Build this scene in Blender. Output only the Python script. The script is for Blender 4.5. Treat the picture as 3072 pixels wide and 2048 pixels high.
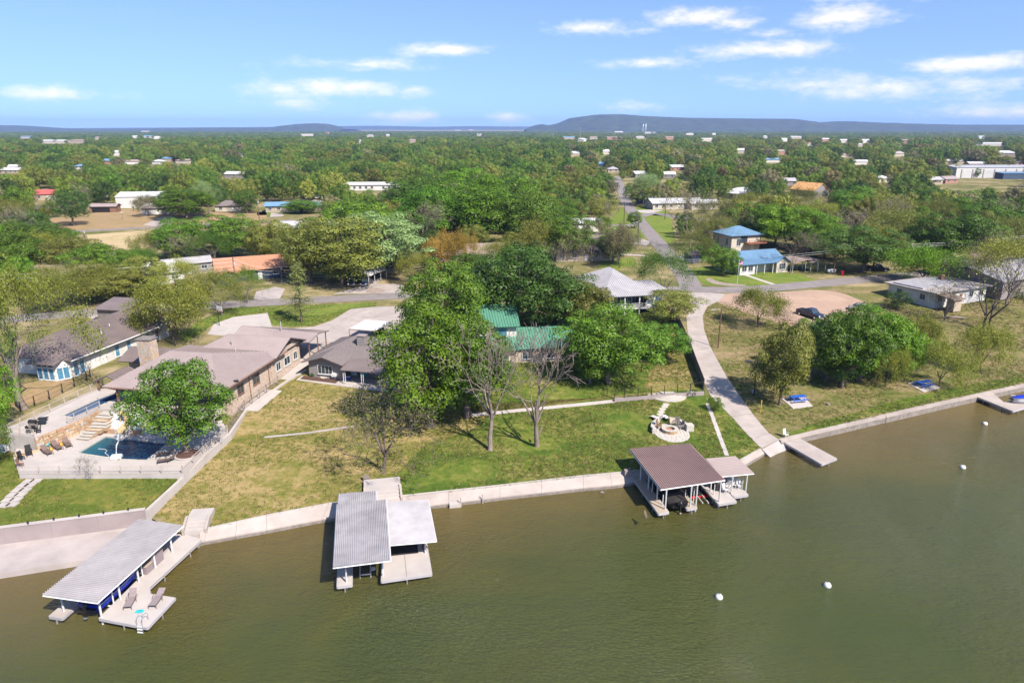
import bpy, bmesh, math, random
import numpy as np
from mathutils import Vector, Matrix
random.seed(7); np.random.seed(7)
R = math.radians
scn = bpy.context.scene
COL = scn.collection
for o in list(bpy.data.objects): bpy.data.objects.remove(o)

# ---------------------------------------------------------------- camera
F = 2100.0; CH = 39.5; HZ = 383.0           # focal length in photo pixels, drone height, horizon row
PITCH = math.atan((1024 - HZ) / F)
cd = bpy.data.cameras.new('camera'); cam = bpy.data.objects.new('camera', cd); COL.objects.link(cam)
cam.location = (0, 0, CH); cam.rotation_euler = (math.pi / 2 - PITCH, 0, 0)
cd.sensor_width = 36; cd.lens = 36 * F / 3072; cd.clip_start = .5; cd.clip_end = 60000
scn.camera = cam
scn.view_settings.view_transform = 'Standard'; scn.view_settings.look = 'None'
scn.view_settings.exposure = 0.92; scn.view_settings.gamma = 1.0
scn.cycles.max_bounces = 5; scn.cycles.diffuse_bounces = 2; scn.cycles.glossy_bounces = 2
scn.cycles.transmission_bounces = 3; scn.cycles.transparent_max_bounces = 4; scn.cycles.volume_bounces = 0
scn.cycles.caustics_reflective = False; scn.cycles.caustics_refractive = False

# ---------------------------------------------------------------- sun and sky
SUN_EL = R(46); SH = Vector((-.66, .75, 0)).normalized()      # shadows fall this way on the ground
to_sun = Vector((-SH.x * math.cos(SUN_EL), -SH.y * math.cos(SUN_EL), math.sin(SUN_EL)))
sd = bpy.data.lights.new('sun', 'SUN'); sd.energy = 5.0; sd.angle = R(.53); sd.color = (1.0, .93, .83)
sun = bpy.data.objects.new('sun', sd); COL.objects.link(sun)
sun.rotation_euler = to_sun.to_track_quat('Z', 'Y').to_euler(); sun.location = (0, 0, 200)
W = bpy.data.worlds.new('World'); scn.world = W; W.use_nodes = True
wt = W.node_tree; wt.nodes.clear()
def N(t, typ, **kw):
    n = t.nodes.new(typ)
    for k, v in kw.items(): setattr(n, k, v)
    return n
def L(t, a, b): t.links.new(a, b)
def mth(t, op, a, b=None, c=None, clamp=False):
    n = N(t, 'ShaderNodeMath', operation=op); n.use_clamp = clamp
    for i, v in enumerate((a, b, c)):
        if v is None: continue
        if isinstance(v, (int, float)): n.inputs[i].default_value = v
        else: L(t, v, n.inputs[i])
    return n.outputs[0]
def mixc(t, f, a, b, mode='MIX'):
    n = N(t, 'ShaderNodeMix', data_type='RGBA', blend_type=mode)
    for i, v in ((0, f), (6, a), (7, b)):
        if isinstance(v, (int, float)): n.inputs[i].default_value = v
        elif isinstance(v, tuple): n.inputs[i].default_value = v if len(v) == 4 else v + (1,)
        else: L(t, v, n.inputs[i])
    return n.outputs[2]
def noise(t, vec, scale, detail=3, rough=.55, dist=0.):
    n = N(t, 'ShaderNodeTexNoise'); n.inputs['Scale'].default_value = scale
    n.inputs['Detail'].default_value = detail; n.inputs['Roughness'].default_value = rough; n.inputs['Distortion'].default_value = dist
    if vec is not None: L(t, vec, n.inputs['Vector'])
    return n
def ramp(t, fac, stops):
    n = N(t, 'ShaderNodeValToRGB'); e = n.color_ramp.elements
    while len(e) < len(stops): e.new(.5)
    for i, (p, c) in enumerate(stops):
        e[i].position = p; e[i].color = (c if isinstance(c, tuple) else (c, c, c)) + (1,) if not (isinstance(c, tuple) and len(c) == 4) else c
    L(t, fac, n.inputs[0]); return n.outputs[0]
sky = N(wt, 'ShaderNodeTexSky', sky_type='NISHITA'); sky.sun_disc = False
sky.sun_elevation = SUN_EL; sky.sun_rotation = math.atan2(to_sun.x, to_sun.y)
svec = N(wt, 'ShaderNodeVectorMath', operation='ADD'); svec.inputs[1].default_value = (0, 0, .15)
sky.altitude = 300; sky.air_density = 1.0; sky.dust_density = .6; sky.ozone_density = 1.3
tc = N(wt, 'ShaderNodeTexCoord'); sx = N(wt, 'ShaderNodeSeparateXYZ'); L(wt, tc.outputs['Generated'], sx.inputs[0])
L(wt, tc.outputs['Generated'], svec.inputs[0]); snm = N(wt, 'ShaderNodeVectorMath', operation='NORMALIZE'); L(wt, svec.outputs[0], snm.inputs[0]); L(wt, snm.outputs[0], sky.inputs[0])
az = mth(wt, 'ARCTAN2', sx.outputs[0], sx.outputs[1]); el = mth(wt, 'ARCSINE', sx.outputs[2])
azw = mth(wt, 'SUBTRACT', mth(wt, 'FLOORED_MODULO', mth(wt, 'ADD', az, R(45)), R(90)), R(45))    # the same run of clouds all round the sky
cmap = N(wt, 'ShaderNodeMapping'); cmap.inputs['Scale'].default_value = (1, 1, 2.7); L(wt, tc.outputs['Generated'], cmap.inputs[0])
cn1 = noise(wt, cmap.outputs[0], 17, 6, .6); cn2 = noise(wt, cmap.outputs[0], 70, 4, .65)
warp = mth(wt, 'MULTIPLY', mth(wt, 'SUBTRACT', cn1.outputs[0], .5), 1.0)
CLOUDS = [  # centre x, y and half sizes in photo pixels, strength
 (150, 303, 90, 20, .85), (425, 305, 65, 16, .35), (850, 280, 130, 32, .85), (960, 272, 110, 34, .95), (1100, 275, 120, 28, .9), (1240, 280, 60, 22, .75), (860, 316, 90, 18, .5), (1090, 215, 210, 20, .65),
 (1310, 172, 120, 22, 1.), (1390, 175, 60, 16, .6), (1200, 352, 130, 26, 1.), (1525, 357, 55, 20, .9), (1790, 115, 110, 22, .7), (1910, 127, 50, 12, .6), (2100, 95, 120, 30, .9), (2190, 112, 90, 20, .8),
 (1930, 212, 110, 20, .9), (2310, 185, 170, 30, 1.), (2330, 143, 55, 18, .6), (2500, 112, 130, 38, .85), (2610, 52, 150, 26, .95), (2770, 76, 50, 14, .8), (2900, 235, 150, 24, .95), (2480, 270, 190, 36, .7), (2700, 285, 260, 38, .75),
 (2970, 8, 120, 14, .8), (2950, 350, 150, 26, .8), (3050, 345, 60, 22, .9), (1860, 325, 100, 18, .45), (2450, 250, 120, 22, .5)]
pae = N(wt, 'ShaderNodeCombineXYZ'); L(wt, azw, pae.inputs[0]); L(wt, el, pae.inputs[1])
acc = None
for (cx, cy, ax_, ay_, st) in CLOUDS:
    a0 = math.atan2((cx - 1536) / F, math.cos(PITCH) + (1024 - cy) / F * math.sin(PITCH)); e0 = math.atan((HZ - cy) / F * .98)
    kx, ky = F / ax_ * .9, F / ay_ * 1.15
    vm = N(wt, 'ShaderNodeVectorMath', operation='MULTIPLY_ADD'); L(wt, pae.outputs[0], vm.inputs[0]); vm.inputs[1].default_value = (kx, ky, 0); vm.inputs[2].default_value = (-a0 * kx, -e0 * ky, 0)
    vl = N(wt, 'ShaderNodeVectorMath', operation='LENGTH'); L(wt, vm.outputs[0], vl.inputs[0])
    v = mth(wt, 'MULTIPLY_ADD', vl.outputs['Value'], -1.35 * st, 1.6 * st)
    acc = v if acc is None else mth(wt, 'MAXIMUM', acc, v)
dens = mth(wt, 'ADD', mth(wt, 'MAXIMUM', acc, -1.0), mth(wt, 'ADD', mth(wt, 'MULTIPLY', warp, 3.3), mth(wt, 'MULTIPLY', mth(wt, 'SUBTRACT', cn2.outputs[0], .5), 1.2)))
cf = N(wt, 'ShaderNodeMapRange', interpolation_type='SMOOTHSTEP'); L(wt, dens, cf.inputs[0])
cf.inputs[1].default_value = -.1; cf.inputs[2].default_value = 2.4; cf.inputs[3].default_value = 0; cf.inputs[4].default_value = .86
skyt = mixc(wt, 1.0, sky.outputs[0], (.92, 1.01, 1.16), 'MULTIPLY')
skyc = mixc(wt, cf.outputs[0], skyt, (8.2, 7.2, 8.4))
bg = N(wt, 'ShaderNodeBackground'); bg.inputs[1].default_value = .105; L(wt, skyc, bg.inputs[0])
W.cycles.sampling_method = 'MANUAL'; W.cycles.sample_map_resolution = 256
wo = N(wt, 'ShaderNodeOutputWorld'); L(wt, bg.outputs[0], wo.inputs[0])

# ---------------------------------------------------------------- measuring: photo pixel -> point on the land
FR = {'Z1': (0, 900, 2.94), 'Z2': (0, 1300, 2.4125), 'Z3': (800, 1350, 3.36), 'Z4': (800, 900, 3.1357), 'Z5': (1400, 800, 2.851), 'Z6': (1750, 1150, 3.485),
 'Z7': (2200, 700, 2.6135), 'Z8': (2400, 1100, 2.24), 'Y1': (0, 500, 2.94), 'Y2': (700, 500, 3.36), 'Y3': (1300, 500, 2.94), 'Y4': (1900, 450, 2.94), 'Y5': (2500, 450, 3.92),
 'Y6': (0, 330, 2.297), 'Y7': (1024, 320, 2.297), 'Y8': (2048, 320, 2.297), 'W1': (100, 1480, 3.7326), 'W2': (1850, 1330, 5.2267), 'W3': (1940, 1170, 9.222),
 'W4': (0, 1150, 5.2275), 'W5': (850, 1020, 5.88), 'V': (0, 0, .765625), 'S': (0, 0, 1)}
def src(f, x, y): a, b, c = FR[f]; return a + x / c, b + y / c
def G(x, y): return 1.0 + .055 * min(max((y - .364 * x - 74) * .94, 0), 50)
def PX(px, py, z):
    a = (px - 1536) / F; b = (1024 - py) / F
    dy = math.cos(PITCH) + b * math.sin(PITCH); dz = -math.sin(PITCH) + b * math.cos(PITCH)
    t = (z - CH) / dz; return Vector((a * t, dy * t, z))
def q(f, x, y, z=None, dh=0.):
    px, py = src(f, x, y)
    if z is not None: return PX(px, py, z)
    z = 2.0
    for _ in range(25): v = PX(px, py, z + dh); z = G(v.x, v.y)
    v.z = z + dh; return v
def pr(v):
    z = v[2] - CH; d = v[1] * math.cos(PITCH) - z * math.sin(PITCH); u = v[1] * math.sin(PITCH) + z * math.cos(PITCH)
    return 1536 + F * v[0] / d, 1024 - F * u / d, d
def height_to(v, py):          # height above v at which a vertical reaches photo row py
    lo, hi = 0., 60.
    for _ in range(40):
        m = (lo + hi) / 2
        if pr((v[0], v[1], v[2] + m))[1] > py: lo = m
        else: hi = m
    return lo

# ---------------------------------------------------------------- materials
MATS = {}
def pm(name, col, rough=.8, var=.12, scale=3., bump=.0, bscale=None, metallic=0., col2=None, detail=4, spec=.3, stretch=None, dirt=0., trans=0.):
    if name in MATS: return MATS[name]
    m = bpy.data.materials.new(name); m.use_nodes = True; t = m.node_tree; b = t.nodes['Principled BSDF']
    c = N(t, 'ShaderNodeTexCoord'); g = N(t, 'ShaderNodeNewGeometry')
    vec = g.outputs['Position']
    if stretch:
        mp = N(t, 'ShaderNodeMapping'); mp.inputs['Scale'].default_value = stretch; L(t, vec, mp.inputs[0]); vec = mp.outputs[0]
    n = noise(t, vec, scale, detail)
    c2 = col2 if col2 else tuple(x * (1 - var * 1.8) for x in col); c1 = col if col2 else tuple(min(1, x * (1 + var * .8)) for x in col)
    f = N(t, 'ShaderNodeMapRange'); L(t, n.outputs[0], f.inputs[0]); f.inputs[1].default_value = .3; f.inputs[2].default_value = .7
    cc = mixc(t, f.outputs[0], c2, c1)
    if dirt:
        dn = noise(t, g.outputs['Position'], scale * .23, 6, .65, .6)
        cc = mixc(t, ramp(t, dn.outputs[0], [(.48, 0.), (.72, dirt)]), cc, tuple(x * .45 for x in col))
    L(t, cc, b.inputs['Base Color'])
    b.inputs['Roughness'].default_value = rough; b.inputs['Metallic'].default_value = metallic; b.inputs['Specular IOR Level'].default_value = spec
    if bump:
        bn = noise(t, vec, bscale or scale * 4, 4); bp = N(t, 'ShaderNodeBump'); bp.inputs['Strength'].default_value = bump; bp.inputs['Distance'].default_value = .05
        L(t, bn.outputs[0], bp.inputs['Height']); L(t, bp.outputs[0], b.inputs['Normal'])
    MATS[name] = m; return m
def lawn(name, green, mid, straw, bias, sc=.12):
    m = bpy.data.materials.new(name); m.use_nodes = True; t = m.node_tree; b = t.nodes['Principled BSDF']
    g = N(t, 'ShaderNodeNewGeometry'); p = g.outputs['Position']
    mp = N(t, 'ShaderNodeMapping'); mp.inputs['Rotation'].default_value = (0, 0, R(20)); mp.inputs['Scale'].default_value = (1, 1.7, 1); L(t, p, mp.inputs[0])
    n1 = noise(t, mp.outputs[0], sc, 7, .66, .7); n2 = noise(t, p, sc * 9, 5, .7); n3 = noise(t, mp.outputs[0], 7., 3, .8)
    f = mth(t, 'ADD', mth(t, 'ADD', n1.outputs[0], bias), mth(t, 'ADD', mth(t, 'MULTIPLY', mth(t, 'SUBTRACT', n2.outputs[0], .5), .75), mth(t, 'MULTIPLY', mth(t, 'SUBTRACT', n3.outputs[0], .5), .22)))
    c = ramp(t, f, [(.30, straw), (.48, mid), (.66, green), (.85, tuple(x * .75 for x in green))])
    n4 = noise(t, p, 3.2, 4, .75)
    v = mth(t, 'ADD', .48, mth(t, 'ADD', mth(t, 'MULTIPLY', n3.outputs[0], .62), mth(t, 'MULTIPLY', n4.outputs[0], .48)))
    cc = mixc(t, 1.0, c, v, 'MULTIPLY'); L(t, cc, b.inputs['Base Color'])
    b.inputs['Roughness'].default_value = .95; b.inputs['Specular IOR Level'].default_value = .1
    bn = noise(t, p, 5., 5, .8); bp = N(t, 'ShaderNodeBump'); bp.inputs['Strength'].default_value = .8; bp.inputs['Distance'].default_value = .12
    L(t, bn.outputs[0], bp.inputs['Height']); L(t, bp.outputs[0], b.inputs['Normal'])
    MATS[name] = m; return m
def leafmat(name, c_dark, c_light, trans=.16, hue=.012):
    m = bpy.data.materials.new(name); m.use_nodes = True; t = m.node_tree; t.nodes.remove(t.nodes['Principled BSDF']); out = t.nodes['Material Output']
    g = N(t, 'ShaderNodeNewGeometry'); oi = N(t, 'ShaderNodeObjectInfo'); n = noise(t, g.outputs['Position'], .55, 3)
    nr = N(t, 'ShaderNodeMapRange'); L(t, n.outputs[0], nr.inputs[0]); nr.inputs[1].default_value = .32; nr.inputs[2].default_value = .68
    f = mth(t, 'ADD', mth(t, 'MULTIPLY', g.outputs['Random Per Island'], .45), mth(t, 'MULTIPLY', nr.outputs[0], .55))
    c = mixc(t, f, c_dark, c_light)
    hs = N(t, 'ShaderNodeHueSaturation'); L(t, c, hs.inputs['Color'])
    L(t, mth(t, 'ADD', .5 - hue, mth(t, 'MULTIPLY', oi.outputs['Random'], 2 * hue)), hs.inputs['Hue'])
    L(t, mth(t, 'ADD', .70, mth(t, 'MULTIPLY', mth(t, 'FRACT', mth(t, 'MULTIPLY', oi.outputs['Random'], 7.31)), .62)), hs.inputs['Value'])
    d = N(t, 'ShaderNodeBsdfPrincipled'); d.inputs['Roughness'].default_value = .5; d.inputs['Specular IOR Level'].default_value = .25; L(t, hs.outputs[0], d.inputs['Base Color'])
    tr = N(t, 'ShaderNodeBsdfTranslucent'); L(t, hs.outputs[0], tr.inputs[0]); mx = N(t, 'ShaderNodeMixShader'); mx.inputs[0].default_value = trans
    L(t, d.outputs[0], mx.inputs[1]); L(t, tr.outputs[0], mx.inputs[2]); L(t, mx.outputs[0], out.inputs[0])
    MATS[name] = m; return m
lawn('lawn_mid', (.085, .11, .018), (.175, .155, .042), (.30, .22, .10), -.08)
lawn('lawn_green', (.062, .105, .014), (.125, .145, .026), (.26, .205, .08), .04)
lawn('lawn_terrace', (.085, .115, .018), (.15, .15, .03), (.24, .20, .06), .08)
lawn('lawn_park', (.085, .105, .022), (.165, .14, .055), (.26, .185, .11), .0)
lawn('lawn_house', (.11, .16, .025), (.16, .18, .035), (.24, .2, .07), .1)
lawn('field_straw', (.20, .18, .07), (.33, .26, .13), (.42, .32, .19), -.12)
lawn('yard_brown', (.17, .16, .05), (.25, .18, .09), (.30, .2, .11), -.1)
lawn('scrub', (.075, .095, .022), (.16, .14, .055), (.30, .235, .135), -.03, .03)
lawn('verge_green', (.075, .125, .012), (.125, .15, .025), (.22, .19, .07), .06)
pm('concrete', (.37, .315, .285), .85, .08, .6, .15, 12, dirt=0.4)
pm('concrete_pale', (0.41, 0.365, 0.34), .85, .06, .5, .1, 12, dirt=0.25)
pm('concrete_pink', (0.36, 0.31, 0.293), .85, .10, .4, .15, 10, dirt=0.45)
pm('concrete_wall', (0.27, 0.22, 0.215), .85, .08, .5, .15, 8, dirt=.2)
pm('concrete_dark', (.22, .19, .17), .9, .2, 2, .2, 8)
pm('asphalt', (0.215, 0.185, 0.176), .9, .10, .5, .2, 14, dirt=.2)
pm('dirt', (0.36, 0.245, 0.18), .95, .10, .25, .3, 6, dirt=.15)
pm('gravel', (0.294, 0.231, 0.196), .95, .2, 2.5, .5, 8)
pm('white_paint', (0.55, 0.545, 0.54), .5, .04, 2)
pm('cream', (0.434, 0.385, 0.322), .8, .06, 1)
pm('white_wall', (0.518, 0.497, 0.475), .8, .06, 1)
pm('tan_wall', (0.36, 0.292, 0.225), .85, .08, 1.)
pm('grey_wall', (.22, .195, .19), .85, .08, 2)
pm('navy_wall', (.05, .075, .13), .7, .1, 2)
pm('brick_red', (.36, .19, .14), .85, .2, 4, .2)
pm('stone_pale', (0.45, 0.352, 0.285), .9, .22, 4, .4, 6)
pm('stone_a', (0.384, 0.256, 0.152), .9, .15, 3, .3); pm('stone_b', (0.464, 0.344, 0.232), .9, .15, 3, .3); pm('stone_c', (.40, .24, .15), .9, .15, 3, .3); pm('stone_d', (0.413, 0.375, 0.33), .9, .12, 3, .3)
pm('limestone', (0.42, 0.385, 0.34), .85, .08, 3, .25)
pm('wood_brown', (.20, .11, .07), .8, .2, 3); pm('wood_grey', (.20, .17, .155), .9, .2, 3, .2); pm('wood_red', (.25, .10, .06), .8, .2, 3)
pm('dark_metal', (.03, .028, .027), .5, .1, 3, metallic=.3); pm('rail_tan', (0.4, 0.344, 0.304), .5, .06, 3)
pm('metal_white', (0.5, 0.487, 0.487), .38, .05, .8, metallic=0.0, dirt=0.2)
pm('metal_pale', (0.4, 0.375, 0.385), .40, .08, .7, metallic=0.05, dirt=0.3)
pm('metal_galv', (0.37, 0.35, 0.365), .42, .12, .8, metallic=0.08, dirt=.3)
pm('metal_taupe', (0.3, 0.24, 0.228), .5, .05, .5, metallic=0.0, dirt=0.2)
pm('metal_taupe_dark', (0.185, 0.145, 0.135), .5, .08, .5, metallic=.1)
pm('metal_brown', (0.33, 0.225, 0.205), .5, .05, .6, metallic=0.0, dirt=0.3)
pm('metal_green', (0.1, 0.26, 0.18), .45, .06, .5, metallic=.1, dirt=0.18)
pm('metal_blue', (0.16, 0.28, 0.41), .45, .06, .5, metallic=.1, dirt=0.25)
pm('metal_red', (.42, .10, .09), .5, .06, .5); pm('metal_rust', (.55, .30, .12), .7, .25, 1.2)
pm('shingle_grey', (.175, .145, .14), .95, .22, 4., .5, 9, stretch=(1, 3, 1)); pm('shingle_orange', (0.4, 0.188, 0.112), .95, .14, 3., .4, 9)
pm('shingle_dark', (.10, .088, .09), .95, .2, 3., .4, 9); pm('shingle_tan', (0.285, 0.217, 0.18), .95, .15, 3, .4, 9); pm('shingle_white', (.33, .295, .28), .9, .12, 3, .3, 9, dirt=.5)
pm('glass', (.035, .05, .065), .08, .1, 1, spec=.8); pm('glass_blue', (.06, .19, .30), .1, .15, 2, spec=.7)
pm('bark', (.16, .12, .10), .95, .25, 5, .6, 9, stretch=(1, 1, .3)); pm('bark_grey', (0.215, 0.17, 0.145), .95, .2, 5, .5, 9, stretch=(1, 1, .3)); pm('bark_dark', (.085, .065, .055), .95, .25, 5, .5, 9)
pm('pole_wood', (.13, .075, .05), .9, .15, 3); pm('wire', (0.62, 0.61, 0.6), .6, .05, 3)
pm('fabric_mauve', (0.23, 0.185, 0.19), .8, .08, 6); pm('plastic_brown', (.14, .095, .08), .6, .1, 6); pm('teal', (.02, .42, .44), .5, .05, 4); pm('blue_paint', (.025, .10, .44), .4, .08, 3)
pm('boat_blue', (.012, .035, .36), .45, .08, 2); pm('boat_black', (.015, .014, .016), .3, .1, 2, spec=.6); pm('cover_black', (.03, .026, .027), .7, .2, 2); pm('red', (.50, .02, .03), .45, .08, 3); pm('purple', (.13, .02, .22), .6, .1, 3)
pm('car_navy', (.012, .016, .04), .2, .05, 1, spec=.7); pm('car_black', (.012, .012, .014), .2, .05, 1, spec=.7); pm('car_silver', (.48, .46, .42), .25, .03, 1, metallic=.5); pm('car_white', (.75, .75, .75), .25, .03, 1)
pm('tyre', (.015, .015, .015), .8, .1, 3); pm('chrome', (.6, .6, .62), .2, .03, 1, metallic=.8); pm('lamp_glass', (.7, .7, .68), .15, .03, 1)
pm('gold_pot', (.55, .33, .06), .5, .1, 4); pm('mulch', (.10, .055, .04), .95, .3, 6, .5); pm('slide', (.40, .30, .16), .4, .1, 2); pm('green_paint', (.05, .38, .07), .5, .05, 2)
leafmat('leaf_bright', (.032, .085, .003), (.150, .270, .012)); leafmat('leaf_green', (.026, .068, .004), (.125, .215, .016)); leafmat('leaf_deep', (.018, .045, .006), (.080, .140, .018))
leafmat('leaf_olive', (.075, .092, .012), (.200, .205, .036)); leafmat('leaf_yellow', (.12, .14, .014), (.27, .275, .045)); leafmat('leaf_feather', (.11, .14, .03), (.235, .265, .075)); leafmat('leaf_amber', (.22, .145, .02), (.38, .25, .05))
leafmat('leaf_grey', (.13, .12, .055), (.24, .22, .105)); leafmat('leaf_pale', (.13, .19, .06), (.27, .36, .13)); leafmat('leaf_bronze', (.09, .065, .028), (.22, .17, .065)); leafmat('leaf_far', (.065, .115, .012), (.195, .270, .034), .3)

# ---------------------------------------------------------------- mesh helpers
ORG = {}
class MB:
    def __init__(s): s.v = []; s.f = []
    def add(s, V, Fc):
        o = len(s.v); s.v += [tuple(x) for x in V]; s.f += [tuple(i + o for i in f) for f in Fc]; return s
    def hexa(s, b, t):            # two matching rings of n points
        n = len(b); return s.add(list(b) + list(t), [tuple(range(n))[::-1], tuple(range(n, 2 * n))] + [(i, (i + 1) % n, n + (i + 1) % n, n + i) for i in range(n)])
    def box(s, c, d, rz=0., rx=0., ry=0.):
        m = Matrix.Rotation(rz, 3, 'Z') @ Matrix.Rotation(ry, 3, 'Y') @ Matrix.Rotation(rx, 3, 'X'); c = Vector(c)
        P = [c + m @ Vector((sx_ * d[0] / 2, sy_ * d[1] / 2, sz_ * d[2] / 2)) for sz_ in (-1, 1) for sx_, sy_ in ((-1, -1), (1, -1), (1, 1), (-1, 1))]
        return s.hexa(P[:4], P[4:])
    def prism(s, poly, z0, z1):
        if sum(poly[i][0] * poly[(i + 1) % len(poly)][1] - poly[(i + 1) % len(poly)][0] * poly[i][1] for i in range(len(poly))) < 0: poly = poly[::-1]
        f = lambda z, p: z if not callable(z) else z(p[0], p[1])
        return s.hexa([(p[0], p[1], f(z0, p)) for p in poly], [(p[0], p[1], f(z1, p)) for p in poly])
    def tube(s, pts, rad, n=6, cap=True):
        pts = [Vector(p) for p in pts]; rings = []; o = len(s.v)
        for i, p in enumerate(pts):
            d = (pts[min(i + 1, len(pts) - 1)] - pts[max(i - 1, 0)]).normalized()
            a = d.cross(Vector((0, 0, 1)) if abs(d.z) < .95 else Vector((1, 0, 0))).normalized(); b = d.cross(a)
            r = rad[i] if isinstance(rad, (list, tuple)) else rad
            s.v += [tuple(p + (a * math.cos(2 * math.pi * k / n) + b * math.sin(2 * math.pi * k / n)) * r) for k in range(n)]
        for i in range(len(pts) - 1):
            for k in range(n):
                s.f.append((o + i * n + k, o + i * n + (k + 1) % n, o + (i + 1) * n + (k + 1) % n, o + (i + 1) * n + k))
        if cap: s.f.append(tuple(o + k for k in range(n))[::-1]); s.f.append(tuple(o + (len(pts) - 1) * n + k for k in range(n)))
        return s
    def lathe(s, c, prof, n=12):   # profile (r, z)
        o = len(s.v); c = Vector(c)
        for r, z in prof: s.v += [(c.x + r * math.cos(2 * math.pi * k / n), c.y + r * math.sin(2 * math.pi * k / n), c.z + z) for k in range(n)]
        for i in range(len(prof) - 1):
            for k in range(n): s.f.append((o + i * n + k, o + i * n + (k + 1) % n, o + (i + 1) * n + (k + 1) % n, o + (i + 1) * n + k))
        s.f.append(tuple(o + k for k in range(n))[::-1]); s.f.append(tuple(o + (len(prof) - 1) * n + k for k in range(n))); return s
    def slab(s, poly3, th):        # sheet with thickness below it
        nrm = Vector((0, 0, 0)); P = [Vector(p) for p in poly3]
        for i in range(len(P)): nrm += P[i].cross(P[(i + 1) % len(P)])
        if nrm.z < 0: P = P[::-1]; nrm = -nrm
        nrm.normalize(); return s.hexa([p - nrm * th for p in P], P)
    def build(s, name, mat, parent=None, smooth=False, xf=None, bevel=0.):
        me = bpy.data.meshes.new(name); ob = bpy.data.objects.new(name, me); COL.objects.link(ob)
        V = np.array(s.v, dtype=float)
        if xf is not None: V = np.array([tuple(xf @ Vector(p)) for p in V])
        if parent is not None and parent in ORG: org = ORG[parent]
        elif parent is not None: org = Vector((0, 0, 0))
        else: mn, mx = V.min(0), V.max(0); org = Vector(((mn[0] + mx[0]) / 2, (mn[1] + mx[1]) / 2, mn[2]))
        V = V - np.array(org); me.from_pydata(V.tolist(), [], s.f); me.update()
        if mat: me.materials.append(MATS[mat] if isinstance(mat, str) else mat)
        if smooth: me.polygons.foreach_set('use_smooth', [True] * len(me.polygons))
        if bevel:
            bm_ = bmesh.new(); bm_.from_mesh(me); bmesh.ops.bevel(bm_, geom=bm_.edges[:], offset=bevel, segments=1, affect='EDGES'); bm_.to_mesh(me); bm_.free()
        if parent is not None: ob.parent = parent
        else: ob.location = org
        ORG[ob] = org; return ob
def tag(o, label=None, cat=None, group=None, kind=None):
    if label: o['label'] = label
    if cat: o['category'] = cat
    if group: o['group'] = group
    if kind: o['kind'] = kind
    return o
def thing(name, label, cat, loc, group=None, rz=0.):
    o = bpy.data.objects.new(name, None); COL.objects.link(o); o.location = loc; o.rotation_euler[2] = rz; o.empty_display_size = .3
    ORG[o] = Vector(loc) if rz == 0 else Vector((0, 0, 0)); return tag(o, label, cat, group)
def local(name, label, cat, group=None):   # a prototype built round its own origin
    o = thing(name, label, cat, (0, 0, 0), group); ORG[o] = Vector((0, 0, 0)); return o
def put(o, loc, rz=0., sc=1.): o.location = loc; o.rotation_euler[2] = rz; o.scale = (sc, sc, sc) if isinstance(sc, (int, float)) else sc; return o
def dup(o, loc=None, rz=None, label=None, sc=None, parent=None):
    c = o.copy(); COL.objects.link(c); c.parent = parent
    if loc is not None: c.location = loc
    if rz is not None: c.rotation_euler[2] = rz
    if sc is not None: c.scale = (sc, sc, sc) if isinstance(sc, (int, float)) else sc
    if label: c['label'] = label
    for ch in o.children: dup(ch, parent=c)
    return c
def sheet(name, pts, mat, up, kind='structure', label=None, cat=None, zfun=G, parent=None):
    """flat ground cover that follows the land, `up` metres above it"""
    bm_ = bmesh.new(); P = [(p[0], p[1]) for p in pts]
    if sum(P[i][0] * P[(i + 1) % len(P)][1] - P[(i + 1) % len(P)][0] * P[i][1] for i in range(len(P))) < 0: P = P[::-1]
    bm_.faces.new([bm_.verts.new((x, y, 0)) for x, y in P]); bmesh.ops.triangulate(bm_, faces=bm_.faces[:])
    for dk in (0, 50):
        nrm = Vector((-.364, 1, 0)).normalized(); co = Vector((0, 74 + dk / .94, 0))
        bmesh.ops.bisect_plane(bm_, geom=bm_.verts[:] + bm_.edges[:] + bm_.faces[:], plane_co=co, plane_no=nrm)
    for v in bm_.verts: v.co.z = zfun(v.co.x, v.co.y) + up
    me = bpy.data.meshes.new(name); bm_.to_mesh(me); bm_.free(); me.materials.append(MATS[mat])
    ob = bpy.data.objects.new(name, me); COL.objects.link(ob); tag(ob, label, cat, None, kind)
    if parent is not None: ob.parent = parent
    return ob
def smoothline(pts, it=2):         # Chaikin corner cutting on a closed outline
    P = [Vector((p[0], p[1])) for p in pts]
    for _ in range(it): P = [x for i in range(len(P)) for x in (P[i] * .75 + P[(i + 1) % len(P)] * .25, P[i] * .25 + P[(i + 1) % len(P)] * .75)]
    return P
def openline(pts, it=2):
    P = [Vector(p) for p in pts]
    for _ in range(it): P = [P[0]] + [x for i in range(len(P) - 1) for x in (P[i] * .75 + P[i + 1] * .25, P[i] * .25 + P[i + 1] * .75)] + [P[-1]]
    return P
def ribbon(name, pts, width, mat, up, it=2):
    P = openline([Vector((p[0], p[1], 0)) for p in pts], it); Lf, Rt = [], []
    for i, p in enumerate(P):
        d = (P[min(i + 1, len(P) - 1)] - P[max(i - 1, 0)]).normalized(); n = Vector((-d.y, d.x, 0)) * width / 2
        Lf.append(p + n); Rt.append(p - n)
    return sheet(name, Lf + Rt[::-1], mat, up)
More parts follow.
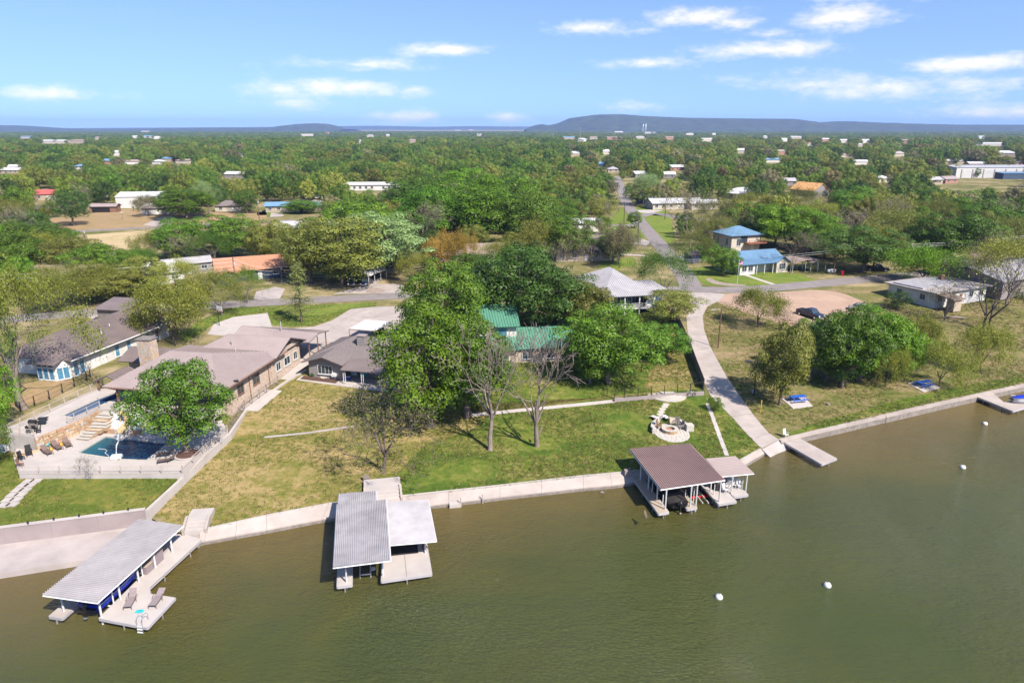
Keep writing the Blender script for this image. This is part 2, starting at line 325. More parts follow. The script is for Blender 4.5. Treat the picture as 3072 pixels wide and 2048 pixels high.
# ================================================================ the setting
SHORE = [q('S', *p, 1.0) for p in ((-900, 1718), (0, 1604), (383, 1556), (428, 1545), (539, 1597), (622, 1586), (800, 1547), (985, 1512), (1193, 1490), (1500, 1457), (1750, 1428), (1830, 1421), (1873, 1417),
         (2050, 1397), (2221, 1382), (2284, 1347), (2338, 1319), (2426, 1297), (2927, 1183), (3072, 1152), (3500, 1060))]
far = [Vector((26000, 900, 0)), Vector((26000, 32000, 0)), Vector((-26000, 32000, 0)), Vector((-26000, -300, 0)), Vector((-400, -30, 0))]
sheet('ground', SHORE + [Vector((400, 230, 0))] + far, 'scrub', 0)
m = bpy.data.materials.new('lake_water'); m.use_nodes = True; t = m.node_tree; b = t.nodes['Principled BSDF']; MATS['lake_water'] = m
g = N(t, 'ShaderNodeNewGeometry'); p = g.outputs['Position']; sp = N(t, 'ShaderNodeSeparateXYZ'); L(t, p, sp.inputs[0])
dsh = mth(t, 'MULTIPLY', mth(t, 'SUBTRACT', mth(t, 'ADD', mth(t, 'MULTIPLY', sp.outputs[0], .364), 70), sp.outputs[1]), .94)
n1 = noise(t, p, .045, 4, .6, 1.)
sh = N(t, 'ShaderNodeMapRange', interpolation_type='SMOOTHSTEP'); L(t, mth(t, 'ADD', dsh, mth(t, 'MULTIPLY', mth(t, 'SUBTRACT', n1.outputs[0], .5), 14)), sh.inputs[0]); sh.inputs[1].default_value = -8; sh.inputs[2].default_value = 18
cw = mixc(t, sh.outputs[0], (.115, .080, .024), mixc(t, ramp(t, n1.outputs[0], [(.35, 0.), (.7, 1.)]), (.052, .058, .013), (.039, .052, .014)))
L(t, cw, b.inputs['Base Color']); b.inputs['Roughness'].default_value = .05; b.inputs['IOR'].default_value = 1.33; b.inputs['Specular IOR Level'].default_value = .5
mp = N(t, 'ShaderNodeMapping'); mp.inputs['Rotation'].default_value = (0, 0, R(28)); mp.inputs['Scale'].default_value = (1, 2.1, 1); L(t, p, mp.inputs[0])
w1 = noise(t, mp.outputs[0], 2.0, 4, .65, .5); w2 = noise(t, mp.outputs[0], .38, 3, .5, .8); w3 = noise(t, p, .035, 3, .55, .5)
hh = mth(t, 'MULTIPLY', mth(t, 'ADD', mth(t, 'MULTIPLY', w1.outputs[0], .7), mth(t, 'MULTIPLY', w2.outputs[0], .8)), ramp(t, w3.outputs[0], [(.34, .3), (.62, 1.)]))
bp = N(t, 'ShaderNodeBump'); bp.inputs['Strength'].default_value = 1.0; bp.inputs['Distance'].default_value = .5; L(t, hh, bp.inputs['Height']); L(t, bp.outputs[0], b.inputs['Normal'])
lk = MB(); lk.add([(-900, -700, 0), (900, -700, 0), (900, 460, 0), (-900, 120, 0)], [(0, 1, 2, 3)]); tag(lk.build('lake', 'lake_water'), kind='structure')

def gp(*L_): return [q(*p) for p in L_]
def ss(*L_): return [q('S', *p) for p in L_]
# lawns and yards
sheet('lawn', SHORE[4:14] + ss((2190, 1385), (2160, 1320), (2125, 1215), (2112, 1160), (1840, 1190), (1400, 1245), (1360, 1215), (1190, 1150), (905, 1125), (850, 1135), (640, 1290), (455, 1530)), 'lawn_mid', .012)
sheet('lawn', ss((1150, 1500), (1193, 1491), (1500, 1458), (1750, 1429), (1873, 1418), (2050, 1398), (2190, 1384), (2168, 1335), (2125, 1220), (2112, 1165), (1840, 1192), (1480, 1235), (1420, 1290), (1280, 1330), (1190, 1420)), 'lawn_green', .018)
sheet('lawn', ss((1400, 1240), (1840, 1188), (2110, 1158), (2030, 980), (1990, 900), (1700, 900), (1500, 960), (1400, 1080)), 'lawn_green', .012)
sheet('lawn', ss((2172, 1330), (2200, 1384), (2221, 1381), (2284, 1347), (2198, 1255), (2133, 1189), (2118, 1180)), 'lawn_green', .02)
sheet('lawn', SHORE[16:] + ss((3500, 880), (2720, 850), (2480, 868), (2632, 935), (2500, 985), (2290, 945), (2165, 905), (2122, 922), (2110, 950), (2114, 989), (2132, 1038), (2170, 1109), (2222, 1187), (2260, 1242), (2309, 1299)), 'lawn_park', .012)
ve = ss((2345, 1312), (2426, 1292), (2700, 1226), (2927, 1177), (3072, 1147), (3072, 1128), (2927, 1150), (2690, 1200), (2560, 1238), (2420, 1275)); sheet('lawn', smoothline(ve, 2), 'verge_green', .022)
sheet('lawn', gp(('Y4', 480, 1070), ('Y4', 540, 1140), ('Y4', 660, 1190), ('Y4', 1000, 1212), ('Y4', 1250, 1192), ('Y4', 1640, 1155), ('Y4', 1450, 1090), ('Y4', 900, 1060), ('Y4', 600, 1030)), 'lawn_house', .02)
sheet('lawn', gp(('Z4', 20, 225), ('Z4', 0, 60), ('Z4', 500, 45), ('Z4', 1040, 20), ('Z4', 1020, 60), ('Z4', 780, 85), ('Z4', 600, 190), ('Z4', 430, 245), ('Z4', 200, 250)), 'lawn_house', .02)
sheet('lawn', gp(('Z1', 1580, 300), ('Z1', 1760, 180), ('Z1', 2060, 60), ('Z1', 2352, 60), ('Z1', 2340, 110), ('Z1', 2050, 150), ('Z1', 1880, 215), ('Z1', 1780, 290), ('Z1', 1640, 370)), 'lawn_house', .02)
sheet('lawn', gp(('Y3', 1660, 360), ('Y3', 1800, 520), ('Y3', 1900, 640), ('Y3', 1860, 640), ('Y3', 1600, 560), ('Y3', 1540, 490)), 'lawn_house', .02)
sheet('lawn', gp(('Y3', 1750, 355), ('Y3', 1860, 450), ('Y3', 2040, 690), ('Y3', 2140, 660), ('Y3', 2080, 400), ('Y3', 1900, 340)), 'lawn_house', .02)
sheet('lawn', gp(('Y3', 1480, 830), ('Y3', 1760, 800), ('Y3', 1800, 860), ('Y3', 1560, 930), ('Y3', 1460, 900)), 'lawn_house', .02)
sheet('field', gp(('Y1', 760, 600), ('Y1', 1330, 560), ('Y1', 1340, 700), ('Y1', 1080, 800), ('Y1', 900, 800), ('Y1', 800, 690)), 'field_straw', .02)
sheet('yard', gp(('Y1', 540, 560), ('Y1', 340, 500), ('Y1', 360, 470), ('Y1', 780, 420), ('Y1', 1000, 370), ('Y1', 1560, 400), ('Y1', 1900, 400), ('Y1', 2352, 400), ('Y1', 2352, 470), ('Y1', 1500, 530)), 'yard_brown', .02)
sheet('yard', gp(('Y2', 280, 580), ('Y2', 430, 560), ('Y2', 440, 700), ('Y2', 280, 700)), 'yard_brown', .02)
sheet('lawn', gp(('Y2', 860, 380), ('Y2', 1440, 350), ('Y2', 1440, 430), ('Y2', 700, 480), ('Y2', 240, 490), ('Y2', 240, 460)), 'lawn_house', .02)
sheet('yard', smoothline(gp(('Z1', -200, 780), ('Z1', 450, 705), ('Z1', 690, 705), ('Z1', 620, 780), ('Z1', 300, 930), ('Z1', -200, 1040)), 1), 'yard_brown', .02)
sheet('lawn', smoothline(gp(('Z5', 1500, 1080), ('Z5', 1560, 900), ('Z5', 1750, 700), ('Z5', 1850, 620), ('Z5', 1960, 890), ('Z5', 2005, 1045)), 1), 'lawn_mid', .026)
# roads and drives
ribbon('road', ss((-500, 1010), (250, 935), (700, 913), (956, 899), (1212, 886), (1700, 872), (2060, 868), (2240, 871), (2478, 849), (2675, 830), (3300, 775)), 6.2, 'asphalt', .034)
ribbon('road', ss((2075, 868), (2060, 830), (1990, 745), (1932, 680), (1886, 620), (1872, 590), (1862, 560), (1850, 530)), 5.2, 'asphalt', .038)
ribbon('road', gp(('Y1', -300, 620), ('Y1', 600, 575), ('Y1', 1380, 535), ('Y1', 1960, 500), ('Y1', 2400, 490), ('Y2', 600, 540)), 5.2, 'asphalt', .034)
ribbon('road', gp(('Y3', 1820, 440), ('Y3', 1950, 405), ('Y3', 2150, 450), ('Y3', 2400, 470)), 5, 'asphalt', .042)
ribbon('road', gp(('Y3', 1460, 530), ('Y3', 1600, 515), ('Y3', 1800, 515)), 4, 'asphalt', .042)
ribbon('road', gp(('Y5', 1200, 1090), ('Y5', 1700, 1080), ('Y5', 2300, 1060)), 6, 'asphalt', .034)
sheet('driveway', gp(('Z4', 1300, 60), ('Z4', 1330, 180), ('Z4', 1250, 260), ('Z4', 1160, 360), ('Z4', 800, 330), ('Z4', 560, 420), ('Z4', 330, 580), ('Z4', 0, 820), ('Z4', -60, 700), ('Z4', 230, 480), ('Z4', 330, 330), ('Z4', 0, 330), ('Z4', -60, 240), ('Z4', 250, 268), ('Z4', 450, 250), ('Z4', 610, 195), ('Z4', 790, 86), ('Z4', 1040, 62)), 'concrete', .03)
sheet('driveway', gp(('Z1', 1830, 300), ('Z1', 1890, 210), ('Z1', 2060, 150), ('Z1', 2360, 115), ('Z1', 2400, 240), ('Z1', 2100, 330)), 'concrete_pale', .026)
sheet('driveway', ss((2061, 872), (2075, 923), (2059, 954), (2063, 996), (2077, 1053), (2101, 1116), (2115, 1154), (2133, 1189), (2166, 1222), (2198, 1253), (2284, 1345), (2338, 1319), (2307, 1299), (2258, 1242), (2220, 1187), (2186, 1140), (2168, 1109), (2130, 1038), (2112, 989), (2108, 947), (2122, 919), (2158, 902), (2175, 882)), 'concrete', .032)
sheet('parking_lot', smoothline(ss((2170, 880), (2250, 878), (2345, 876), (2468, 868), (2545, 884), (2625, 922), (2640, 946), (2544, 957), (2483, 968), (2384, 985), (2300, 958), (2200, 925), (2140, 905)), 2), 'dirt', .024)
sheet('driveway', gp(('Y2', 1000, 1285), ('Y2', 1250, 1215), ('Y2', 1430, 1180), ('Y2', 1690, 1180), ('Y2', 1740, 1225), ('Y2', 1720, 1270), ('Y2', 1510, 1275)), 'concrete', .026)
sheet('flower_bed', smoothline(gp(('Y2', 1330, 1275), ('Y2', 1350, 1235), ('Y2', 1480, 1220), ('Y2', 1540, 1250), ('Y2', 1500, 1273))), 'gravel', .04)
sheet('driveway', gp(('Y2', 200, 1345), ('Y2', 230, 1260), ('Y2', 420, 1210), ('Y2', 520, 1230), ('Y2', 470, 1330)), 'concrete_pink', .026)
sheet('driveway', gp(('Y1', 730, 1260), ('Y1', 1030, 1245), ('Y1', 1000, 1330), ('Y1', 850, 1370), ('Y1', 740, 1300)), 'concrete', .026)
sheet('driveway', gp(('Y1', 1260, 515), ('Y1', 1430, 440), ('Y1', 1540, 445), ('Y1', 1500, 510), ('Y1', 1360, 525)), 'concrete', .03)
sheet('driveway', gp(('Y2', 370, 510), ('Y2', 380, 465), ('Y2', 490, 465), ('Y2', 510, 500)), 'concrete', .03)
sheet('driveway', gp(('Y3', 1480, 640), ('Y3', 1540, 600), ('Y3', 1780, 620), ('Y3', 1920, 660), ('Y3', 1880, 700), ('Y3', 1600, 660)), 'concrete', .03)
sheet('driveway', gp(('Y3', 1760, 385), ('Y3', 1900, 380), ('Y3', 2030, 385), ('Y3', 1920, 415), ('Y3', 1830, 405)), 'concrete_pale', .03)
sheet('driveway', gp(('Y4', 380, 990), ('Y4', 420, 920), ('Y4', 560, 950), ('Y4', 545, 1000)), 'concrete', .03)
ribbon('path', gp(('Y4', 980, 1098), ('Y4', 1100, 1140), ('Y4', 1260, 1193)), 1.3, 'concrete_pale', .03)
ribbon('path', gp(('Y2', 1390, 1190), ('Y2', 1500, 1100), ('Y2', 1590, 1020)), 2.0, 'concrete', .03)
ribbon('path', gp(('Y3', 1480, 770), ('Y3', 1650, 770), ('Y3', 1900, 790)), 2.4, 'concrete', .03)
ribbon('path', gp(('Z5', -20, 1275), ('Z5', 600, 1215), ('Z5', 1265, 1150)), 1.0, 'concrete_pale', .04)
ribbon('path', gp(('Z4', -20, 1290), ('Z4', 400, 1250), ('Z4', 760, 1195), ('Z4', 830, 1190)), .5, 'concrete_pink', .04)
ribbon('path', gp(('Z5', 2060, 1170), ('Z5', 2110, 1300), ('Z5', 2200, 1545), ('Z6', 1500, 755)), .55, 'concrete_pale', .05)
sheet('flower_bed', smoothline(gp(('Y4', 630, 1135), ('Y4', 680, 1130), ('Y4', 760, 1170), ('Y4', 1000, 1188), ('Y4', 990, 1202), ('Y4', 800, 1198), ('Y4', 680, 1175))), 'gravel', .04)

for L_ in ((('Z6', 1555, 350), ('Z6', 1650, 330), ('Z6', 1768, 318)), (('Z6', 1798, 575), ('Z6', 1870, 540), ('Z6', 1948, 522)), (('Z5', 1935, 720), ('Z5', 2085, 690)), (('Z5', 1888, 560), ('Z5', 2032, 545)), (('Z5', 2005, 900), ('Z5', 2195, 880)), (('Z5', 1885, 440), ('Z5', 2022, 425)), (('Z4', 570, 220), ('Z4', 680, 290)), (('Z4', 1090, 115), ('Z4', 960, 200)), (('Z4', 860, 160), ('Z4', 1310, 165)), (('Z4', 600, 320), ('Z4', 740, 280)), (('Z4', 430, 420), ('Z4', 560, 430)), (('Z4', 930, 78), ('Z4', 700, 190))): ribbon('concrete_joint', gp(*L_), .07, 'concrete_dark', .045, 1)
# ---------------------------------------------------------------- hills on the horizon
HILL_A = [(1575, 388), (1596, 378), (1620, 373), (1645, 377), (1672, 371), (1705, 357), (1745, 352), (1786, 347), (1850, 346), (1920, 351), (1990, 354), (2048, 356), (2130, 357), (2240, 358), (2353, 359), (2390, 364), (2431, 369), (2505, 365), (2600, 369), (2701, 372), (2850, 375), (3072, 375), (3300, 374), (3700, 383)]
HILL_B = [(-600, 372), (0, 376), (90, 377), (180, 383), (230, 386), (480, 386), (640, 383), (830, 383), (870, 378), (915, 373), (960, 371), (1000, 373), (1030, 384), (1060, 388)]
HILL_C = [(-700, 380), (200, 385), (500, 383), (760, 382), (1000, 379), (1150, 378), (1300, 381), (1400, 379), (1700, 381), (2400, 383)]
def hill(name, prof, dist, depth, mat, seed):
    rng = np.random.RandomState(seed); xs = np.linspace(prof[0][0], prof[-1][0], 130)
    ys = np.interp(xs, [p[0] for p in prof], [p[1] for p in prof]); V = []; rows = 14
    for j in range(rows + 1):
        t_ = j / rows
        for i, (x, y) in enumerate(zip(xs, ys)):
            D = dist + depth * (t_ - .45) * 2; hgt = CH + (HZ - y) / F * dist * 1.02
            prof_t = math.sin(min(t_ / .55, 1) * math.pi / 2) ** 1.3 if t_ < .55 else math.cos((t_ - .55) / .45 * math.pi / 2) ** .7
            V.append(((x - 1536) / F * dist * (1 + .0 * t_), D, 3 + max(hgt - 3, 0) * prof_t * (1 + (rng.rand() - .5) * .10 * (t_ < .5)) + (rng.rand() - .5) * 5 * (0 < t_ < .5)))
    n = len(xs); mb = MB(); mb.add(V, [(j * n + i, j * n + i + 1, (j + 1) * n + i + 1, (j + 1) * n + i) for j in range(rows) for i in range(n - 1)])
    o = mb.build(name, mat, smooth=True); tag(o, kind='structure'); return o
pm('hill_wood', (.045, .06, .028), .95, .35, .012, 1., .04, detail=8)
hill('hill', HILL_A, 6500, 900, 'hill_wood', 1); hill('hill', HILL_B, 7500, 700, 'hill_wood', 2); hill('hill', HILL_C, 13000, 900, 'hill_wood', 3)
# the air: pale even haze
hz = MB(); hz.box((0, 7900, 107), (30000, 17000, 216)); hz = hz.build('haze', None); tag(hz, kind='stuff')
m = bpy.data.materials.new('haze_air'); m.use_nodes = True; t = m.node_tree; t.nodes.remove(t.nodes['Principled BSDF'])
pv = N(t, 'ShaderNodeVolumePrincipled'); pv.inputs['Color'].default_value = (.36, .53, 1, 1); pv.inputs['Density'].default_value = 7.0e-5; pv.inputs['Anisotropy'].default_value = 0
L(t, pv.outputs[0], t.nodes['Material Output'].inputs['Volume']); hz.data.materials.append(m)
# ================================================================ trees
def np_mesh(name, V, Q, mat, smooth=False):
    me = bpy.data.meshes.new(name); V = np.asarray(V, np.float32); Q = np.asarray(Q, np.int32)
    me.vertices.add(len(V)); me.vertices.foreach_set('co', V.ravel()); me.loops.add(Q.size); me.loops.foreach_set('vertex_index', Q.ravel())
    me.polygons.add(len(Q)); me.polygons.foreach_set('loop_start', np.arange(0, Q.size, 4, dtype=np.int32)); me.polygons.foreach_set('loop_total', np.full(len(Q), 4, np.int32))
    if smooth: me.polygons.foreach_set('use_smooth', np.ones(len(Q), bool))
    me.update(calc_edges=True); me.validate(); me.materials.append(MATS[mat]); return me
def leaves(C, Nn, size, rng, aspect=.62):
    n = len(C); Nn = Nn / (np.linalg.norm(Nn, axis=1, keepdims=True) + 1e-9); rv = rng.normal(size=(n, 3)); rv[:, 2] -= .6
    A = np.cross(Nn, rv); A /= np.linalg.norm(A, axis=1, keepdims=True) + 1e-9; B = np.cross(Nn, A)
    s = (size * (.6 + .8 * rng.rand(n)))[:, None]; A = A * s * aspect * .5; B = B * s * .5; bend = Nn * s * .12
    V = np.stack([C - B, C + A * 1.0 - B * .1 - bend, C + B, C - A * 1.0 - B * .1 - bend], 1).reshape(-1, 3)
    return V, np.arange(4 * n).reshape(n, 4)
class Skel:
    def __init__(s, seed, rmin=0.): s.rmin = rmin; s.rng = np.random.RandomState(seed); s.V = []; s.Q = []; s.n = 0; s.tips = []; s.twigs = []
    def seg(s, pts, rad, k=5):
        pts = np.array(pts, float); rad = np.maximum(np.array(rad, float), s.rmin)
        for i in range(len(pts)):
            d = pts[min(i + 1, len(pts) - 1)] - pts[max(i - 1, 0)]; d /= np.linalg.norm(d) + 1e-9
            a = np.cross(d, (0, 0, 1.) if abs(d[2]) < .9 else (1., 0, 0)); a /= np.linalg.norm(a); b_ = np.cross(d, a)
            for j in range(k): an = 2 * math.pi * j / k; s.V.append(pts[i] + (a * math.cos(an) + b_ * math.sin(an)) * rad[i])
        for i in range(len(pts) - 1):
            for j in range(k): s.Q.append((s.n + i * k + j, s.n + i * k + (j + 1) % k, s.n + (i + 1) * k + (j + 1) % k, s.n + (i + 1) * k + j))
        s.n += len(pts) * k
    def limb(s, p, d, r, Ln, lev, maxlev, kids=3, up=.12, wob=.22, spread=.75, taper=.55):
        rg = s.rng; n = 4 if lev < 2 else 3; pts = [p]; rad = [r]; d = d / np.linalg.norm(d)
        for i in range(n):
            d = d + rg.normal(size=3) * wob * .5 + np.array((0, 0, up)); d /= np.linalg.norm(d)
            p = p + d * Ln / n; pts.append(p); rad.append(r * (1 - (1 - taper) * (i + 1) / n))
        s.seg(pts, rad, 6 if lev == 0 else (5 if lev == 1 else 3))
        if lev >= maxlev - 1: s.twigs += [(q_, d) for q_ in pts[1:]]
        if lev >= maxlev: s.tips.append((p, d)); return
        for k in range(kids + (rg.rand() < .4)):
            i = n if k < 2 else rg.randint(2, n); base = pts[i]; ax = rg.normal(size=3); ax -= d * ax.dot(d); ax /= np.linalg.norm(ax)
            nd = d * (1 - .3 * spread) + ax * spread * (.6 + .5 * rg.rand())
            s.limb(base, nd, rad[i] * (.72 if k < 2 else .55), Ln * (.66 + .2 * rg.rand()), lev + 1, maxlev, kids, up, wob, spread, taper)
    def mesh(s, name, mat): return np_mesh(name, s.V, s.Q, mat, True)
PROTO = {}
def dense(key, seed, H, Rr, z0=.22, nl=8500, size=.34, clumps=58, squash=1.0, bark='bark', top=1.0, rough=1.0):
    """broad leafy crown made of leaf clumps on limbs; returns trunk and crown meshes of height H, radius Rr"""
    rng = np.random.RandomState(seed); zc = H * (z0 + (1 - z0) * .5); rz = H * (1 - z0) * .5
    i = np.arange(clumps) + .5; ph = np.arccos(1 - 2 * i / clumps); th = math.pi * (1 + 5 ** .5) * i + rng.rand(clumps) * .7
    U = np.stack([np.cos(th) * np.sin(ph), np.sin(th) * np.sin(ph), np.cos(ph)], 1); rad = .38 + .62 * rng.rand(clumps) ** .55
    lop = 1 + .22 * rough * np.sin(th * 2 + seed) + .14 * rough * np.sin(th * 3 + seed * 2)
    C = U * rad[:, None]; C[:, 0] *= Rr * lop; C[:, 1] *= Rr * lop; C[:, 2] = zc + C[:, 2] * rz * (1 - .12 * rng.rand(clumps))
    low = C[:, 2] < zc - rz * .45; C[low, :2] *= .8
    cr = Rr * (.15 + .19 * rng.rand(clumps)); V = []; W_ = []
    per = (cr ** 2 / np.sum(cr ** 2) * nl * 1.5).astype(int)
    for k in range(clumps):
        u = rng.normal(size=(per[k], 3)); u /= np.linalg.norm(u, axis=1, keepdims=True); u[:, 2] = np.where(u[:, 2] < -.35, -u[:, 2], u[:, 2])
        rr = cr[k] * (.66 + .46 * rng.rand(per[k]))[:, None]; P_ = C[k] + u * rr * np.array((1, 1, .82)); V.append(P_); W_.append(u + np.array((0, 0, .08)) + rng.normal(size=u.shape) * .22)
    P_ = np.concatenate(V); W_ = np.concatenate(W_); keep = np.ones(len(P_), bool)
    for k in range(clumps): keep &= ~(np.linalg.norm((P_ - C[k]) / np.array((1, 1, .82)), axis=1) < cr[k] * .60)
    P_, W_ = P_[keep], W_[keep]
    if len(P_) > nl: ix = rng.permutation(len(P_))[:nl]; P_, W_ = P_[ix], W_[ix]
    LV, LQ = leaves(P_, W_, size, rng)
    sk = Skel(seed + 1); tr = .045 * H * .55; sk.seg([(0, 0, -.3), (.02 * H, 0, H * .12), (0, .02 * H, H * .26), (0, 0, H * .5)], [tr * 1.35, tr, tr * .85, tr * .4], 8)
    for k in range(0, clumps, 3):
        b0 = np.array((0, 0, H * (.18 + .25 * rng.rand()))); mid = (b0 + C[k]) / 2 + rng.normal(size=3) * .03 * H + np.array((0, 0, .04 * H)); sk.seg([b0, mid, C[k]], [tr * .5, tr * .3, tr * .1], 4)
    PROTO[key] = (sk.mesh(key + '_trunk', bark), np_mesh(key + '_crown', LV, LQ, 'leaf_green'), np.percentile(P_[:, 2], 99.7), np.percentile(np.hypot(P_[:, 0], P_[:, 1]), 96))
def open_tree(key, seed, H, lev, kids, leaf_n, size, bark='bark_grey', fork=.28, spread=.75, up=.10, tr=.03, spray=.5, leafmat_='leaf_yellow', trunks=1, lean=.1, limbs=4, first=.40, rmin=0.):
    """see-through tree: real limbs and twigs with loose leaves on them"""
    sk = Skel(seed, rmin); rg = sk.rng; r0 = H * tr
    for tk in range(trunks):
        base = np.array((rg.normal() * .02 * H * (trunks > 1), rg.normal() * .02 * H * (trunks > 1), -.3)); ln = rg.normal(size=2) * lean * H * fork
        f = base + np.array((ln[0], ln[1], H * fork + .3)); sk.seg([base, base + (f - base) * .12, base + (f - base) * .5 + np.append(rg.normal(size=2) * .015 * H, 0), f], [r0 * 1.5, r0 * 1.05, r0 * .9, r0 * .8], 8)
        for k in range(limbs):
            an = 2 * math.pi * (k + rg.rand() * .5) / limbs; tilt = (.30 + .35 * rg.rand()) * spread / .75 if k else .12
            sk.limb(f, np.array((math.cos(an) * math.sin(tilt), math.sin(an) * math.sin(tilt), math.cos(tilt))), r0 * (.55 if k else .62), H * first, 1, lev, kids, up, .22, spread)
    V = np.array(sk.V); zmax = V[:, 2].max(); sc = H / zmax; V[:, 2] *= np.where(V[:, 2] > 0, sc, 1); sk.V = list(V)
    Rr = np.percentile(np.linalg.norm(V[:, :2], axis=1), 91); crown = None
    if leaf_n:
        tw = sk.twigs; ix = rg.randint(0, len(tw), leaf_n); P_ = np.array([tw[i][0] for i in ix]); P_[:, 2] *= sc; P_ += rg.normal(size=P_.shape) * spray
        LV, LQ = leaves(P_, rg.normal(size=P_.shape) + np.array((0, 0, .5)), size, rg); crown = np_mesh(key + '_crown', LV, LQ, leafmat_)
    PROTO[key] = (sk.mesh(key + '_trunk', bark), crown, H, Rr)
for k, (sd_, H_, R_, z0_, cl) in enumerate(((11, 11, 5.0, .14, 78), (12, 12, 4.8, .10, 86), (13, 9.5, 5.2, .14, 70), (14, 13, 5.0, .07, 96), (15, 10, 4.6, .12, 74), (16, 11, 5.4, .14, 86))): dense('dense%d' % k, sd_, H_, R_, z0_, 19000, .25, cl)
for k in range(3): dense('round%d' % k, 30 + k, 7, 3.6, .12, 9000, .19, 60, rough=.5)
for k in range(4): dense('mid%d' % k, 40 + k, 8.5, 4.6, .10, 4400, .38, 44)
for k in range(3): open_tree('open%d' % k, 50 + k, 12, 6, 2, 14000, .22, 'bark_grey', .24, .85, .05, .026, .6, limbs=5)
for k in range(3): open_tree('light%d' % k, 60 + k, 8, 6, 2, 16000, .20, 'bark_dark', .24, .9, .05, .024, .5, limbs=5)
for k in range(2): open_tree('twig%d' % k, 70 + k, 11, 6, 2, 700, .24, 'bark_grey', .2, .72, .08, .018, .3, 'leaf_grey', rmin=.02)
open_tree('old', 58, 14, 5, 2, 15000, .24, 'bark_grey', .30, .85, .05, .040, .6, limbs=5)
open_tree('budding', 80, 9, 6, 2, 2300, .15, 'bark_dark', .26, .95, .05, .028, .18, 'leaf_grey', limbs=6, first=.36, rmin=.02)
open_tree('bare_a', 83, 13, 5, 2, 0, .2, 'bark_grey', .42, .80, .09, .044, .2, limbs=5, first=.46, rmin=.055)
open_tree('bare_b', 92, 12.5, 5, 2, 0, .2, 'bark_grey', .34, .78, .10, .044, .2, limbs=5, first=.48, rmin=.055)
open_tree('bare_c', 97, 11, 5, 2, 500, .28, 'bark_dark', .22, .95, .04, .028, .3, trunks=2, limbs=4, first=.42, rmin=.03)
BB = PROTO['bare_b'][0]; sk_ = Skel(5); sk_.seg([(.1, 0, 2.6), (.9, .1, 3.6), (1.5, 0, 4.6), (2.0, .1, 5.2)], [.2, .16, .12, .07], 6); sk_.seg([(.1, 0, 1.2), (.7, 0, 1.5), (1.1, .1, 2.1)], [.18, .15, .1], 6); sk_.seg([(-.1, 0, 3.6), (-.6, 0, 4.0), (-.8, 0, 4.5)], [.14, .1, .05], 6)
bm_ = bmesh.new(); bm_.from_mesh(BB); vs_ = [bm_.verts.new(p_) for p_ in sk_.V]; [bm_.faces.new([vs_[i] for i in q_]) for q_ in sk_.Q]; bm_.to_mesh(BB); bm_.free()
def feather(key, seed, H):
    rng = np.random.RandomState(seed); sk = Skel(seed); sk.seg([(0, 0, -.3), (0, 0, H * .3), (.1, 0, H * .7), (0, 0, H)], [H * .022, H * .017, H * .01, .02], 7); P_ = []; W_ = []
    for i in range(90):
        z = H * (.16 + .82 * rng.rand() ** .9); ln = (1.04 - z / H) * H * .44 * (.6 + .5 * rng.rand()) + .3; an = rng.rand() * 6.28; d = np.array((math.cos(an), math.sin(an), .12)); tip = np.array((0, 0, z)) + d * ln; tip[2] -= ln * .12
        sk.seg([(0, 0, z), np.array((0, 0, z)) + d * ln * .5, tip], [.05, .035, .012], 3)
        for t_ in rng.rand(46): c = np.array((0, 0, z)) * (1 - t_) + tip * t_; P_.append(c + rng.normal(size=3) * np.array((.32, .32, .10))); W_.append((0, 0, 1) + rng.normal(size=3) * .5)
    LV, LQ = leaves(np.array(P_), np.array(W_), .24, rng, .5); PROTO[key] = (sk.mesh(key + '_trunk', 'bark'), np_mesh(key + '_crown', LV, LQ, 'leaf_feather'), H, H * .42)
feather('feather', 5, 9)
TREES = []     # image boxes of the trees that were placed by hand
def tree(key, base, top, width, label, leaf=None, group=None, name='tree', rz=None, bark=None, dz=0.):
    """base: ground point; top: photo row of the crown's top (or metres if < 60); width: crown width in photo pixels"""
    v = base; H = top if top < 60 else height_to(v, top); d = pr(v)[2]; Rw = width / F * d / 2 * (1.13 if key[:5] in ('dense', 'round') else 1.)
    tm, cm, H0, R0 = PROTO[key]; rz = random.random() * 6.28 if rz is None else rz
    o = thing(name, label, 'tree', (v[0], v[1], v[2] + dz), group); o.rotation_euler[2] = rz; o.scale = (Rw / R0, Rw / R0, H / H0)
    t_ = bpy.data.objects.new('trunk', tm); COL.objects.link(t_); t_.parent = o
    if cm is not None:
        c = bpy.data.objects.new('crown', cm); COL.objects.link(c); c.parent = o
        if leaf: c.material_slots[0].link = 'OBJECT'; c.material_slots[0].material = MATS[leaf]
    if bark: t_.material_slots[0].link = 'OBJECT'; t_.material_slots[0].material = MATS[bark]
    TREES.append((v[0], v[1], Rw)); return o
T = lambda f, x, y: q(f, x, y)
# big trees round the near gardens (base point, top row, width, ...)
tree('dense0', q('Z1', 1645, 1352, 2.8), 1078, 250, 'rounded bright green tree in a mulched ring beside the swimming pool', 'leaf_green')
tree('dense3', T('S', 1290, 1280), 915, 330, 'tall dense bright green tree on the lawn in front of the grey shingled house', 'leaf_bright')
tree('dense1', T('S', 1405, 1250), 965, 290, 'tall pale green tree crowding the left side of the green roofed house', 'leaf_green')
tree('dense1', T('S', 1335, 1080), 785, 260, 'dense deep green tree beside the concrete turning drive', 'leaf_green')
tree('dense5', T('S', 1825, 1150), 915, 290, 'broad green oak on the lawn right of the green roofed house', 'leaf_green')
tree('dense2', T('S', 1770, 1150), 1005, 180, 'lower green oak spreading in front of the green roof', 'leaf_green')
tree('dense4', T('S', 1975, 1085), 970, 150, 'green oak bough tree over the lawn by the plank fence', 'leaf_green')
tree('dense5', T('S', 1560, 1000), 735, 330, 'large deep green oak directly behind the green roofed house', 'leaf_deep')
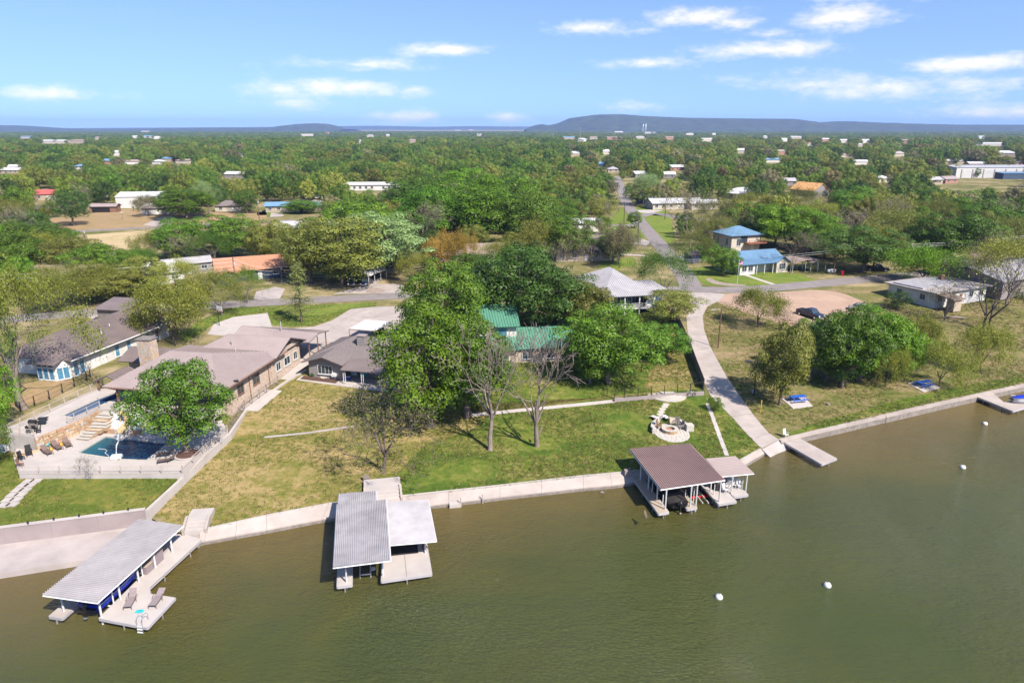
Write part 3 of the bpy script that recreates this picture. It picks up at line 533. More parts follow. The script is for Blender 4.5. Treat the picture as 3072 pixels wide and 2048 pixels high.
tree('dense2', T('S', 1440, 985), 790, 230, 'deep green oak left of the green upper roof', 'leaf_deep')
tree('dense3', T('S', 1670, 985), 800, 230, 'deep green oak between the green roof and the pale hip roof', 'leaf_deep')
tree('dense0', T('S', 1755, 1010), 845, 165, 'olive green tree in front of the pale blue house deck', 'leaf_olive')
tree('round0', T('S', 2015, 965), 868, 160, 'rounded olive tree at the top of the boat ramp drive', 'leaf_olive')
tree('open0', T('S', 1985, 905), 735, 170, 'loose green tree standing at the road bend behind the pale blue house', 'leaf_green')
tree('bare_a', T('S', 1470, 1350), 960, 290, 'tall leafless grey tree whose straight trunk forks high, on the lakeside lawn', name='bare_tree', rz=.4)
tree('bare_b', T('S', 1611, 1337), 965, 300, 'leafless dark grey tree with broken lower stubs on the lakeside lawn', name='bare_tree', rz=0.)
tree('budding', T('S', 1150, 1418), 1125, 320, 'wide budding tree with greyish young leaves near the boathouse steps', 'leaf_yellow', rz=1., bark='bark')
tree('feather', T('S', 905, 966), 785, 135, 'feathery conical cypress on the grass island of the drive', name='cypress_tree')
# left edge
tree('old', T('Z1', 215, 960), 765, 350, 'large old tree with a thick pale trunk leaning over the white house', 'leaf_yellow', bark='bark_grey')
tree('open2', T('Z1', 60, 900), 830, 240, 'yellow green tree shading the yard beside the thick trunked tree', 'leaf_green')
tree('round1', T('S', 10, 1290), 1075, 120, 'bright green bushy tree at the foot of the thick pale trunk', 'leaf_bright')
tree('round2', T('S', -25, 1420), 1190, 120, 'low green bushy tree beyond the upper pool fence', 'leaf_green')
tree('light0', T('Z1', 1545, 400), 830, 200, 'leaning sparse tree beside the white house roof', 'leaf_yellow')
tree('light1', T('Z1', 1400, 370), 905, 160, 'loose leafy tree over the end of the white house', 'leaf_olive')
tree('open0', T('Z1', 1960, 130), 800, 170, 'yellow green tree at the street beside the basketball post', 'leaf_yellow')
tree('dense2', T('Y1', 590, 930), 715, 205, 'dark spreading live oak clump with several trunks', 'leaf_olive')
tree('dense4', T('Y1', 830, 960), 735, 165, 'spreading oak before the dark garage', 'leaf_green')
tree('dense5', T('Y1', 120, 840), 665, 250, 'wide green oak behind the left street yards', 'leaf_green')
tree('dense2', T('Y1', 980, 1180), 815, 190, 'small dark oak casting a deep shadow on the street verge', 'leaf_olive')
tree('light2', T('Y1', 1230, 880), 745, 100, 'round green tree at the corner of the straw field', 'leaf_green')
tree('dense3', T('Y1', 1590, 830), 655, 160, 'tall green tree right of the straw field', 'leaf_green')
tree('dense1', T('Y1', 2030, 800), 645, 200, 'bushy bright green tree above the orange shingled roof', 'leaf_green')
tree('twig1', T('Y1', 1700, 880), 690, 190, 'greyish thin tree between the straw field and the orange roof', 'leaf_yellow')
tree('round2', T('Y1', 655, 520), 565, 105, 'dark green conical cedar in the brown yard', 'leaf_deep', name='cedar_tree')
for x_ in (700, 760, 800): tree('bare_a', T('Y1', x_, 400), 540 + (x_ - 700) // 8, 26, 'bare columnar poplar in the short row beside the brown shed', name='poplar_tree', group='bare poplars beside the shed')
tree('light0', T('Y1', 1310, 440), 585, 70, 'small bare-limbed tree before the white walled bungalow', 'leaf_grey')
tree('dense0', T('Y1', 1640, 450), 565, 190, 'big bright green tree shading the white walled bungalow', 'leaf_bright')
tree('open2', T('Y1', 1840, 420), 538, 90, 'pale silvery leaved tree beside the big bright green tree', 'leaf_pale')
tree('round0', T('Y1', 2180, 410), 570, 95, 'dense round green tree by the street pole', 'leaf_green')
tree('dense4', T('S', 905, 640), 600, 120, 'green tree leaning over the blue roofed bungalow', 'leaf_green')
for (x_, y_, t_, w_, ky, lf, lb) in ((560, 905, 770, 150, 'open1', 'leaf_yellow', 'pale open tree in front of the white roofed cottage'), (330, 880, 790, 130, 'light2', 'leaf_olive', 'loose olive tree on the left street verge'), (590, 925, 835, 100, 'light0', 'leaf_yellow', 'loose yellow tree beside the orange roofed house'), (180, 900, 790, 170, 'open2', 'leaf_olive', 'open crowned tree behind the white house roof'), (70, 830, 690, 170, 'dense2', 'leaf_green', 'rounded green tree at the far left street yard'), (460, 780, 690, 120, 'light1', 'leaf_olive', 'olive tree between the straw field and the white cottage'), (640, 800, 690, 130, 'open0', 'leaf_green', 'open green tree behind the orange roof'), (820, 800, 660, 140, 'dense4', 'leaf_olive', 'olive oak behind the orange roof corner')):
    tree(ky, T('S', x_, y_), t_, w_, lb, lf)
# across the street, centre
tree('dense5', T('S', 935, 850), 660, 205, 'huge olive green oak across the street', 'leaf_olive')
tree('dense3', T('S', 1030, 850), 650, 300, 'huge brownish olive oak behind the white carport', 'leaf_olive')
tree('dense1', T('S', 1150, 830), 640, 250, 'pale windblown green tree beside the huge oaks', 'leaf_pale')
tree('dense0', T('S', 1080, 790), 600, 260, 'green oak rising behind the huge oaks', 'leaf_green')
tree('light1', T('S', 1330, 815), 690, 105, 'amber leaved conifer beside the tan roofed house', 'leaf_amber', name='conifer_tree')
tree('light2', T('S', 1385, 820), 690, 90, 'amber topped conifer with a bare grey stem', 'leaf_amber', name='conifer_tree')
for i_, (x_, y_, t_, w_, lf) in enumerate(((1290, 740, 560, 230, 'leaf_bright'), (1440, 735, 560, 250, 'leaf_bright'), (1570, 745, 575, 230, 'leaf_green'), (1350, 690, 540, 220, 'leaf_bright'), (1500, 680, 530, 230, 'leaf_bright'), (1640, 700, 590, 190, 'leaf_green'), (1250, 670, 530, 190, 'leaf_green'), (1410, 640, 505, 200, 'leaf_bright'))):
    tree('dense%d' % (i_ % 6), T('S', x_, y_), t_, w_, 'tall lush tree in the bright green grove across the street', lf, group='trees of the bright green grove')
tree('twig0', T('S', 1700, 860), 700, 130, 'thin greyish tree over the dark shingled roof', 'leaf_yellow')
tree('twig1', T('S', 1775, 790), 640, 120, 'thin budding tree beside the long white roof', 'leaf_yellow')
tree('light0', T('Y3', 1640, 895), 670, 100, 'small bare tree on the lawn across from the pale blue house', 'leaf_grey')
tree('round1', T('S', 1800, 660), 590, 110, 'dense dark tree with trailing grey vines at the corner lot', 'leaf_olive')
tree('round2', T('S', 1910, 615), 545, 85, 'dark green tree beside the far end of the street', 'leaf_deep')
tree('open1', T('S', 1950, 600), 515, 110, 'pale green tree beyond the blue and white bungalow', 'leaf_pale')
tree('twig0', T('Y4', 500, 895), 555, 190, 'tall thin twiggy tree at the street corner', 'leaf_yellow')
tree('open2', T('Y4', 700, 870), 640, 150, 'loose green tree left of the upper blue roof', 'leaf_olive')
tree('dense2', T('Y4', 790, 1110), 742, 110, 'green tree before the blue roofed house', 'leaf_green')
tree('dense4', T('Y4', 640, 950), 730, 95, 'green tree beside the small blue shed', 'leaf_green')
for i_, (x_, y_, t_, w_, lf) in enumerate(((930, 800, 600, 150, 'leaf_olive'), (1100, 830, 610, 170, 'leaf_bright'), (1250, 850, 615, 170, 'leaf_bright'), (1420, 870, 620, 190, 'leaf_bright'), (1560, 900, 640, 190, 'leaf_bright'), (1690, 960, 680, 170, 'leaf_bright'))):
    tree('dense%d' % (i_ % 6), T('Y4', x_, y_), t_, w_, 'vivid green tree in the belt behind the blue roofed house', lf, group='vivid green belt behind the blue house')
tree('twig1', T('Y4', 1380, 1095), 680, 150, 'thin grey-green tree beside the metal carports', 'leaf_olive')
tree('dense5', T('Y4', 2020, 1080), 680, 230, 'very dark broad tree shading a parked truck', 'leaf_deep')
tree('light2', T('S', 2770, 850), 735, 190, 'light green feathery tree at the bend beyond the dirt lot', 'leaf_bright')
LS = [(50, 690, 590, 170), (20, 850, 735, 190), (285, 905, 790, 150), (440, 875, 770, 140), (745, 910, 800, 105), (240, 840, 760, 120), (130, 790, 690, 150), (380, 850, 750, 110), (160, 940, 820, 150)]
for i_, (x_, y_, t_, w_) in enumerate(LS): tree(('open0', 'dense2', 'light0', 'dense4', 'open2', 'twig0')[i_ % 6], T('S', x_, y_), t_, w_, 'spring green tree among the gardens of the left street', ('leaf_yellow', 'leaf_green', 'leaf_yellow', 'leaf_olive', 'leaf_green', 'leaf_yellow')[i_ % 6], group='trees among the left street gardens')
CS = [(1180, 800, 690, 150), (1240, 850, 745, 120), (1420, 860, 760, 130), (1640, 900, 800, 150), (1560, 870, 740, 190), (1480, 830, 715, 140), (1700, 780, 650, 150), (1620, 780, 650, 160), (1840, 790, 690, 110), (1300, 790, 690, 120)]
for i_, (x_, y_, t_, w_) in enumerate(CS): tree(('dense1', 'light1', 'dense2', 'dense0', 'dense5', 'open1')[i_ % 6], T('S', x_, y_), t_, w_, 'green garden tree around the shingled houses across the street', ('leaf_green', 'leaf_olive', 'leaf_green', 'leaf_deep', 'leaf_green', 'leaf_yellow')[i_ % 6], group='garden trees across the street')
RS = [(2080, 790, 690, 120), (2240, 735, 620, 150), (2420, 755, 640, 150), (2620, 800, 670, 180), (2700, 760, 620, 200), (2850, 790, 640, 220), (2950, 810, 680, 220), (3045, 770, 640, 200), (2560, 735, 620, 170), (2480, 700, 600, 150), (2330, 690, 585, 150), (2780, 705, 590, 180), (2900, 700, 595, 170), (3020, 695, 590, 170), (2150, 680, 590, 130), (2060, 650, 570, 100), (2240, 660, 570, 140), (2640, 690, 580, 170), (2400, 660, 560, 130), (2560, 660, 560, 150), (2980, 870, 720, 190), (3080, 840, 700, 180)]
for i_, (x_, y_, t_, w_) in enumerate(RS): tree(('open0', 'twig0', 'open1', 'light0', 'open2', 'dense4', 'twig1')[i_ % 7], T('S', x_, y_), t_, w_, 'loose olive tree in the thin wood beyond the dirt lot', ('leaf_olive', 'leaf_grey', 'leaf_yellow', 'leaf_yellow', 'leaf_olive', 'leaf_green', 'leaf_olive')[i_ % 7], group='thin wood beyond the dirt lot')
# park on the right
tree('light0', T('Z7', 190, 735), 862, 140, 'small yellow green tree at the edge of the dirt lot', 'leaf_yellow')
tree('bare_c', T('Z7', 370, 760), 915, 100, 'thin leafless tree beside the small yellow green tree', name='bare_tree')
tree('dense2', T('Z7', 360, 1345), 975, 185, 'olive leaved tree beside the first blue picnic table', 'leaf_olive')
tree('dense0', T('Z7', 850, 1210), 925, 190, 'dense green tree in the park clump', 'leaf_green')
tree('dense3', T('Z7', 980, 1160), 915, 220, 'tallest bright green tree of the park clump', 'leaf_bright')
tree('dense4', T('Z7', 720, 1150), 965, 150, 'grey green tree at the back of the park clump', 'leaf_pale')
tree('dense5', T('Z7', 1150, 1130), 940, 170, 'bright green tree right of the park clump', 'leaf_bright')
tree('dense1', T('Z7', 600, 1140), 960, 150, 'fresh green tree at the left of the park clump', 'leaf_green')
tree('dense2', T('Z7', 1290, 1150), 985, 130, 'rounded fresh green tree just right of the park clump', 'leaf_bright')
tree('light2', T('Z7', 1195, 1200), 1030, 95, 'small yellow tree between the park clump and the second picnic table', 'leaf_yellow')
tree('light0', T('Z7', 1435, 1080), 945, 105, 'upright yellow green tree behind the second picnic table', 'leaf_yellow')
tree('light1', T('Z7', 1615, 1205), 1015, 150, 'low spreading tree with a forked trunk beside the second picnic table', 'leaf_yellow')
tree('light2', T('Z7', 1940, 1080), 965, 125, 'yellow green tree by the right hand shore', 'leaf_yellow')
tree('bare_c', T('Z7', 1655, 675), 840, 130, 'dark bare tree before the flat roofed house', name='bare_tree', rz=.8)
tree('bare_c', T('Z7', 1975, 755), 730, 250, 'big dark bare tree with many stems before the grey metal building', name='bare_tree', rz=2.5)
tree('open0', T('Z7', 2140, 560), 690, 230, 'tall half leafed tree over the grey metal building', 'leaf_yellow')
tree('light2', T('Z7', 1520, 375), 760, 130, 'leafy tree behind the flat roofed house', 'leaf_yellow')
# ================================================================ shore walls
def lerp(a, b, t_): return a + (b - a) * t_
sw = thing('seawall', 'long pale concrete seawall ledge between the lawn and the lake', 'seawall', q('S', 1200, 1500, .5))
pairs = [((600, 1590), (596, 1626)), ((622, 1586), (612, 1622)), ((800, 1547), (800, 1588)), ((985, 1512), (967, 1556)), ((1193, 1490), (1193, 1527)), ((1500, 1457), (1500, 1490)), ((1750, 1428), (1750, 1462)), ((1830, 1421), (1836, 1455)), ((1873, 1417), (1890, 1447)), ((2050, 1396), (2055, 1420)), ((2221, 1382), (2232, 1394)), ((2284, 1347), (2293, 1358))]
for i in range(len(pairs) - 1):
    n = 2 if i in (3, 4, 5, 1) else 1
    for k in range(n):
        def pt(j, w_): a_, b_ = pairs[i][w_], pairs[i + 1][w_]; return (lerp(a_[0], b_[0], j / n), lerp(a_[1], b_[1], j / n))
        a0, a1 = (q('S', *pt(k, 0), 1.02), q('S', *pt(k + 1, 0), 1.02)); b0, b1 = (q('S', *pt(k, 1), .42), q('S', *pt(k + 1, 1), .42))
        gap = (a1 - a0).normalized() * .012; top = [b0 + gap, b1 - gap, a1 - gap, a0 + gap]
        MB().hexa([Vector((p_.x, p_.y, -1.2)) for p_ in top], top).build('ledge_slab', 'concrete', sw)
        d_ = (b1 - b0).normalized(); nn = Vector((d_.y, -d_.x, 0)) * .05
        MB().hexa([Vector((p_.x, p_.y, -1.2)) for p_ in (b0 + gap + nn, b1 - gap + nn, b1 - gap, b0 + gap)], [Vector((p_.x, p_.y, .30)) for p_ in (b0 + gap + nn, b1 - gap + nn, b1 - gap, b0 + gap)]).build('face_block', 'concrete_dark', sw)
        aa = (a1 - a0).normalized(); na = Vector((-aa.y, aa.x, 0)) * .22
        MB().hexa([a0 + gap, a1 - gap, a1 - gap + na, a0 + gap + na], [p_ + Vector((0, 0, .07)) for p_ in (a0 + gap, a1 - gap, a1 - gap + na, a0 + gap + na)]).build('kerb', 'concrete_pale', sw)
sr = thing('seawall', 'narrow weathered concrete seawall along the park shore', 'seawall', q('S', 2700, 1240, .5))
rs = [(2338, 1320), (2426, 1298), (2600, 1258), (2760, 1221), (2927, 1184), (3072, 1153), (3400, 1083)]
for i in range(len(rs) - 1):
    for k in range(3):
        a0 = q('S', lerp(rs[i][0], rs[i + 1][0], k / 3), lerp(rs[i][1], rs[i + 1][1], k / 3), 1.0); a1 = q('S', lerp(rs[i][0], rs[i + 1][0], (k + 1) / 3), lerp(rs[i][1], rs[i + 1][1], (k + 1) / 3), 1.0)
        d_ = (a1 - a0).normalized(); nn = Vector((d_.y, -d_.x, 0)); j_ = random.uniform(-.05, .05); P4 = [a0 + nn * (.28 + j_), a1 + nn * (.28 + j_), a1 - nn * .25, a0 - nn * .25]
        MB().hexa([Vector((p_.x, p_.y, -1)) for p_ in P4], [Vector((p_.x, p_.y, 1.06 + j_ * .4)) for p_ in P4]).build('wall_block', 'concrete', sr)
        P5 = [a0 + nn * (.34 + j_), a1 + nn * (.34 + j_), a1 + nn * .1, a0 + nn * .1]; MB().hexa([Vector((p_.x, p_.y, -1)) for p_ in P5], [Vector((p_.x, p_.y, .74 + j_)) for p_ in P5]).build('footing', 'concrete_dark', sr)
def step_block(name, label, cx, u, w_, n, rise, run, z_top, mat, cheeks=True):
    o = thing(name, label, 'steps', (cx.x, cx.y, z_top - n * rise)); v = Vector((-u.y, u.x, 0))
    for k in range(n):
        c = cx + u * (run * (k + .5)); MB().box((c.x, c.y, z_top - rise * (k + 1) + rise / 2 - .2), (run * 1.02, w_, rise + .4), math.atan2(u.y, u.x)).build('tread', mat, o)
    if cheeks:
        for s_ in (-1, 1):
            a_ = cx + v * s_ * (w_ / 2 + .14); b_ = a_ + u * (n * run + .1); w2 = v * .12
            MB().hexa([Vector((p_.x, p_.y, z_top - n * rise - .4)) for p_ in (a_ - w2, a_ + w2, b_ + w2, b_ - w2)], [Vector((p_.x, p_.y, z_)) for p_, z_ in ((a_ - w2, z_top + .25), (a_ + w2, z_top + .25), (b_ + w2, z_top - n * rise + .35), (b_ - w2, z_top - n * rise + .35))]).build('cheek_wall', 'concrete', o)
    return o
stp = q('Z3', 1170, 420, 1.1); step_block('concrete_steps', 'concrete steps with a landing behind the boathouse roofs', stp, Vector((.22, -.97, 0)), 3.6, 4, .17, .5, 1.66, 'concrete_pale')
MB().box((stp.x - .25, stp.y + 1.1, 1.2), (4.0, 2.1, .9), .2).build('landing', 'concrete_pale', bpy.data.objects['concrete_steps'])
stp = q('Z2', 1440, 640, 1.1); step_block('concrete_steps', 'short concrete stair from the lawn beside the left dock walkway', stp, Vector((.15, -.98, 0)), 1.9, 4, .17, .42, 1.66, 'concrete_pale')
MB().box((stp.x - .1, stp.y + .9, 1.2), (2.2, 1.7, .9), .15).build('landing', 'concrete_pale', bpy.data.objects['concrete_steps.001'])
MB().box(q('Z3', 1895, 545, .2), (1.2, .9, .5), .2).build('swim_step', 'concrete_pale', sw); MB().box(q('Z3', 1895, 575, -.1), (1.2, .7, .4), .2).build('swim_step', 'concrete', sw)
for x_, y0 in ((1958, 570), (2178, 535)): b_ = q('Z3', x_, y0, 0); tag(MB().tube([b_ - Vector((0, 0, .6)), b_ + Vector((0, 0, 1.0))], .06, 8).tube([b_ + Vector((0, 0, 1.0)), b_ + Vector((0, 0, 1.12))], .075, 8).build('mooring_post', 'rail_tan'), 'thin steel mooring post standing against the seawall ledge', 'post', 'steel mooring posts')
# left lot: slab, front wall, terrace
sl = [q('S', *p_, .55) for p_ in ((-900, 1850), (0, 1719), (265, 1677), (430, 1652), (596, 1626))] + [q('S', *p_, .55) for p_ in ((600, 1594), (539, 1600), (432, 1548), (383, 1560), (0, 1608), (-900, 1722))]
tag(MB().prism(sl, -1.2, .55).build('concrete_apron', 'concrete_pink'), 'broad stained pinkish concrete apron sloping to the lake', 'apron')
TZ = 2.3; LZ = 2.8; UZ = 4.5
wl = thing('retaining_wall', 'tall mauve concrete retaining wall below the terrace lawn', 'wall', q('Z2', 500, 740, .5)); fr = [(-500, 748), (20, 683), (360, 640), (700, 597), (1048, 552)]
for i in range(4):
    a_, b_ = q('Z2', *fr[i], TZ), q('Z2', *fr[i + 1], TZ); d_ = (b_ - a_).normalized(); nn = Vector((d_.y, -d_.x, 0))
    MB().hexa([Vector((p_.x, p_.y, .2)) for p_ in (a_, b_, b_ - nn * .35, a_ - nn * .35)], [Vector((p_.x, p_.y, TZ)) for p_ in (a_, b_ - d_ * .02, b_ - d_ * .02 - nn * .35, a_ - nn * .35)]).build('wall_panel', 'concrete_wall', wl)
    MB().hexa([Vector((p_.x, p_.y, TZ)) for p_ in (a_ + nn * .05, b_ + nn * .05, b_ - nn * .4, a_ - nn * .4)], [Vector((p_.x, p_.y, TZ + .08)) for p_ in (a_ + nn * .05, b_ + nn * .05, b_ - nn * .4, a_ - nn * .4)]).build('coping', 'concrete_pale', wl)
for x_, y_ in ((205, 660), (392, 633), (575, 608), (752, 586), (930, 562)): b_ = q('Z2', x_, y_, TZ); tag(MB().lathe(b_, [(.05, 0), (.04, .25), (.11, .27), (.09, .36), (.02, .40)], 8).build('path_light', 'dark_metal'), 'small dark cap light on the mauve retaining wall', 'light', 'wall cap lights')
ter = [q('Z2', -500, 735, TZ), q('Z2', 1040, 545, TZ), q('Z2', 1325, 285, TZ), q('Z2', 1300, 200, TZ), q('Z2', 100, 150, TZ), q('Z2', -600, 150, TZ)]
tag(MB().prism(ter, .3, TZ - .02).build('lawn_terrace', 'lawn_terrace'), kind='structure')
tag(MB().prism([q('W4', 230, 1500, TZ), q('W4', -600, 1560, TZ), q('W4', -600, 900, TZ), q('W4', 60, 1100, TZ), q('W4', 250, 1150, TZ)], .3, TZ + .1).build('lawn_terrace', 'lawn_terrace'), kind='structure')
sdw = thing('retaining_wall', 'white sloping side wall stepping up between the two lawns', 'wall', q('Z2', 1060, 600, .9))
wp = [(q('Z2', 1048, 552, TZ), TZ), (q('Z2', 1190, 425, TZ), TZ + .02), (q('Z2', 1335, 292, TZ + .1), TZ + .1), (q('Z1', 1800, 1355, LZ), LZ + .05), (q('Z1', 2012, 1180, LZ), LZ + .1), (q('Z1', 2160, 965, 2.7), 2.75), (q('Z4', 0, 880, 2.95), 3.0), (q('Z4', 160, 770, 3.1), 3.15), (q('Z4', 360, 655, 3.3), 3.35)]
for i in range(len(wp) - 1):
    (a_, za), (b_, zb) = wp[i], wp[i + 1]; d_ = Vector((b_.x - a_.x, b_.y - a_.y, 0)).normalized(); nn = Vector((d_.y, -d_.x, 0)); tw = .35
    MB().hexa([Vector((p_.x, p_.y, .3)) for p_ in (a_, b_, b_ + nn * tw, a_ + nn * tw)], [Vector((a_.x, a_.y, za)), Vector((b_.x, b_.y, zb)), Vector(((b_ + nn * tw).x, (b_ + nn * tw).y, zb)), Vector(((a_ + nn * tw).x, (a_ + nn * tw).y, za))]).build('wall_panel', 'concrete_pale', sdw)
for k, (x_, y_) in enumerate(((205, 345), (260, 343), (165, 376), (218, 373), (127, 409), (183, 407), (88, 445), (150, 440), (55, 481), (118, 476), (25, 519), (90, 512))):
    tag(MB().box(q('Z2', x_, y_, TZ + .03), (1.0, .85, .1), -.05 + .02 * k % .1).build('paving_slab', 'concrete_pale'), 'square pale stepping slab in the double row across the terrace lawn', 'paving slab', 'double row of stepping slabs')
st_ = thing('concrete_steps', 'pale concrete steps at the end of the stepping slabs', 'steps', q('Z2', 40, 640, .6))
for k in range(5): c = q('Z2', 60 - 8 * k, 575 + 24 * k, TZ - .05 - k * .3); MB().box((c.x - 2, c.y, c.z - .3), (6, .75, .6), .06).build('tread', 'concrete_pale', st_)

# ================================================================ pool decks
def deck_holes(name, outer, holes, z1, z0, mat, floor_mat, parent, depth=1.3):
    from mathutils.geometry import tessellate_polygon
    rings = [[Vector((p_.x, p_.y, 0)) for p_ in r_] for r_ in [outer] + holes]; tri = tessellate_polygon(rings); mb = MB(); flat = [p_ for r_ in rings for p_ in r_]
    mb.add([(p_.x, p_.y, z1) for p_ in flat], [tuple(t_) for t_ in tri]); n = len(outer)
    mb.add([(p_.x, p_.y, z_) for z_ in (z0, z1) for p_ in outer], [(i, (i + 1) % n, n + (i + 1) % n, n + i) for i in range(n)])
    for h in holes:
        m_ = len(h); mb.add([(p_.x, p_.y, z_) for z_ in (z1 - depth, z1) for p_ in h], [(i, (i + 1) % m_, m_ + (i + 1) % m_, m_ + i) for i in range(m_)] + [tuple(range(m_))])
    return mb.build(name, mat, parent)
pool_px = [(690, 1345), (930, 1202), (1480, 1262), (1290, 1408), (1060, 1400)]; pool = [q('Z1', *p_, LZ) for p_ in pool_px]
lap = [q('Z1', *p_, UZ) for p_ in ((555, 1015), (645, 1032), (930, 905), (1040, 862), (1040, 805), (870, 868))]
low = [q('Z1', *p_, LZ) for p_ in ((168, 1538), (1618, 1535), (1800, 1360), (2010, 1170), (1960, 1060), (1500, 1060), (1000, 1080), (560, 1150), (150, 1290), (120, 1390))]
ld = thing('pool_terrace', 'pale lower pool terrace of smooth concrete beside the stone wall', 'terrace', q('Z1', 900, 1480, TZ)); deck_holes('paving', low, [pool], LZ, .4, 'concrete_pale', None, ld)
up_ = [q('Z1', *p_, UZ) for p_ in ((45, 1135), (60, 1185), (300, 1215), (560, 1110), (640, 1080), (870, 962), (1010, 960), (1240, 985), (1500, 1010), (1760, 990), (2000, 850), (1900, 700), (1300, 640), (915, 752))]
ud = thing('pool_terrace', 'raised upper terrace with a narrow lap pool in front of the hipped house', 'terrace', q('Z1', 300, 1180, LZ)); deck_holes('paving', up_, [lap], UZ, .8, 'concrete_pale', None, ud)
def rimline(pts, w_, z0, z1, name, mat, parent, n_=None):
    P_ = pts; n = len(P_); c_ = sum(P_, Vector()) / n
    for i in range(n):
        a_, b_ = P_[i], P_[(i + 1) % n]; d_ = (b_ - a_).normalized(); nn = Vector((d_.y, -d_.x, 0))
        if nn.dot((a_ + b_) / 2 - c_) < 0: nn = -nn
        MB().hexa([Vector((p_.x, p_.y, z0)) for p_ in (a_, b_, b_ + nn * w_ + d_ * w_ * .4, a_ + nn * w_ - d_ * w_ * .4)], [Vector((p_.x, p_.y, z1)) for p_ in (a_, b_, b_ + nn * w_ + d_ * w_ * .4, a_ + nn * w_ - d_ * w_ * .4)]).build(name, mat, parent)
rimline(pool, .34, LZ - .02, LZ + .035, 'coping', 'stone_d', ld); rimline(lap, .3, UZ - .02, UZ + .03, 'coping', 'stone_d', ud)
m = bpy.data.materials.new('pool_water'); m.use_nodes = True; t = m.node_tree; b = t.nodes['Principled BSDF']; MATS['pool_water'] = m; g = N(t, 'ShaderNodeNewGeometry'); sp = N(t, 'ShaderNodeSeparateXYZ'); L(t, g.outputs['Position'], sp.inputs[0])
n1 = noise(t, g.outputs['Position'], .9, 4, .6); f_ = N(t, 'ShaderNodeMapRange'); L(t, mth(t, 'ADD', sp.outputs[0], mth(t, 'MULTIPLY', n1.outputs[0], 3)), f_.inputs[0]); f_.inputs[1].default_value = -50.5; f_.inputs[2].default_value = -45.5
L(t, mixc(t, f_.outputs[0], (.012, .10, .115), (.004, .033, .075)), b.inputs['Base Color']); b.inputs['Roughness'].default_value = .06; b.inputs['IOR'].default_value = 1.33
bp = N(t, 'ShaderNodeBump'); bp.inputs['Strength'].default_value = .25; bp.inputs['Distance'].default_value = .2; n2 = noise(t, g.outputs['Position'], 3, 3); L(t, n2.outputs[0], bp.inputs['Height']); L(t, bp.outputs[0], b.inputs['Normal'])
pm('lap_water', (.010, .055, .13), .06, .2, 1., .2, 4, spec=.5)
pw = MB(); pw.add([(p_.x, p_.y, LZ - .13) for p_ in pool], [tuple(range(len(pool)))]); tag(pw.build('pool_water', 'pool_water'), 'dark teal water filling the large swimming pool', 'pool water')
pw = MB(); pw.add([(p_.x, p_.y, UZ - .1) for p_ in lap], [tuple(range(len(lap)))]); tag(pw.build('pool_water', 'lap_water'), 'blue water of the narrow upper lap pool', 'pool water')
# stone wall of single stones
swl = thing('stone_wall', 'tan and russet flagstone wall between the two pool terraces', 'wall', q('Z1', 500, 1250, LZ)); wpts = [q('Z1', *p_, UZ) for p_ in ((64, 1190), (300, 1218), (420, 1168), (560, 1113), (760, 1030), (872, 965))]
for i in range(1, 5):
    a_, b_ = wpts[i], wpts[i + 1]; d_ = Vector((b_.x - a_.x, b_.y - a_.y, 0)); Ln = d_.length; d_.normalize(); nn = Vector((d_.y, -d_.x, 0)); z_ = .9
    MB().hexa([Vector((p_.x, p_.y, .9)) for p_ in (a_, b_, b_ + nn * .12, a_ + nn * .12)], [Vector((p_.x, p_.y, UZ - .03)) for p_ in (a_, b_, b_ + nn * .12, a_ + nn * .12)]).build('backing', 'stone_c', swl)
    while z_ < UZ - .2:
        h_ = random.uniform(.32, .55); h_ = min(h_, UZ - .02 - z_); x_ = -random.random() * .3
        while x_ < Ln - .1:
            w_ = random.uniform(.4, .95); x0, x1 = max(x_, 0) + .02, min(x_ + w_, Ln) - .02; x_ += w_
            if x1 - x0 < .12: continue
            j = [random.uniform(-.05, .05) for _ in range(8)]; o_ = random.uniform(.15, .24)
            F4 = [a_ + d_ * (x0 + max(j[0], 0)) + Vector((0, 0, z_ - UZ + .02)), a_ + d_ * (x1 + min(j[1], 0)) + Vector((0, 0, z_ - UZ + .02 + j[2] * .4)), a_ + d_ * (x1 + min(j[3], 0)) + Vector((0, 0, z_ + h_ - UZ - .02)), a_ + d_ * (x0 + max(j[4], 0)) + Vector((0, 0, z_ + h_ - UZ - .02 + j[5] * .4))]
            MB().hexa([p_ + nn * .10 for p_ in F4], [p_ + nn * o_ for p_ in F4]).build('stone', random.choice(('stone_a', 'stone_b', 'stone_b', 'stone_c', 'stone_a', 'stone_d')), swl)
        z_ += h_
MB().prism([wpts[1] + Vector((-.2, -.3, 0)), wpts[1] + Vector((.4, -.1, 0)), q('W4', 260, 1160, LZ), q('W4', 210, 1150, LZ)], .6, lambda x, y: UZ - .05 if y > 76 else LZ + .3).build('end_block', 'stone_b', swl)
stt = thing('stone_steps', 'weathered flagstone steps climbing along the stone wall to the upper terrace', 'steps', q('Z1', 760, 1215, LZ))
for k, (x0, y0, x1) in enumerate(((690, 1213, 790), (715, 1188, 815), (738, 1163, 840), (765, 1137, 890), (790, 1112, 945), (815, 1085, 945), (832, 1056, 940), (850, 1028, 975), (880, 1000, 980))):
    z_ = LZ + .19 * (k + 1); a_, b_ = q('Z1', x0, y0, z_), q('Z1', x1, y0 + 8, z_); c = (a_ + b_) / 2
    MB().box((c.x, c.y + .35, z_ - .25), ((b_ - a_).length, 1.0, .42), math.atan2(b_.y - a_.y, b_.x - a_.x)).build('riser', 'stone_a', stt); MB().box((c.x, c.y + .30, z_ - .02), ((b_ - a_).length + .1, 1.05, .07), math.atan2(b_.y - a_.y, b_.x - a_.x)).build('tread', random.choice(('stone_b', 'stone_d')), stt)
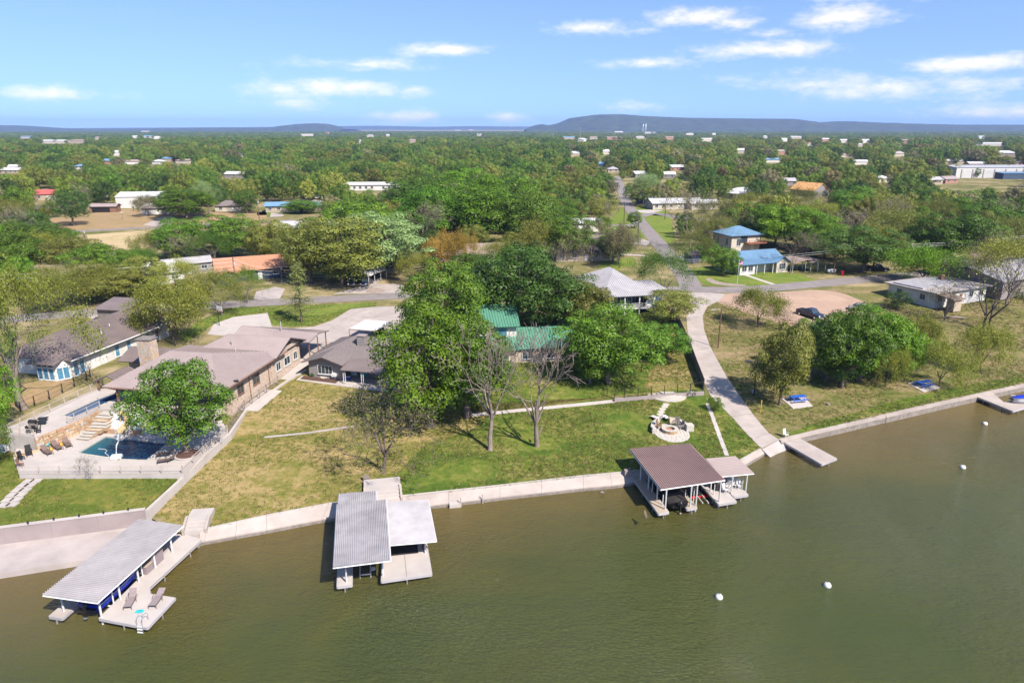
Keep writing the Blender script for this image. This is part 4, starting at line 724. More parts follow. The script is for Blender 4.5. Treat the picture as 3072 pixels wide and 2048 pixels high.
# white rockery with the slide
rk = MB(); rng = random.Random(3); A_, B_ = q('Z1', 920, 1165, LZ), q('Z1', 1240, 1185, LZ); C_, D_ = q('Z1', 1240, 990, UZ - .1), q('Z1', 985, 1000, UZ - .1)
rb = MB().hexa([Vector((p_.x, p_.y, 1)) for p_ in (A_, B_, C_, D_)], [A_ + Vector((0, 0, .35)), B_ + Vector((0, 0, .35)), C_ - Vector((0, 0, .1)), D_ - Vector((0, 0, .1))])
rock = thing('rockery', 'sloping bank of loose white rocks under the curved water slide', 'rockery', A_); rb.build('bank', 'stone_d', rock)
for _ in range(520):
    u_, v_ = rng.random(), rng.random(); p_ = lerp(lerp(A_ + Vector((0, 0, .35)), B_ + Vector((0, 0, .35)), u_), lerp(D_, C_, u_), v_); s_ = rng.uniform(.1, .26)
    rk.box(p_ + Vector((0, 0, s_ * .2)), (s_ * 1.4, s_, s_), rng.random() * 3, rng.random(), rng.random())
tag(rk.build('rocks', 'white_wall', rock), kind='stuff')
ed = MB(); 
for k in range(9): a_ = lerp(A_, B_, k / 9); b_ = lerp(A_, B_, (k + .96) / 9); MB().box(((a_.x + b_.x) / 2, (a_.y + b_.y) / 2 - .12, LZ + .26), ((b_ - a_).length, .42, .55 + .1 * rng.random()), math.atan2(b_.y - a_.y, b_.x - a_.x)).build('edge_stone', rng.choice(('stone_a', 'stone_c', 'stone_d')), rock)
sld = thing('water_slide', 'curved tan water slide running down the white rocks into the pool', 'slide', q('Z1', 1080, 1170, LZ)); sp_ = openline([q('Z1', 1050, 1000, UZ + .5), q('Z1', 1115, 1020, UZ + .2), q('Z1', 1135, 1070, UZ - .5), q('Z1', 1110, 1120, UZ - 1.0), q('Z1', 1060, 1175, LZ + .45)], 2); mb = MB(); V_ = []; n = 7
for i, p_ in enumerate(sp_):
    d_ = (sp_[min(i + 1, len(sp_) - 1)] - sp_[max(i - 1, 0)]).normalized(); nn = Vector((d_.y, -d_.x, 0)).normalized()
    for k in range(n): an = math.pi * k / (n - 1); V_.append(p_ + nn * math.cos(an) * .42 + Vector((0, 0, -.30 * math.sin(an) + .3)))
    for k in range(n): an = math.pi * k / (n - 1); V_.append(p_ + nn * math.cos(an) * .48 + Vector((0, 0, -.36 * math.sin(an) + .3)))
fc = []
for i in range(len(sp_) - 1):
    for k in range(n - 1): o0 = i * 2 * n; o1 = (i + 1) * 2 * n; fc += [(o0 + k, o0 + k + 1, o1 + k + 1, o1 + k), (o0 + n + k, o1 + n + k, o1 + n + k + 1, o0 + n + k + 1)]
    for k in (0, n - 1): o0 = i * 2 * n; o1 = (i + 1) * 2 * n; fc.append((o0 + k, o1 + k, o1 + n + k, o0 + n + k))
mb.add(V_, fc); mb.build('chute', 'slide', sld, True)
for p_ in (sp_[1], sp_[len(sp_) // 2]): MB().tube([Vector((p_.x, p_.y, LZ)), p_], .07, 6).build('support', 'slide', sld)
# ---------------------------------------------------------------- fences
def fence(name, label, pts, h, mat, post=2.2, picket=.14, rails=(.95, .12), pr_=.045, rr_=.03, group=None, base=None, pk=.012):
    o = thing(name, label, 'fence', pts[0], group); pm_ = MB()
    for i in range(len(pts) - 1):
        a_, b_ = pts[i], pts[i + 1]; Ln = (b_ - a_).length; n = max(1, round(Ln / post))
        for k in range(n + (i == len(pts) - 2)): p_ = lerp(a_, b_, k / n); MB().box(p_ + Vector((0, 0, h / 2)), (pr_ * 2, pr_ * 2, h)).build('post', mat, o)
        for r_ in rails: MB().tube([a_ + Vector((0, 0, h * r_)), b_ + Vector((0, 0, h * r_))], rr_, 4).build('rail', mat, o)
        if picket:
            m_ = int(Ln / picket)
            for k in range(1, m_): p_ = lerp(a_, b_, k / m_); pm_.box(p_ + Vector((0, 0, h * (rails[0] + rails[-1]) / 2)), (pk, pk, h * (rails[0] - rails[-1])))
    if picket: tag(pm_.build('pickets', mat, o), kind='stuff')
    return o
Zp = lambda pts, z: [q('Z1', x_, y_, z) for x_, y_ in pts]
fence('pool_fence', 'tan metal railing along the back edge of the upper terrace', Zp(((60, 1180), (310, 1055), (575, 925), (695, 868), (910, 762)), UZ), 1.15, 'rail_tan', 2.6)
fence('pool_fence', 'tan metal railing across the short end of the upper terrace', Zp(((62, 1186), (305, 1214)), UZ), 1.1, 'rail_tan', 2)
fence('pool_fence', 'short tan railing between the lap pool and the stone steps', Zp(((600, 1092), (660, 1062), (885, 955)), UZ), 1.05, 'rail_tan', 2.6)
fence('pool_fence', 'tan metal railing along the front of the lower pool terrace', Zp(((172, 1538), (1610, 1532)), LZ), 1.05, 'rail_tan', 2.3)
fence('pool_fence', 'tan metal railing along the slanting side of the lower pool terrace', Zp(((1616, 1532), (1800, 1358), (2008, 1168)), LZ), 1.05, 'rail_tan', 2.0)
fence('yard_fence', 'dark green railing continuing up the white side wall to the house', [q('Z1', 2014, 1166, 2.6), q('Z1', 2160, 955, 2.8), q('Z4', 0, 868, 3.0), q('Z4', 110, 790, 3.1)], 1.25, 'wood_grey', 2.2, .12)
fence('yard_fence', 'black wire fence under the thick trunked tree', [q('Z1', *p_) for p_ in ((60, 1040), (310, 935), (440, 880), (555, 820), (660, 765), (770, 712), (800, 680))], 1.5, 'dark_metal', 2.4, .2, (.97, .5, .04), .05, .02, pk=.008)
fence('iron_fence', 'dark wire fence on top of the retaining wall beside the fire pit steps', [q('Z5', 1200, 1112), q('Z5', 1265, 1130), q('Z5', 1350, 1122, None, .5), q('Z5', 1690, 1088, None, .5), q('Z5', 2020, 1058, None, .5)], 1.35, 'dark_metal', 2.3, .22, (.97, .04), .045, .022, pk=.008)
gw = thing('retaining_wall', 'low grey garden wall carrying the dark wire fence above the fire pit', 'wall', q('Z5', 1650, 1130)); a_, b_ = q('Z5', 1265, 1158), q('Z5', 2030, 1100)
for k in range(5):
    p0, p1 = lerp(a_, b_, k / 5), lerp(a_, b_, (k + .995) / 5); P4 = [p0, p1, p1 + Vector((0, .35, 0)), p0 + Vector((0, .35, 0))]
    MB().hexa([p_ - Vector((0, 0, .3)) for p_ in P4], [p_ + Vector((0, 0, .55)) for p_ in P4]).build('wall_block', 'concrete_wall', gw)
wf = thing('plank_fence', 'weathered grey plank fence beside the boat ramp drive', 'fence', q('Z5', 1900, 750)); fp = [q('Z5', *p_) for p_ in ((1788, 455), (1850, 590), (1905, 720), (1965, 890), (2028, 1055))]
for i in range(4):
    a_, b_ = fp[i], fp[i + 1]; Ln = (b_ - a_).length; n = int(Ln / .21); d_ = (b_ - a_).normalized(); rz_ = math.atan2(d_.y, d_.x)
    for k in range(n): p_ = lerp(a_, b_, (k + .5) / n); MB().box(p_ + Vector((0, 0, .88 + random.uniform(-.03, .03))), (.195, .03, 1.75), rz_).build('plank', 'wood_grey', wf)
    for z_ in (.4, 1.4): MB().tube([a_ + Vector((-.05, 0, z_)), b_ + Vector((-.05, 0, z_))], .05, 4).build('rail', 'wood_grey', wf)

# ================================================================ boathouses
def corr(parent, A, B, C, D, sheets, ribs, mat, h=.045, th=.03, name='roof_sheet'):
    """corrugated roof A-B-C-D; sheets side by side along A->B, ribs run A->D"""
    nrm = (B - A).cross(D - A).normalized()
    if nrm.z < 0: nrm = -nrm
    for s_ in range(sheets):
        top0, top1 = [], []
        for r_ in range(ribs):
            for tt, hh_ in ((0, 0), (.08, h), (.26, h), (.34, 0)): f_ = (s_ + (r_ + tt) / ribs) / sheets; top0.append(lerp(A, B, f_) + nrm * hh_); top1.append(lerp(D, C, f_) + nrm * hh_)
        f_ = (s_ + 1) / sheets; top0.append(lerp(A, B, f_)); top1.append(lerp(D, C, f_)); n = len(top0); mb = MB()
        mb.add(top0 + top1, [(i, i + 1, n + i + 1, n + i) for i in range(n - 1)]); e0, e1, e2, e3 = top0[0] - nrm * th, top0[-1] - nrm * th, top1[-1] - nrm * th, top1[0] - nrm * th
        mb.add([e0, e1, e2, e3, top0[0], top0[-1], top1[-1], top1[0]], [(3, 2, 1, 0), (0, 1, 5, 4), (1, 2, 6, 5), (2, 3, 7, 6), (3, 0, 4, 7)]); mb.build(name, mat, parent)
def edge_beam(parent, a_, b_, s_, mat, name='beam'): MB().tube([a_, b_], s_, 4).build(name, mat, parent)
def post(parent, p_, z1, r_=.09, mat='metal_white'): MB().tube([Vector((p_.x, p_.y, p_.z - 1.2)), Vector((p_.x, p_.y, z1))], r_, 8).build('post', mat, parent)
def dock(parent, poly, z1, mat, name='deck', seams=None): 
    o = MB().prism(poly, z1 - .09, z1).build(name, mat, parent)
    P_ = list(poly); n = len(P_); c_ = sum(P_, Vector()) / n
    for i in range(n):
        a_, b_ = P_[i], P_[(i + 1) % n]; d_ = Vector((b_.x - a_.x, b_.y - a_.y, 0)).normalized(); nn = Vector((d_.y, -d_.x, 0))
        if nn.dot((a_ + b_) / 2 - c_) < 0: nn = -nn
        MB().hexa([Vector((p_.x, p_.y, z1 - .27)) for p_ in (a_, b_, b_ + nn * .07, a_ + nn * .07)], [Vector((p_.x, p_.y, z1 - .015)) for p_ in (a_, b_, b_ + nn * .07, a_ + nn * .07)]).build('fascia', 'metal_pale', parent)
        Ln = (b_ - a_).length
        for k in range(max(1, int(Ln / 2.6))): p_ = lerp(a_, b_, (k + .5) / max(1, int(Ln / 2.6))); MB().tube([Vector((p_.x, p_.y, -1.5)), Vector((p_.x, p_.y, z1 - .1))], .07, 6).build('pile', 'concrete_dark', parent)
    return o
def boat(name, label, c, rz, Ln, Wd, hull, cover, motor=True, stripe=None, trim='boat_black'):
    o = local(name, label, 'boat'); st = [(-.5, .92, -.15, .62), (-.25, 1.0, -.28, .66), (.0, 1.0, -.30, .72), (.2, .92, -.26, .80), (.36, .62, -.12, .90), (.46, .28, .15, .97), (.5, .03, .55, 1.0)]; n = 7; V_ = []
    for (t_, w_, kz, sz_) in st:
        hw = w_ * Wd / 2; V_ += [(t_ * Ln, -hw, sz_), (t_ * Ln, -hw * .97, sz_ * .55 + kz * .2), (t_ * Ln, -hw * .8, kz * .55 + .05), (t_ * Ln, 0, kz), (t_ * Ln, hw * .8, kz * .55 + .05), (t_ * Ln, hw * .97, sz_ * .55 + kz * .2), (t_ * Ln, hw, sz_)]
    mb = MB(); mb.add(V_, [(i * n + k, i * n + k + 1, (i + 1) * n + k + 1, (i + 1) * n + k) for i in range(len(st) - 1) for k in range(n - 1)] + [tuple(range(n))[::-1]]); mb.build('hull', hull, o, True)
    V_ = []
    for (t_, w_, kz, sz_) in st:
        hw = w_ * Wd / 2 * .98; bump = .42 * math.exp(-((t_ + .05) / .28) ** 2); V_ += [(t_ * Ln * .985, y_ * hw, sz_ + .01 + bump * (1 - y_ * y_)) for y_ in (-1, -.66, -.33, 0, .33, .66, 1)]
    mb = MB(); mb.add(V_, [(i * n + k, i * n + k + 1, (i + 1) * n + k + 1, (i + 1) * n + k) for i in range(len(st) - 1) for k in range(n - 1)]); mb.build('cover', cover, o, True)
    for s_ in (-1, 1): MB().tube([(t_ * Ln, s_ * (w_ * Wd / 2 + .02), sz_) for (t_, w_, kz, sz_) in st], .035, 5).build('rub_rail', trim if not stripe else stripe, o)
    MB().box((-.5 * Ln - .18, 0, .30), (.42, Wd * .7, .06)).build('swim_platform', trim, o)
    if motor:
        mo = MB(); mo.lathe((-.5 * Ln - .45, 0, .55), [(.12, 0), (.20, .08), (.22, .3), (.16, .46), (.05, .5)], 8); ob = mo.build('outboard_motor', 'boat_black', o, True); MB().box((-.5 * Ln - .45, 0, .15), (.22, .12, .9)).build('motor_leg', 'boat_black', ob); MB().lathe((-.5 * Ln - .55, 0, -.35), [(.02, 0), (.16, .03), (.16, .07), (.02, .1)], 8).build('propeller', 'chrome', ob)
    put(o, c, rz); return o
def cleat(parent, p_): MB().box(p_ + Vector((0, 0, .05)), (.22, .06, .08)).build('cleat', 'dark_metal', parent)
def lounger(name, label, c, rz, back, mat='fabric_mauve', frame='plastic_brown', cat='lounger', group=None):
    o = local(name, label, cat, group); MB().box((.62, 0, .36), (1.25, .58, .05)).build('seat', mat, o)
    MB().box((-.03 - .36 * math.cos(back), 0, .36 + .36 * math.sin(back)), (.76, .58, .05), 0, 0, back).build('backrest', mat, o)
    for s_ in (-1, 1):
        MB().tube([(1.3, s_ * .31, .33), (-.1, s_ * .31, .34)], .025, 5).build('frame', frame, o)
        for x_ in (1.2, .12): MB().tube([(x_, s_ * .31, .34), (x_ + .06, s_ * .33, 0)], .024, 5).build('leg', frame, o)
        MB().tube([(.40, s_ * .34, .36), (.34, s_ * .36, .56), (.1, s_ * .36, .60), (-.12, s_ * .35, .52), (-.18, s_ * .33, .36)], .024, 5).build('armrest', frame, o)
    put(o, c, rz); return o
# --- left boathouse
z_ = 2.85; A = q('W1', 105, 1130, z_); B = q('W1', 715, 1215, z_); C = q('W1', 1680, 352, z_); D = q('W1', 1190, 285, z_)
b1 = thing('boathouse', 'left boathouse with a long pale ribbed metal roof and a wide sun deck', 'boathouse', q('W1', 980, 1180, 0)); corr(b1, A, D, C, B, 13, 4, 'metal_pale', .13)
u1 = (C - B).normalized(); v1 = (A - B).normalized()
for a_, b_ in ((A, B), (B, C), (C, D), (D, A)): edge_beam(b1, a_ - Vector((0, 0, .12)), b_ - Vector((0, 0, .12)), .07, 'white_paint', 'eave_beam')
for k in range(1, 6): edge_beam(b1, lerp(A, D, k / 6) - Vector((0, 0, .10)), lerp(B, C, k / 6) - Vector((0, 0, .10)), .05, 'white_paint', 'rafter')
DZ = .72; rp = [q('W1', x_, y_, DZ) for x_, y_ in ((765, 1378), (978, 1180), (1185, 990), (1370, 825), (1558, 655))]
for p_ in rp: post(b1, p_, z_ - .12)
for k in range(5): p_ = rp[k] + v1 * 3.6; post(b1, Vector((p_.x, p_.y, DZ)), z_ - .12)
dk = [q('W1', 738, 1388, DZ), q('W1', 1277, 1490, DZ), q('W1', 1587, 1160, DZ), q('W1', 1312, 1118, DZ), q('W1', 1306, 1048, DZ), q('Z2', 1458, 768, DZ), q('Z2', 1300, 716, DZ), q('W1', 1500, 640, DZ)]; dock(b1, dk, DZ, 'concrete_pale')
fg = rp[0] + v1 * 3.15 - u1 * .7; fd = [fg, fg + v1 * 1.25, fg + v1 * 1.25 + u1 * 12, fg + u1 * 12]; dock(b1, [Vector((p_.x, p_.y, DZ)) for p_ in fd], DZ, 'concrete')
dock(b1, [Vector((p_.x, p_.y, DZ)) for p_ in (rp[3] + u1 * .4, rp[3] + u1 * .4 + v1 * 3.1, rp[4] + v1 * 3.1 + u1 * 1.2, rp[4] + u1 * 1.2)], DZ - .006, 'concrete')
for (k0, h_, w_) in ((3.12, 1.25, 1.6), (2.62, .75, 1.0)):
    c = rp[3] + u1 * (2.4 * (k0 - 2.9)) + v1 * .42; lk_ = thing('dock_locker', 'mauve storage cabinet under the left boathouse roof, %s' % ('the taller one' if h_ > 1 else 'the lower one with a slanted lid'), 'cabinet', (c.x, c.y, DZ)); MB().box((c.x, c.y, DZ + h_ / 2), (w_, .75, h_), math.atan2(u1.y, u1.x)).build('body', 'fabric_mauve', lk_, bevel=.015); MB().box((c.x, c.y, DZ + h_ + .03), (w_ + .06, .8, .05), math.atan2(u1.y, u1.x), 0).build('lid', 'tan_wall', lk_)
bc = (rp[0] + rp[2]) / 2 + v1 * 1.5 + u1 * 1.3; boat('motor_boat', 'motor boat under a royal blue canvas cover in the left boathouse', (bc.x, bc.y, .75), math.atan2(u1.y, u1.x), 6.4, 2.2, 'boat_blue', 'boat_blue', True, 'white_paint')
lf = thing('boat_lift', 'white steel cradle holding the blue covered boat', 'boat lift', (bc.x, bc.y, 0))
for t_ in (-1.9, 1.9):
    for s_ in (-1, 1): p_ = bc + u1 * t_ + v1 * s_ * 1.25; MB().tube([Vector((p_.x, p_.y, -1)), Vector((p_.x, p_.y, 2.1))], .06, 6).build('upright', 'white_paint', lf)
    p0, p1 = bc + u1 * t_ - v1 * 1.25, bc + u1 * t_ + v1 * 1.25; MB().tube([Vector((p0.x, p0.y, .35)), Vector((p1.x, p1.y, .35))], .07, 6).build('cross_beam', 'white_paint', lf)
ru = math.atan2(u1.y, u1.x)
c = q('W1', 1020, 1290, DZ); lounger('sun_lounger', 'mauve sun lounger with its back raised on the left dock', c, ru + .30, R(62)); c = q('W1', 1322, 1275, DZ); lounger('sun_lounger', 'mauve sun lounger lying nearly flat on the left dock', c, ru + .16 , R(24))
for nm in ('sun_lounger', 'sun_lounger.001'): o = bpy.data.objects[nm]; o.rotation_euler[2] += math.pi; o.location += Vector((u1.x * 1.1, u1.y * 1.1, 0))
tw = MB(); c = q('W1', 1190, 1322, DZ)
for k in range(3): tw.box((c.x - .2 + .2 * k, c.y + .03 * k, DZ + .04), (.22, .34, .07), .3 * k)
tag(tw.build('swim_towel', 'teal'), 'crumpled teal towel between the two mauve loungers', 'towel')
def ladder(label, c, rz, mat='chrome'):
    o = local('dock_ladder', label, 'ladder')
    for s_ in (-1, 1): MB().tube([(.75, s_ * .24, 0), (.75, s_ * .24, .55), (.6, s_ * .24, .80), (.3, s_ * .24, .85), (.02, s_ * .24, .6), (-.06, s_ * .24, 0), (-.12, s_ * .24, -1.0)], .028, 6).build('handrail', mat, o)
    for k in range(4): MB().box((-.08 - .01 * k, 0, -.05 - .27 * k), (.12, .46, .05)).build('rung', 'white_paint', o)
    put(o, c, rz); return o
c = q('W1', 1195, 1475, DZ); ladder('chrome swim ladder over the front edge of the left dock', c, ru + .02)
# --- middle boathouse
z_ = 3.1; A = q('Z3', 705, 545, z_); B = q('Z3', 1205, 495, z_); C = q('Z3', 1250, 1105, z_); D = q('Z3', 670, 1178, z_)
b2 = thing('boathouse', 'middle boathouse with two galvanised roofs side by side', 'boathouse', q('Z3', 1000, 1300, 0)); corr(b2, A, B, C, D, 6, 5, 'metal_galv', .09)
z2 = 2.75; E2 = [q('Z3', *p_, z2) for p_ in ((1196, 520), (1630, 495), (1712, 912), (1235, 952))]; corr(b2, E2[0], E2[3], E2[2], E2[1], 8, 6, 'metal_pale', .02)
E3 = [q('Z3', *p_, 2.85) for p_ in ((728, 440), (1105, 408), (1112, 515), (718, 556))]; corr(b2, E3[0], E3[1], E3[2], E3[3], 4, 5, 'metal_galv', .09)
for P_, zz in (([A, B, C, D], .12), (E2, .1), (E3, .1)):
    for i in range(4): edge_beam(b2, P_[i] - Vector((0, 0, zz)), P_[(i + 1) % 4] - Vector((0, 0, zz)), .06, 'white_paint', 'eave_beam')
dk2 = [q('Z3', *p_, DZ) for p_ in ((1158, 1312), (1662, 1240), (1570, 690), (1200, 720))]; dock(b2, dk2, DZ, 'concrete_pale')
u2 = (A - D).normalized(); v2 = (C - D).normalized()
p_ = q('Z3', 712, 1368, DZ); fd = [p_, p_ + v2 * 1.25, p_ + v2 * 1.25 + u2 * 11, p_ + u2 * 11]; dock(b2, [Vector((a_.x, a_.y, DZ)) for a_ in fd], DZ, 'concrete_pale')
for t_ in (.4, 3.6, 6.8, 10): a_ = p_ + v2 * .8 + u2 * t_; post(b2, Vector((a_.x, a_.y, DZ)), z_ - .1, .08); a_ = dk2[0] + u2 * (t_ + .3) + v2 * .15; post(b2, Vector((a_.x, a_.y, DZ)), z_ - .1, .08)
for a_ in (q('Z3', 1612, 1110, DZ) - Vector((.25, -1.2, 0)), dk2[2] + Vector((-.2, -.3, 0))): post(b2, a_, z2 - .1, .08)
a_, b_ = q('Z3', 1380, 960, DZ), q('Z3', 1412, 1275, DZ); MB().box(((a_.x + b_.x) / 2, (a_.y + b_.y) / 2, DZ + .006), ((b_ - a_).length, .05, .012), math.atan2(b_.y - a_.y, b_.x - a_.x)).build('deck_joint', 'concrete_dark', b2)
mt = [q('Z3', *p_, DZ) for p_ in ((1252, 965), (1520, 945), (1528, 1035), (1255, 1064))]; tag(MB().prism(mt, DZ + .004, DZ + .03).build('door_mat', 'cover_black'), 'large dark grey mat lying on the middle dock', 'mat')
rb_ = thing('boat_ramp_rail', 'white guide rail frame hanging in the empty slip of the middle boathouse', 'boat lift', q('Z3', 990, 1250, 0)); fr_ = [q('Z3', *p_, .35) for p_ in ((940, 1140), (940, 1255), (1048, 1245), (1045, 1140))]
for i in range(3): MB().tube([fr_[i], fr_[i + 1]], .07, 6).build('rail', 'metal_pale', rb_)
for p_ in fr_: MB().tube([Vector((p_.x, p_.y, -1)), p_ + Vector((0, 0, .05))], .05, 6).build('leg', 'metal_pale', rb_)
c = q('Z3', 795, 1250, DZ); pd = thing('kayak_paddle', 'red and white paddle propped on the narrow dock finger', 'paddle', c); MB().tube([c, c + u2 * 1.6 + Vector((0, 0, .25))], .03, 6).build('shaft', 'white_paint', pd); MB().box(c + u2 * 1.75 + Vector((0, 0, .3)), (.2, .4, .04), 1.3).build('blade', 'red', pd)
fl = q('Z3', 1070, 1200, 0); tag(MB().lathe(fl - Vector((0, 0, .12)), [(.05, 0), (.22, .05), (.28, .2), (.18, .32), (.05, .36)], 10).build('boat_fender', 'white_paint'), 'white float bobbing in the middle boathouse slip', 'float')
hs_ = MB(); c = q('Z3', 1590, 990, DZ); hs_.tube([c + Vector((.3 * math.cos(k * .7) * (1 - k * .02), .5 * math.sin(k * .55), .05 + .01 * k)) for k in range(26)], .03, 5); tag(hs_.build('garden_hose', 'dark_metal'), 'dark coiled hose on the corner of the middle dock', 'hose')
# --- right boathouse
z_ = 3.25; A = q('W2', 200, 85, z_); B = q('W2', 1150, 0, z_); C = q('W2', 1700, 565, z_); D = q('W2', 690, 715, z_); u3 = (A - D).normalized(); v3 = (C - D).normalized(); r3 = math.atan2(u3.y, u3.x)
b3 = thing('boathouse', 'right boathouse with a brown ribbed roof on white posts', 'boathouse', q('W2', 1200, 900, 0)); corr(b3, A, B, C, D, 11, 3, 'metal_brown', .11)
for a_, b_ in ((A, B), (B, C), (C, D), (D, A)): edge_beam(b3, a_ - Vector((0, 0, .12)), b_ - Vector((0, 0, .12)), .07, 'white_paint', 'eave_beam')
R2 = [q('W2', *p_, 2.8) for p_ in ((1395, 240), (1865, 200), (2155, 465), (1640, 512))]; corr(b3, R2[0], R2[3], R2[2], R2[1], 6, 2, 'metal_taupe', .07)
for i in range(4): edge_beam(b3, R2[i] - Vector((0, 0, .1)), R2[(i + 1) % 4] - Vector((0, 0, .1)), .06, 'white_paint', 'eave_beam')
for p_ in ((370, 570), (495, 715), (630, 880), (760, 1030), (1150, 985), (1240, 968), (1605, 910)): post(b3, q('W2', *p_, DZ), z_ - .1, .085)
for p_ in ((1795, 778), (2022, 735), (1470, 750)): post(b3, q('W2', *p_, DZ), 2.75, .08)
for p_ in ((720, 960), (555, 765), (1070, 880), (1205, 870), (1525, 800), (1970, 670)): a_ = q('W2', *p_, DZ); MB().tube([a_ - Vector((0, 0, 1.5)), a_ + Vector((0, 0, 1.25))], .05, 6).build('pile_guide', 'white_paint', b3)
def strip(p_, w_, l_): return [Vector((x_.x, x_.y, DZ)) for x_ in (p_, p_ + v3 * w_, p_ + v3 * w_ + u3 * l_, p_ + u3 * l_)]
dock(b3, strip(q('W2', 658, 1092, DZ), 1.15, 9.6), DZ, 'tan_wall'); dock(b3, strip(q('W2', 1105, 1020, DZ), 1.15, 8.2), DZ, 'tan_wall'); dock(b3, strip(q('W2', 1600, 945, DZ), 2.15, 8.4), DZ, 'concrete_pale'); dock(b3, strip(q('W2', 1840, 830, DZ), 1.75, 6), DZ, 'concrete_pale')
dock(b3, [Vector((p_.x, p_.y, DZ)) for p_ in (A + u3 * .3, A + u3 * -1.3, A - u3 * 1.3 + v3 * 9.5, A + u3 * .3 + v3 * 9.5)], DZ - .006, 'concrete')
bc = q('W2', 960, 960, DZ) + u3 * 3.1; boat('ski_boat', 'black ski boat with a dark mooring cover in the right boathouse', (bc.x, bc.y, .45), r3, 6.6, 2.3, 'boat_black', 'cover_black', True)
tb = thing('boat_tower', 'dark folded tow bar across the stern of the black ski boat', 'tow bar', (bc.x, bc.y, 1)); s0 = bc - u3 * 2.2
for s_ in (-1, 1): a_ = s0 + v3 * s_; MB().tube([Vector((a_.x, a_.y, 1.1)), Vector((a_.x, a_.y, 1.55))], .04, 6).build('bracket', 'dark_metal', tb)
MB().tube([Vector(((s0 - v3).x, (s0 - v3).y, 1.55)), Vector(((s0 + v3).x, (s0 + v3).y, 1.55))], .06, 6).build('bar', 'dark_metal', tb)
l3 = thing('boat_lift', 'empty boat lift with white runners and red cross beams in the right boathouse', 'boat lift', q('W2', 1350, 900, 0))
for x_ in (1290, 1380): a_ = q('W2', x_ + 60, 930, .25); MB().tube([a_, a_ + u3 * 5.5 + Vector((0, 0, .15))], .07, 6).build('runner', 'metal_white', l3)
for t_ in (.6, 4.5): a_ = q('W2', 1250, 905, .15) + u3 * t_; MB().box(a_ + v3 * 1.0 + u3 * .2, (.16, 2.6, .16), r3).build('cross_beam', 'red', l3)
pt = thing('patio_set', 'row of pale deck chairs under the small striped dock roof', 'chairs', q('W2', 1850, 730, DZ))
bpy.data.objects.remove(pt)
def chair(label, c, rz, mat, group=None, cat='chair', name='deck_chair', sc=1.):
    o = local(name, label, cat, group); MB().box((0, 0, .42), (.5, .5, .05)).build('seat', mat, o); MB().box((-.28, 0, .75), (.05, .5, .66), 0, 0, -.2).build('backrest', mat, o)
    for sx_ in (-.22, .22):
        for sy_ in (-.22, .22): MB().box((sx_, sy_, .2), (.05, .05, .4)).build('leg', mat, o)
    for s_ in (-1, 1): MB().box((0, s_ * .27, .63), (.5, .06, .04)).build('armrest', mat, o)
    put(o, c, rz, sc); return o
for k, (x_, y_) in enumerate(((1740, 720), (1830, 690), (1920, 700), (1700, 770))): chair('pale deck chair under the small striped roof of the right boathouse', q('W2', x_, y_, DZ), r3 + 2.2 + k * .5, 'metal_white', 'pale chairs under the striped dock roof')
c = q('W2', 1560, 700, DZ); gr = thing('dock_grill', 'dark covered grill box on the right dock', 'grill', c); MB().box(c + Vector((0, 0, .45)), (1.3, .7, .8), r3).build('body', 'cover_black', gr, bevel=.04); MB().box(c + Vector((0, 0, .9)), (1.2, .5, .16), r3).build('hood', 'dark_metal', gr, bevel=.05)
c = q('W2', 160, 530, .6); tag(MB().box(c + Vector((0, 0, .45)), (.7, .5, 1.1), .2).tube([c + Vector((.1, 0, 1)), c + Vector((.3, -.1, 1.35))], .05, 6).build('utility_box', 'concrete_wall', bevel=.02), 'grey utility box on the ledge beside the right boathouse', 'utility box')
# --- piers by the ramp and at the park
def pier(label, px, z_, mat):
    P_ = [q('S', *p_, z_) for p_ in px]; o = thing('pier', label, 'pier', Vector((P_[0].x, P_[0].y, 0))); dock(o, P_, z_, mat); return o
pier('flat concrete pier running out beside the boat ramp', ((2340, 1318), (2385, 1307), (2510, 1374), (2465, 1391)), .75, 'concrete'); pier('L shaped concrete pier off the park shore', ((2924, 1186), (2975, 1176), (3012, 1206), (3090, 1190), (3110, 1212), (3038, 1232)), .75, 'concrete')
c = q('Z8', 1490, 240, .8); boat('rowing_boat', 'small white and blue boat resting on the L shaped pier', (c.x + .3, c.y, .95), R(-10), 3.2, 1.3, 'white_paint', 'boat_blue', False)
rmp = [q('S', 2284, 1345, .98), q('S', 2338, 1319, .98), q('S', 2400, 1362, -.7), q('S', 2330, 1390, -.7)]; tag(MB().slab(rmp, .3).build('boat_ramp', 'concrete_pink'), kind='structure')
for i, (f_, x_, y_, lb) in enumerate((('V', 1651, 1372, ''), ('V', 1900, 1345, ''), ('V', 2211, 1074, ''), ('V', 2262, 974, ''))):
    c = q(f_, x_, y_, 0); bo = thing('mooring_buoy', 'white round mooring buoy floating on the open lake', 'buoy', (c.x, c.y, 0), 'white mooring buoys'); MB().lathe((c.x, c.y, -.2), [(.05, 0), (.24, .06), (.34, .2), (.34, .34), (.24, .5), (.08, .56)], 14).build('float', 'white_paint', bo, True); MB().tube([(c.x, c.y, .34), (c.x, c.y, .46)], .035, 6).build('eye', 'dark_metal', bo)
